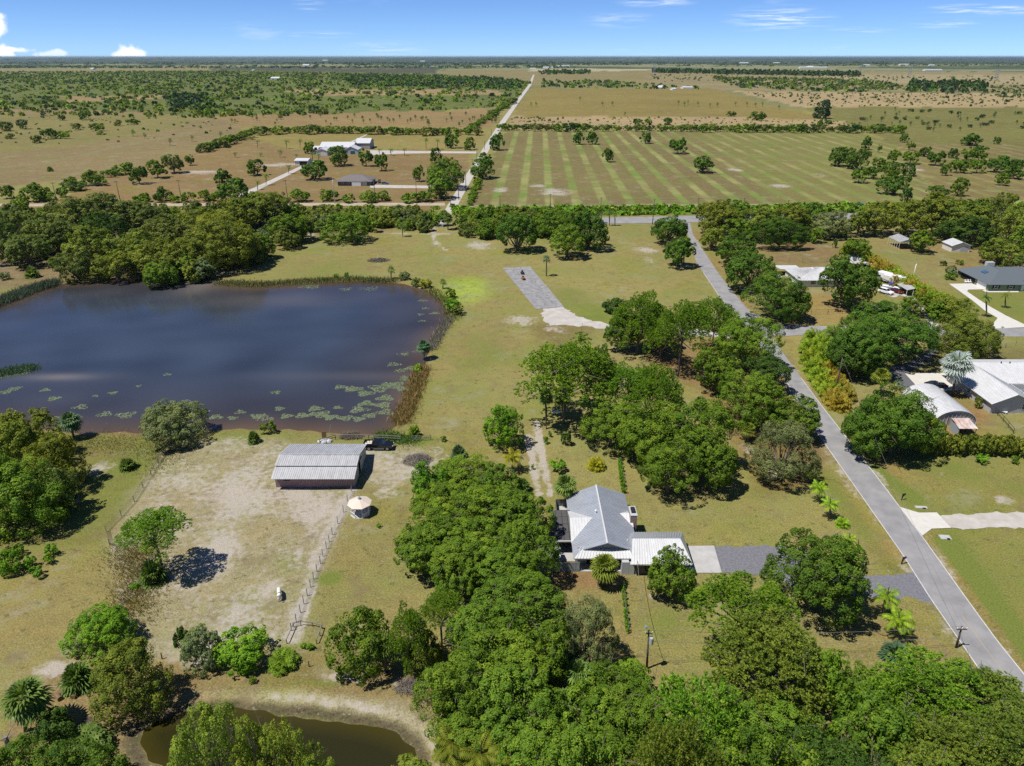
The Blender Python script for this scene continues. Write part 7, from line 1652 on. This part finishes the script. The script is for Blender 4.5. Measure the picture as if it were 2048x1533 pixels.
# orchard trees in the hay field and the east pasture
T([(1157, 264, 286, 22, 1.2, 'mango'), (1186, 264, 286, 26, 1.2, 'mango'), (1216, 297, 321, 22, 1.2, 'mango'), (1291, 264, 284, 24, 1.2, 'mango'), (1357, 276, 304, 36, 1.2, 'mango'), (1407, 312, 342, 42, 1.2, 'mango')], 'oak', 'round dark tree standing alone in the striped hay field, {o} from the left', 'lone trees of the hay field', 'mango_tree')
T([(1733, 273, 297, 20, .8, 'mango'), (1810, 268, 283, 18, .8, 'mango'), (1822, 284, 298, 18, 1, 'oak'), (1760, 290, 303, 9, 1, 'oak'), (1852, 294, 311, 24, .8, 'dark'), (1789, 299, 324, 24, .8, 'oak'), (1823, 301, 325, 33, 1, 'oak'), (1874, 302, 328, 36, 1, 'mango'), (1909, 297, 315, 22, .6, 'dark'), (1940, 296, 320, 32, .3, 'oak'), (1962, 291, 306, 28, .5, 'mango'), (1966, 304, 320, 16, .4, 'oak'), (1942, 268, 289, 38, .8, 'mango'), (1994, 274, 287, 15, .6, 'mango'), (1998, 312, 342, 40, 1, 'mango'), (2028, 319, 340, 44, 1, 'mango'), (2030, 332, 355, 36, 1, 'mango'), (2007, 347, 368, 26, 1, 'shrub'),
   (1957, 316, 342, 30, 1.2, 'oak'), (1932, 319, 343, 22, 1.2, 'oak'), (1916, 316, 342, 30, 1.2, 'oak'), (1893, 327, 348, 20, 1, 'oak'), (1680, 296, 330, 42, .8, 'mango'), (1697, 295, 322, 26, .6, 'mango'), (1717, 299, 336, 46, .8, 'mango'), (1720, 336, 362, 32, 1.2, 'oak'), (1746, 332, 355, 32, .8, 'mango'), (1757, 316, 336, 28, .6, 'oak'), (1776, 324, 341, 26, .6, 'oak'), (1797, 327, 353, 34, .8, 'mango'), (1820, 326, 349, 23, 1, 'mango'), (1781, 341, 361, 32, .5, 'oak'), (1777, 354, 386, 44, .8, 'mango'), (1808, 349, 376, 29, .8, 'mango'), (1812, 373, 403, 25, 1, 'dark'), (1876, 372, 399, 40, .6, 'mango'), (1919, 356, 386, 31, 1.5, 'oak')],
  'oak', 'round orchard tree in the east pasture, {o} from the left', 'orchard trees of the east pasture', 'mango_tree')
T([(1649, 201, 236, 36, 0, 'far', 'tall dark tree clump standing alone above the hay field hedge')], 'oak', None, None)
T([(1647, 239, 256, 24, 0, 'mango'), (1516, 225, 240, 34, 0, 'mango'), (1463, 223, 233, 20, 0, 'mango'), (1336, 236, 250, 20, 0, 'mango'), (1275, 238, 250, 18, 0, 'mango'), (1297, 238, 250, 16, 0, 'shrub')], 'shrub', 'round bush at the end of the hay field, {o} from the left', 'round bushes beyond the hay field')
fl = [(1357, 204), (1369, 206), (1376, 203), (1396, 206), (1420, 209), (1435, 208), (1471, 206), (1494, 207), (1511, 208), (1525, 207), (1558, 213), (1205, 206), (1225, 206), (1062, 207), (1072, 207), (1632, 197), (1250, 227), (1160, 196)]
for cx, cy_ in fl: palm(cx, cy_, cy_ + 7, 8, 'fan', 'palm', 'tiny cabbage palm in the far field beyond the hay field, {o} from the left', 'cabbage palms of the far field')
for i in range(60):
    cx = RNG.uniform(500, 1000); cy_ = RNG.uniform(229, 246) if RNG.random() < .6 else RNG.uniform(238, 252)
    palm(cx, cy_ - 4, cy_ + 2, RNG.uniform(6, 9), 'fan', RNG.choice(['palm', 'dark', 'far']), 'tiny cabbage palm in the palm field beyond the farm', 'cabbage palms of the palm field')
for i in range(60):
    cx = RNG.uniform(1720, 2060); cy_ = RNG.uniform(218, 262)
    if RNG.random() < .5: palm(cx, cy_ - 4, cy_ + 2, RNG.uniform(6, 9), 'fan', RNG.choice(['palm', 'dark']), 'tiny cabbage palm in the far right pasture', 'cabbage palms of the far right pasture')
    else: tree(cx, cy_ - 3, cy_ + 3, RNG.uniform(7, 12), 0, 'shrub', RNG.choice(['dark', 'scrub', 'far']), 'small bush in the far right pasture', 'bushes of the far right pasture')

# ------------------------------------------------------------------ growth nobody could count, one mesh each
def sc(name, px, n, rr, cols, label, seed, clump=0, hk=.8, nl=14, **k):
    XY = scatter(px, n, seed, clump); r = np.random.RandomState(seed + 1); R = r.uniform(*rr, n)
    return bushes(name, XY, R, R * hk * r.uniform(.8, 1.5, n), cols, label, nl, seed, cat=k.pop('cat', 'scrub'), **k)
sc('scrubland', [(-500, 146), (450, 143), (860, 150), (1062, 166), (1040, 192), (1000, 216), (860, 222), (700, 226), (430, 236), (300, 222), (-500, 224)], 8600, (2, 6.5), ['scrub', 'oak', 'shrub', 'olive', 'far'], 'wide green scrubland left of the white road', 31, 120)
sc('scrubland', [(-500, 212), (100, 205), (420, 212), (700, 215), (700, 228), (420, 238), (100, 232), (-500, 236)], 420, (2, 5.5), ['scrub', 'oak', 'olive', 'dark'], 'ragged near edge of the green scrubland', 32, 60)
sc('dark_wood', [(680, 150), (1000, 158), (1045, 166), (1035, 180), (880, 178), (700, 172)], 700, (4, 8), ['far', 'dark', 'mango'], 'dark wood at the far end of the white road', 33, hk=1.1)
sc('dark_wood', [(330, 196), (420, 190), (430, 222), (345, 225)], 110, (4, 8), ['far', 'dark'], 'dark grove inside the green scrubland', 34, hk=1.0)
sc('dark_wood', [(1420, 155), (1720, 160), (1850, 178), (1700, 186), (1480, 178)], 900, (3, 7), ['scrub', 'far', 'oak'], 'green wood beyond the far fields on the right', 35, 90)
sc('dark_wood', [(1815, 166), (1975, 168), (1970, 190), (1815, 186)], 150, (5, 9), ['far', 'dark'], 'dark grove on the right beyond the sandy field', 36, hk=1.5, cone=True)
sc('scrubland', [(1960, 172), (2400, 176), (2400, 200), (1980, 196)], 420, (2, 5), ['scrub', 'far'], 'scrub at the right edge beyond the sandy field', 37, 80)
sc('tree_line', [(1305, 143.5), (1720, 150), (1725, 154), (1305, 147)], 700, (6, 11), ['far', 'dark'], 'long dark windbreak of tall trees on the right', 38, hk=1.5, cone=True)
sc('tree_line', [(1075, 143), (1180, 142), (1178, 149), (1080, 150)], 160, (5, 9), ['far', 'dark'], 'dark grove beyond the end of the white road', 39, hk=1.1)
sc('tree_line', [(1085, 162), (1220, 163), (1400, 175), (1400, 180), (1085, 176)], 190, (4, 7), ['far', 'mango', 'oak'], 'trees round the far farmstead', 40, 60)
sc('field_bushes', [(1480, 185), (2100, 190), (2100, 214), (1620, 214)], 420, (1.2, 3), ['far', 'scrub', 'dark'], 'dots of bush over the sandy field', 41, 0)
sc('field_bushes', [(1020, 236), (1460, 236), (1700, 244), (1770, 256), (1020, 257)], 260, (.8, 2.0), ['scrub', 'dark', 'shrub'], 'low bushes over the ploughed strip', 42, 0)
sc('field_bushes', [(1300, 150), (2300, 155), (2300, 172), (1300, 165)], 360, (2.5, 5), ['far', 'scrub'], 'bushes over the far pale fields', 43, 120)
sc('field_bushes', [(-300, 230), (500, 238), (470, 262), (200, 290), (-300, 310)], 150, (.8, 2.2), ['scrub', 'dark'], 'small bushes in the far left pasture', 44, 0)
sc('canal_scrub', [(905, 418), (1390, 416), (2100, 408), (2100, 421), (1390, 430), (1190, 432), (905, 430)], 900, (1.2, 2.6), ['bright', 'shrub', 'oak'], 'bright green growth filling the canal', 45)
sc('canal_scrub', [(-200, 420), (560, 418), (880, 416), (890, 440), (560, 450), (-200, 440)], 700, (1.0, 2.4), ['scrub', 'olive', 'shrub'], 'low scrub along the near canal bank', 46)
for i, (x0, x1, y0, y1, n, cs, hk, lb) in enumerate([(-500, 2600, 125, 131, 1100, ['far'], .32, 'dark belt of woods before the horizon'), (-500, 1150, 133, 137.5, 900, ['far', 'dark'], .5, 'belt of woods beyond the scrubland'), (560, 1300, 126, 132, 400, ['far'], .4, 'woods in the middle of the plain'), (-500, 2600, 116.5, 121, 1500, ['far'], .12, 'woods along the horizon'), (1350, 2600, 128, 134, 500, ['far', 'scrub'], .4, 'woods on the right of the plain')]):
    sc('far_woods', [(x0, y0), (x1, y0), (x1, y1), (x0, y1)], n, [(14, 30), (9, 17), (12, 24), (50, 110), (10, 24)][i], cs, lb, 60 + i, [500, 300, 500, 2500, 400][i], hk, 12)

def blades(name, pts, n, spread, hh, cols, label, seed, wd=.05, z=-.3, cat='reeds', lean=.25):
    """upright blades along a line of the shore"""
    p = resample(WP(pts), 200); r = np.random.RandomState(seed); k = r.randint(0, 199, n); t = r.rand(n, 1)
    q_ = p[k] * (1 - t) + p[k + 1] * t + r.randn(n, 2) * spread
    b = np.concatenate([q_, np.full((n, 1), z)], 1); h_ = r.uniform(*hh, n)[:, None]
    d = r.randn(n, 3) * lean; d[:, 2] = 1; d = unit(d); a = r.rand(n) * 3.14; s_ = np.stack([np.cos(a), np.sin(a), np.zeros(n)], 1) * wd
    tip = b + d * h_ + np.stack([d[:, 0], d[:, 1], np.zeros(n)], 1) * h_ * .5; mid = b + d * h_ * .55
    V = np.stack([b, mid + s_, tip, mid - s_], 1)
    c = np.array(cols)[r.randint(0, len(cols), n)] * r.uniform(.7, 1.3, (n, 1))
    return tag(link(name, quads_mesh(name, V, M['stuff'], np.clip(.5 + .2 * r.randn(n), 0, 1), c)), label, cat, None, 'stuff')
blades('reeds', [(-40, 618), (0, 606), (60, 582), (110, 567)], 5000, 1.6, (1.2, 2.6), [(.10, .14, .09), (.07, .11, .08), (.14, .17, .10)], 'grey green reeds at the left end of the far lake shore', 71, .09)
blades('reeds', [(270, 554), (330, 556), (400, 551)], 1500, 1.5, (.8, 1.8), [(.28, .22, .10), (.16, .15, .06)], 'tan reeds below the lake woods', 72, .08)
blades('reeds', [(440, 566), (520, 570), (600, 564), (700, 559), (790, 563)], 6000, 1.5, (.6, 1.6), [(.10, .16, .04), (.14, .16, .05), (.22, .18, .08)], 'green reeds along the far lake shore', 73, .08)
blades('reeds', [(897, 640), (878, 672), (862, 700)], 2200, .8, (.8, 1.8), [(.26, .24, .19), (.20, .19, .14)], 'pale grey reeds on the right lake shore', 74, .06)
blades('reeds', [(846, 738), (836, 760), (826, 790), (812, 825), (800, 848)], 5200, 1.0, (.8, 2.0), [(.36, .24, .09), (.30, .21, .08), (.16, .17, .05)], 'orange tan reeds on the right lake shore', 75, .06, -.3)
blades('grass', [(862, 580), (900, 610), (905, 640)], 2600, 1.4, (.4, 1.0), [(.10, .15, .03), (.15, .16, .05)], 'rough grass on the lake bank beside the bright patch', 76, .06, -.1, 'grass')
blades('grass', [(250, 1100), (290, 1150), (268, 1200), (260, 1240)], 5200, 2.0, (.25, .7), [(.20, .15, .05), (.17, .15, .05), (.12, .14, .04)], 'brown tufty grass at the foot of the lone pine', 77, .05, 0, 'grass', .5)
blades('grass', [(160, 880), (230, 890), (330, 900), (320, 940)], 3000, 2.4, (.2, .6), [(.15, .15, .05), (.10, .14, .03)], 'rough grass behind the near lake shore', 78, .05, -.05, 'grass', .5)
blades('grass', [(760, 870), (800, 880), (830, 880)], 2400, 1.2, (.3, .8), [(.09, .18, .025), (.07, .14, .03)], 'bright weeds below the lake corner', 79, .07, -.1, 'grass', .5)
def pads(px_list, seed):
    r = np.random.RandomState(seed); V = []
    for cx, cy_, rx, n in px_list:
        n = int(n * 1.7)
        X0, Y0 = G(cx, cy_); ra = rx / pxm(cy_)
        ang = r.rand(n) * 6.283; q_ = np.sqrt(r.rand(n)) * (1 + .3 * np.sin(ang * 3 + cx)); x_ = X0 + np.cos(ang) * q_ * ra; y_ = Y0 + np.sin(ang) * q_ * ra * .75
        for a_, b_ in zip(x_, y_):
            s_ = r.uniform(.09, .22); o_ = r.rand() * 6.28; tl = r.randn(2) * .08
            V.append([(a_ + math.cos(o_ + k * 1.047) * s_, b_ + math.sin(o_ + k * 1.047) * s_, -.318 + .015 * r.rand() + (math.cos(o_ + k) * tl[0]) * .3) for k in range(6)])
    V = np.array(V); n = len(V); c = np.array([(.15, .20, .11), (.19, .23, .15), (.11, .17, .09), (.16, .18, .08)])[r.randint(0, 4, n)] * r.uniform(.7, 1.2, (n, 1))
    tag(link('lily_pads', quads_mesh('lily_pads', V, M['stuff'], np.clip(.5 + .2 * r.randn(n), 0, 1), c)), 'floating patches of lily pads on the lake', 'lily pads', None, 'stuff')
pads([(680, 772, 12, 60), (705, 776, 18, 150), (730, 785, 16, 150), (760, 774, 22, 170), (785, 768, 20, 220), (805, 775, 14, 160), (770, 794, 16, 150), (732, 805, 14, 150), (765, 808, 16, 180), (718, 817, 18, 120), (740, 829, 13, 110), (770, 822, 16, 110), (690, 834, 14, 110), (717, 836, 12, 130), (660, 832, 14, 160), (640, 826, 18, 140),
      (605, 829, 14, 110), (630, 815, 14, 110), (573, 830, 12, 90), (560, 815, 11, 40), (515, 830, 14, 90), (530, 835, 16, 40), (551, 783, 10, 30), (675, 813, 9, 40), (800, 740, 12, 40), (787, 727, 13, 50), (808, 706, 12, 40), (812, 755, 14, 90), (820, 735, 12, 90), (838, 700, 12, 40), (430, 832, 14, 70), (465, 834, 10, 40), (250, 828, 18, 90), (210, 826, 15, 60), (107, 795, 12, 70),
      (90, 778, 9, 40), (225, 784, 8, 40), (30, 775, 12, 50), (10, 782, 14, 60), (335, 747, 8, 24), (410, 820, 8, 24), (100, 835, 14, 60), (845, 600, 10, 40), (850, 615, 8, 20), (842, 627, 8, 24), (845, 640, 8, 24), (330, 562, 22, 240), (300, 562, 10, 60), (360, 567, 12, 60), (620, 572, 20, 120), (690, 577, 14, 50), (740, 576, 20, 70), (870, 625, 10, 60), (160, 812, 14, 60), (370, 800, 8, 20), (770, 872, 20, 240), (790, 868, 16, 220), (480, 822, 10, 40), (20, 745, 26, 260), (50, 738, 14, 120), (275, 770, 6, 12), (190, 790, 6, 12)], 9)
blades('reeds', [(-20, 752), (10, 744), (40, 738), (62, 737)], 3400, 1.3, (.4, 1.1), [(.08, .15, .09), (.11, .17, .09)], 'green reed island at the left edge of the lake', 80, .08, -.35)
tree(1007, 807, 892, 80, .6, 'oak', 'bright', 'round bright green tree standing alone in the grass left of the umbrella pine')
finish_labels()
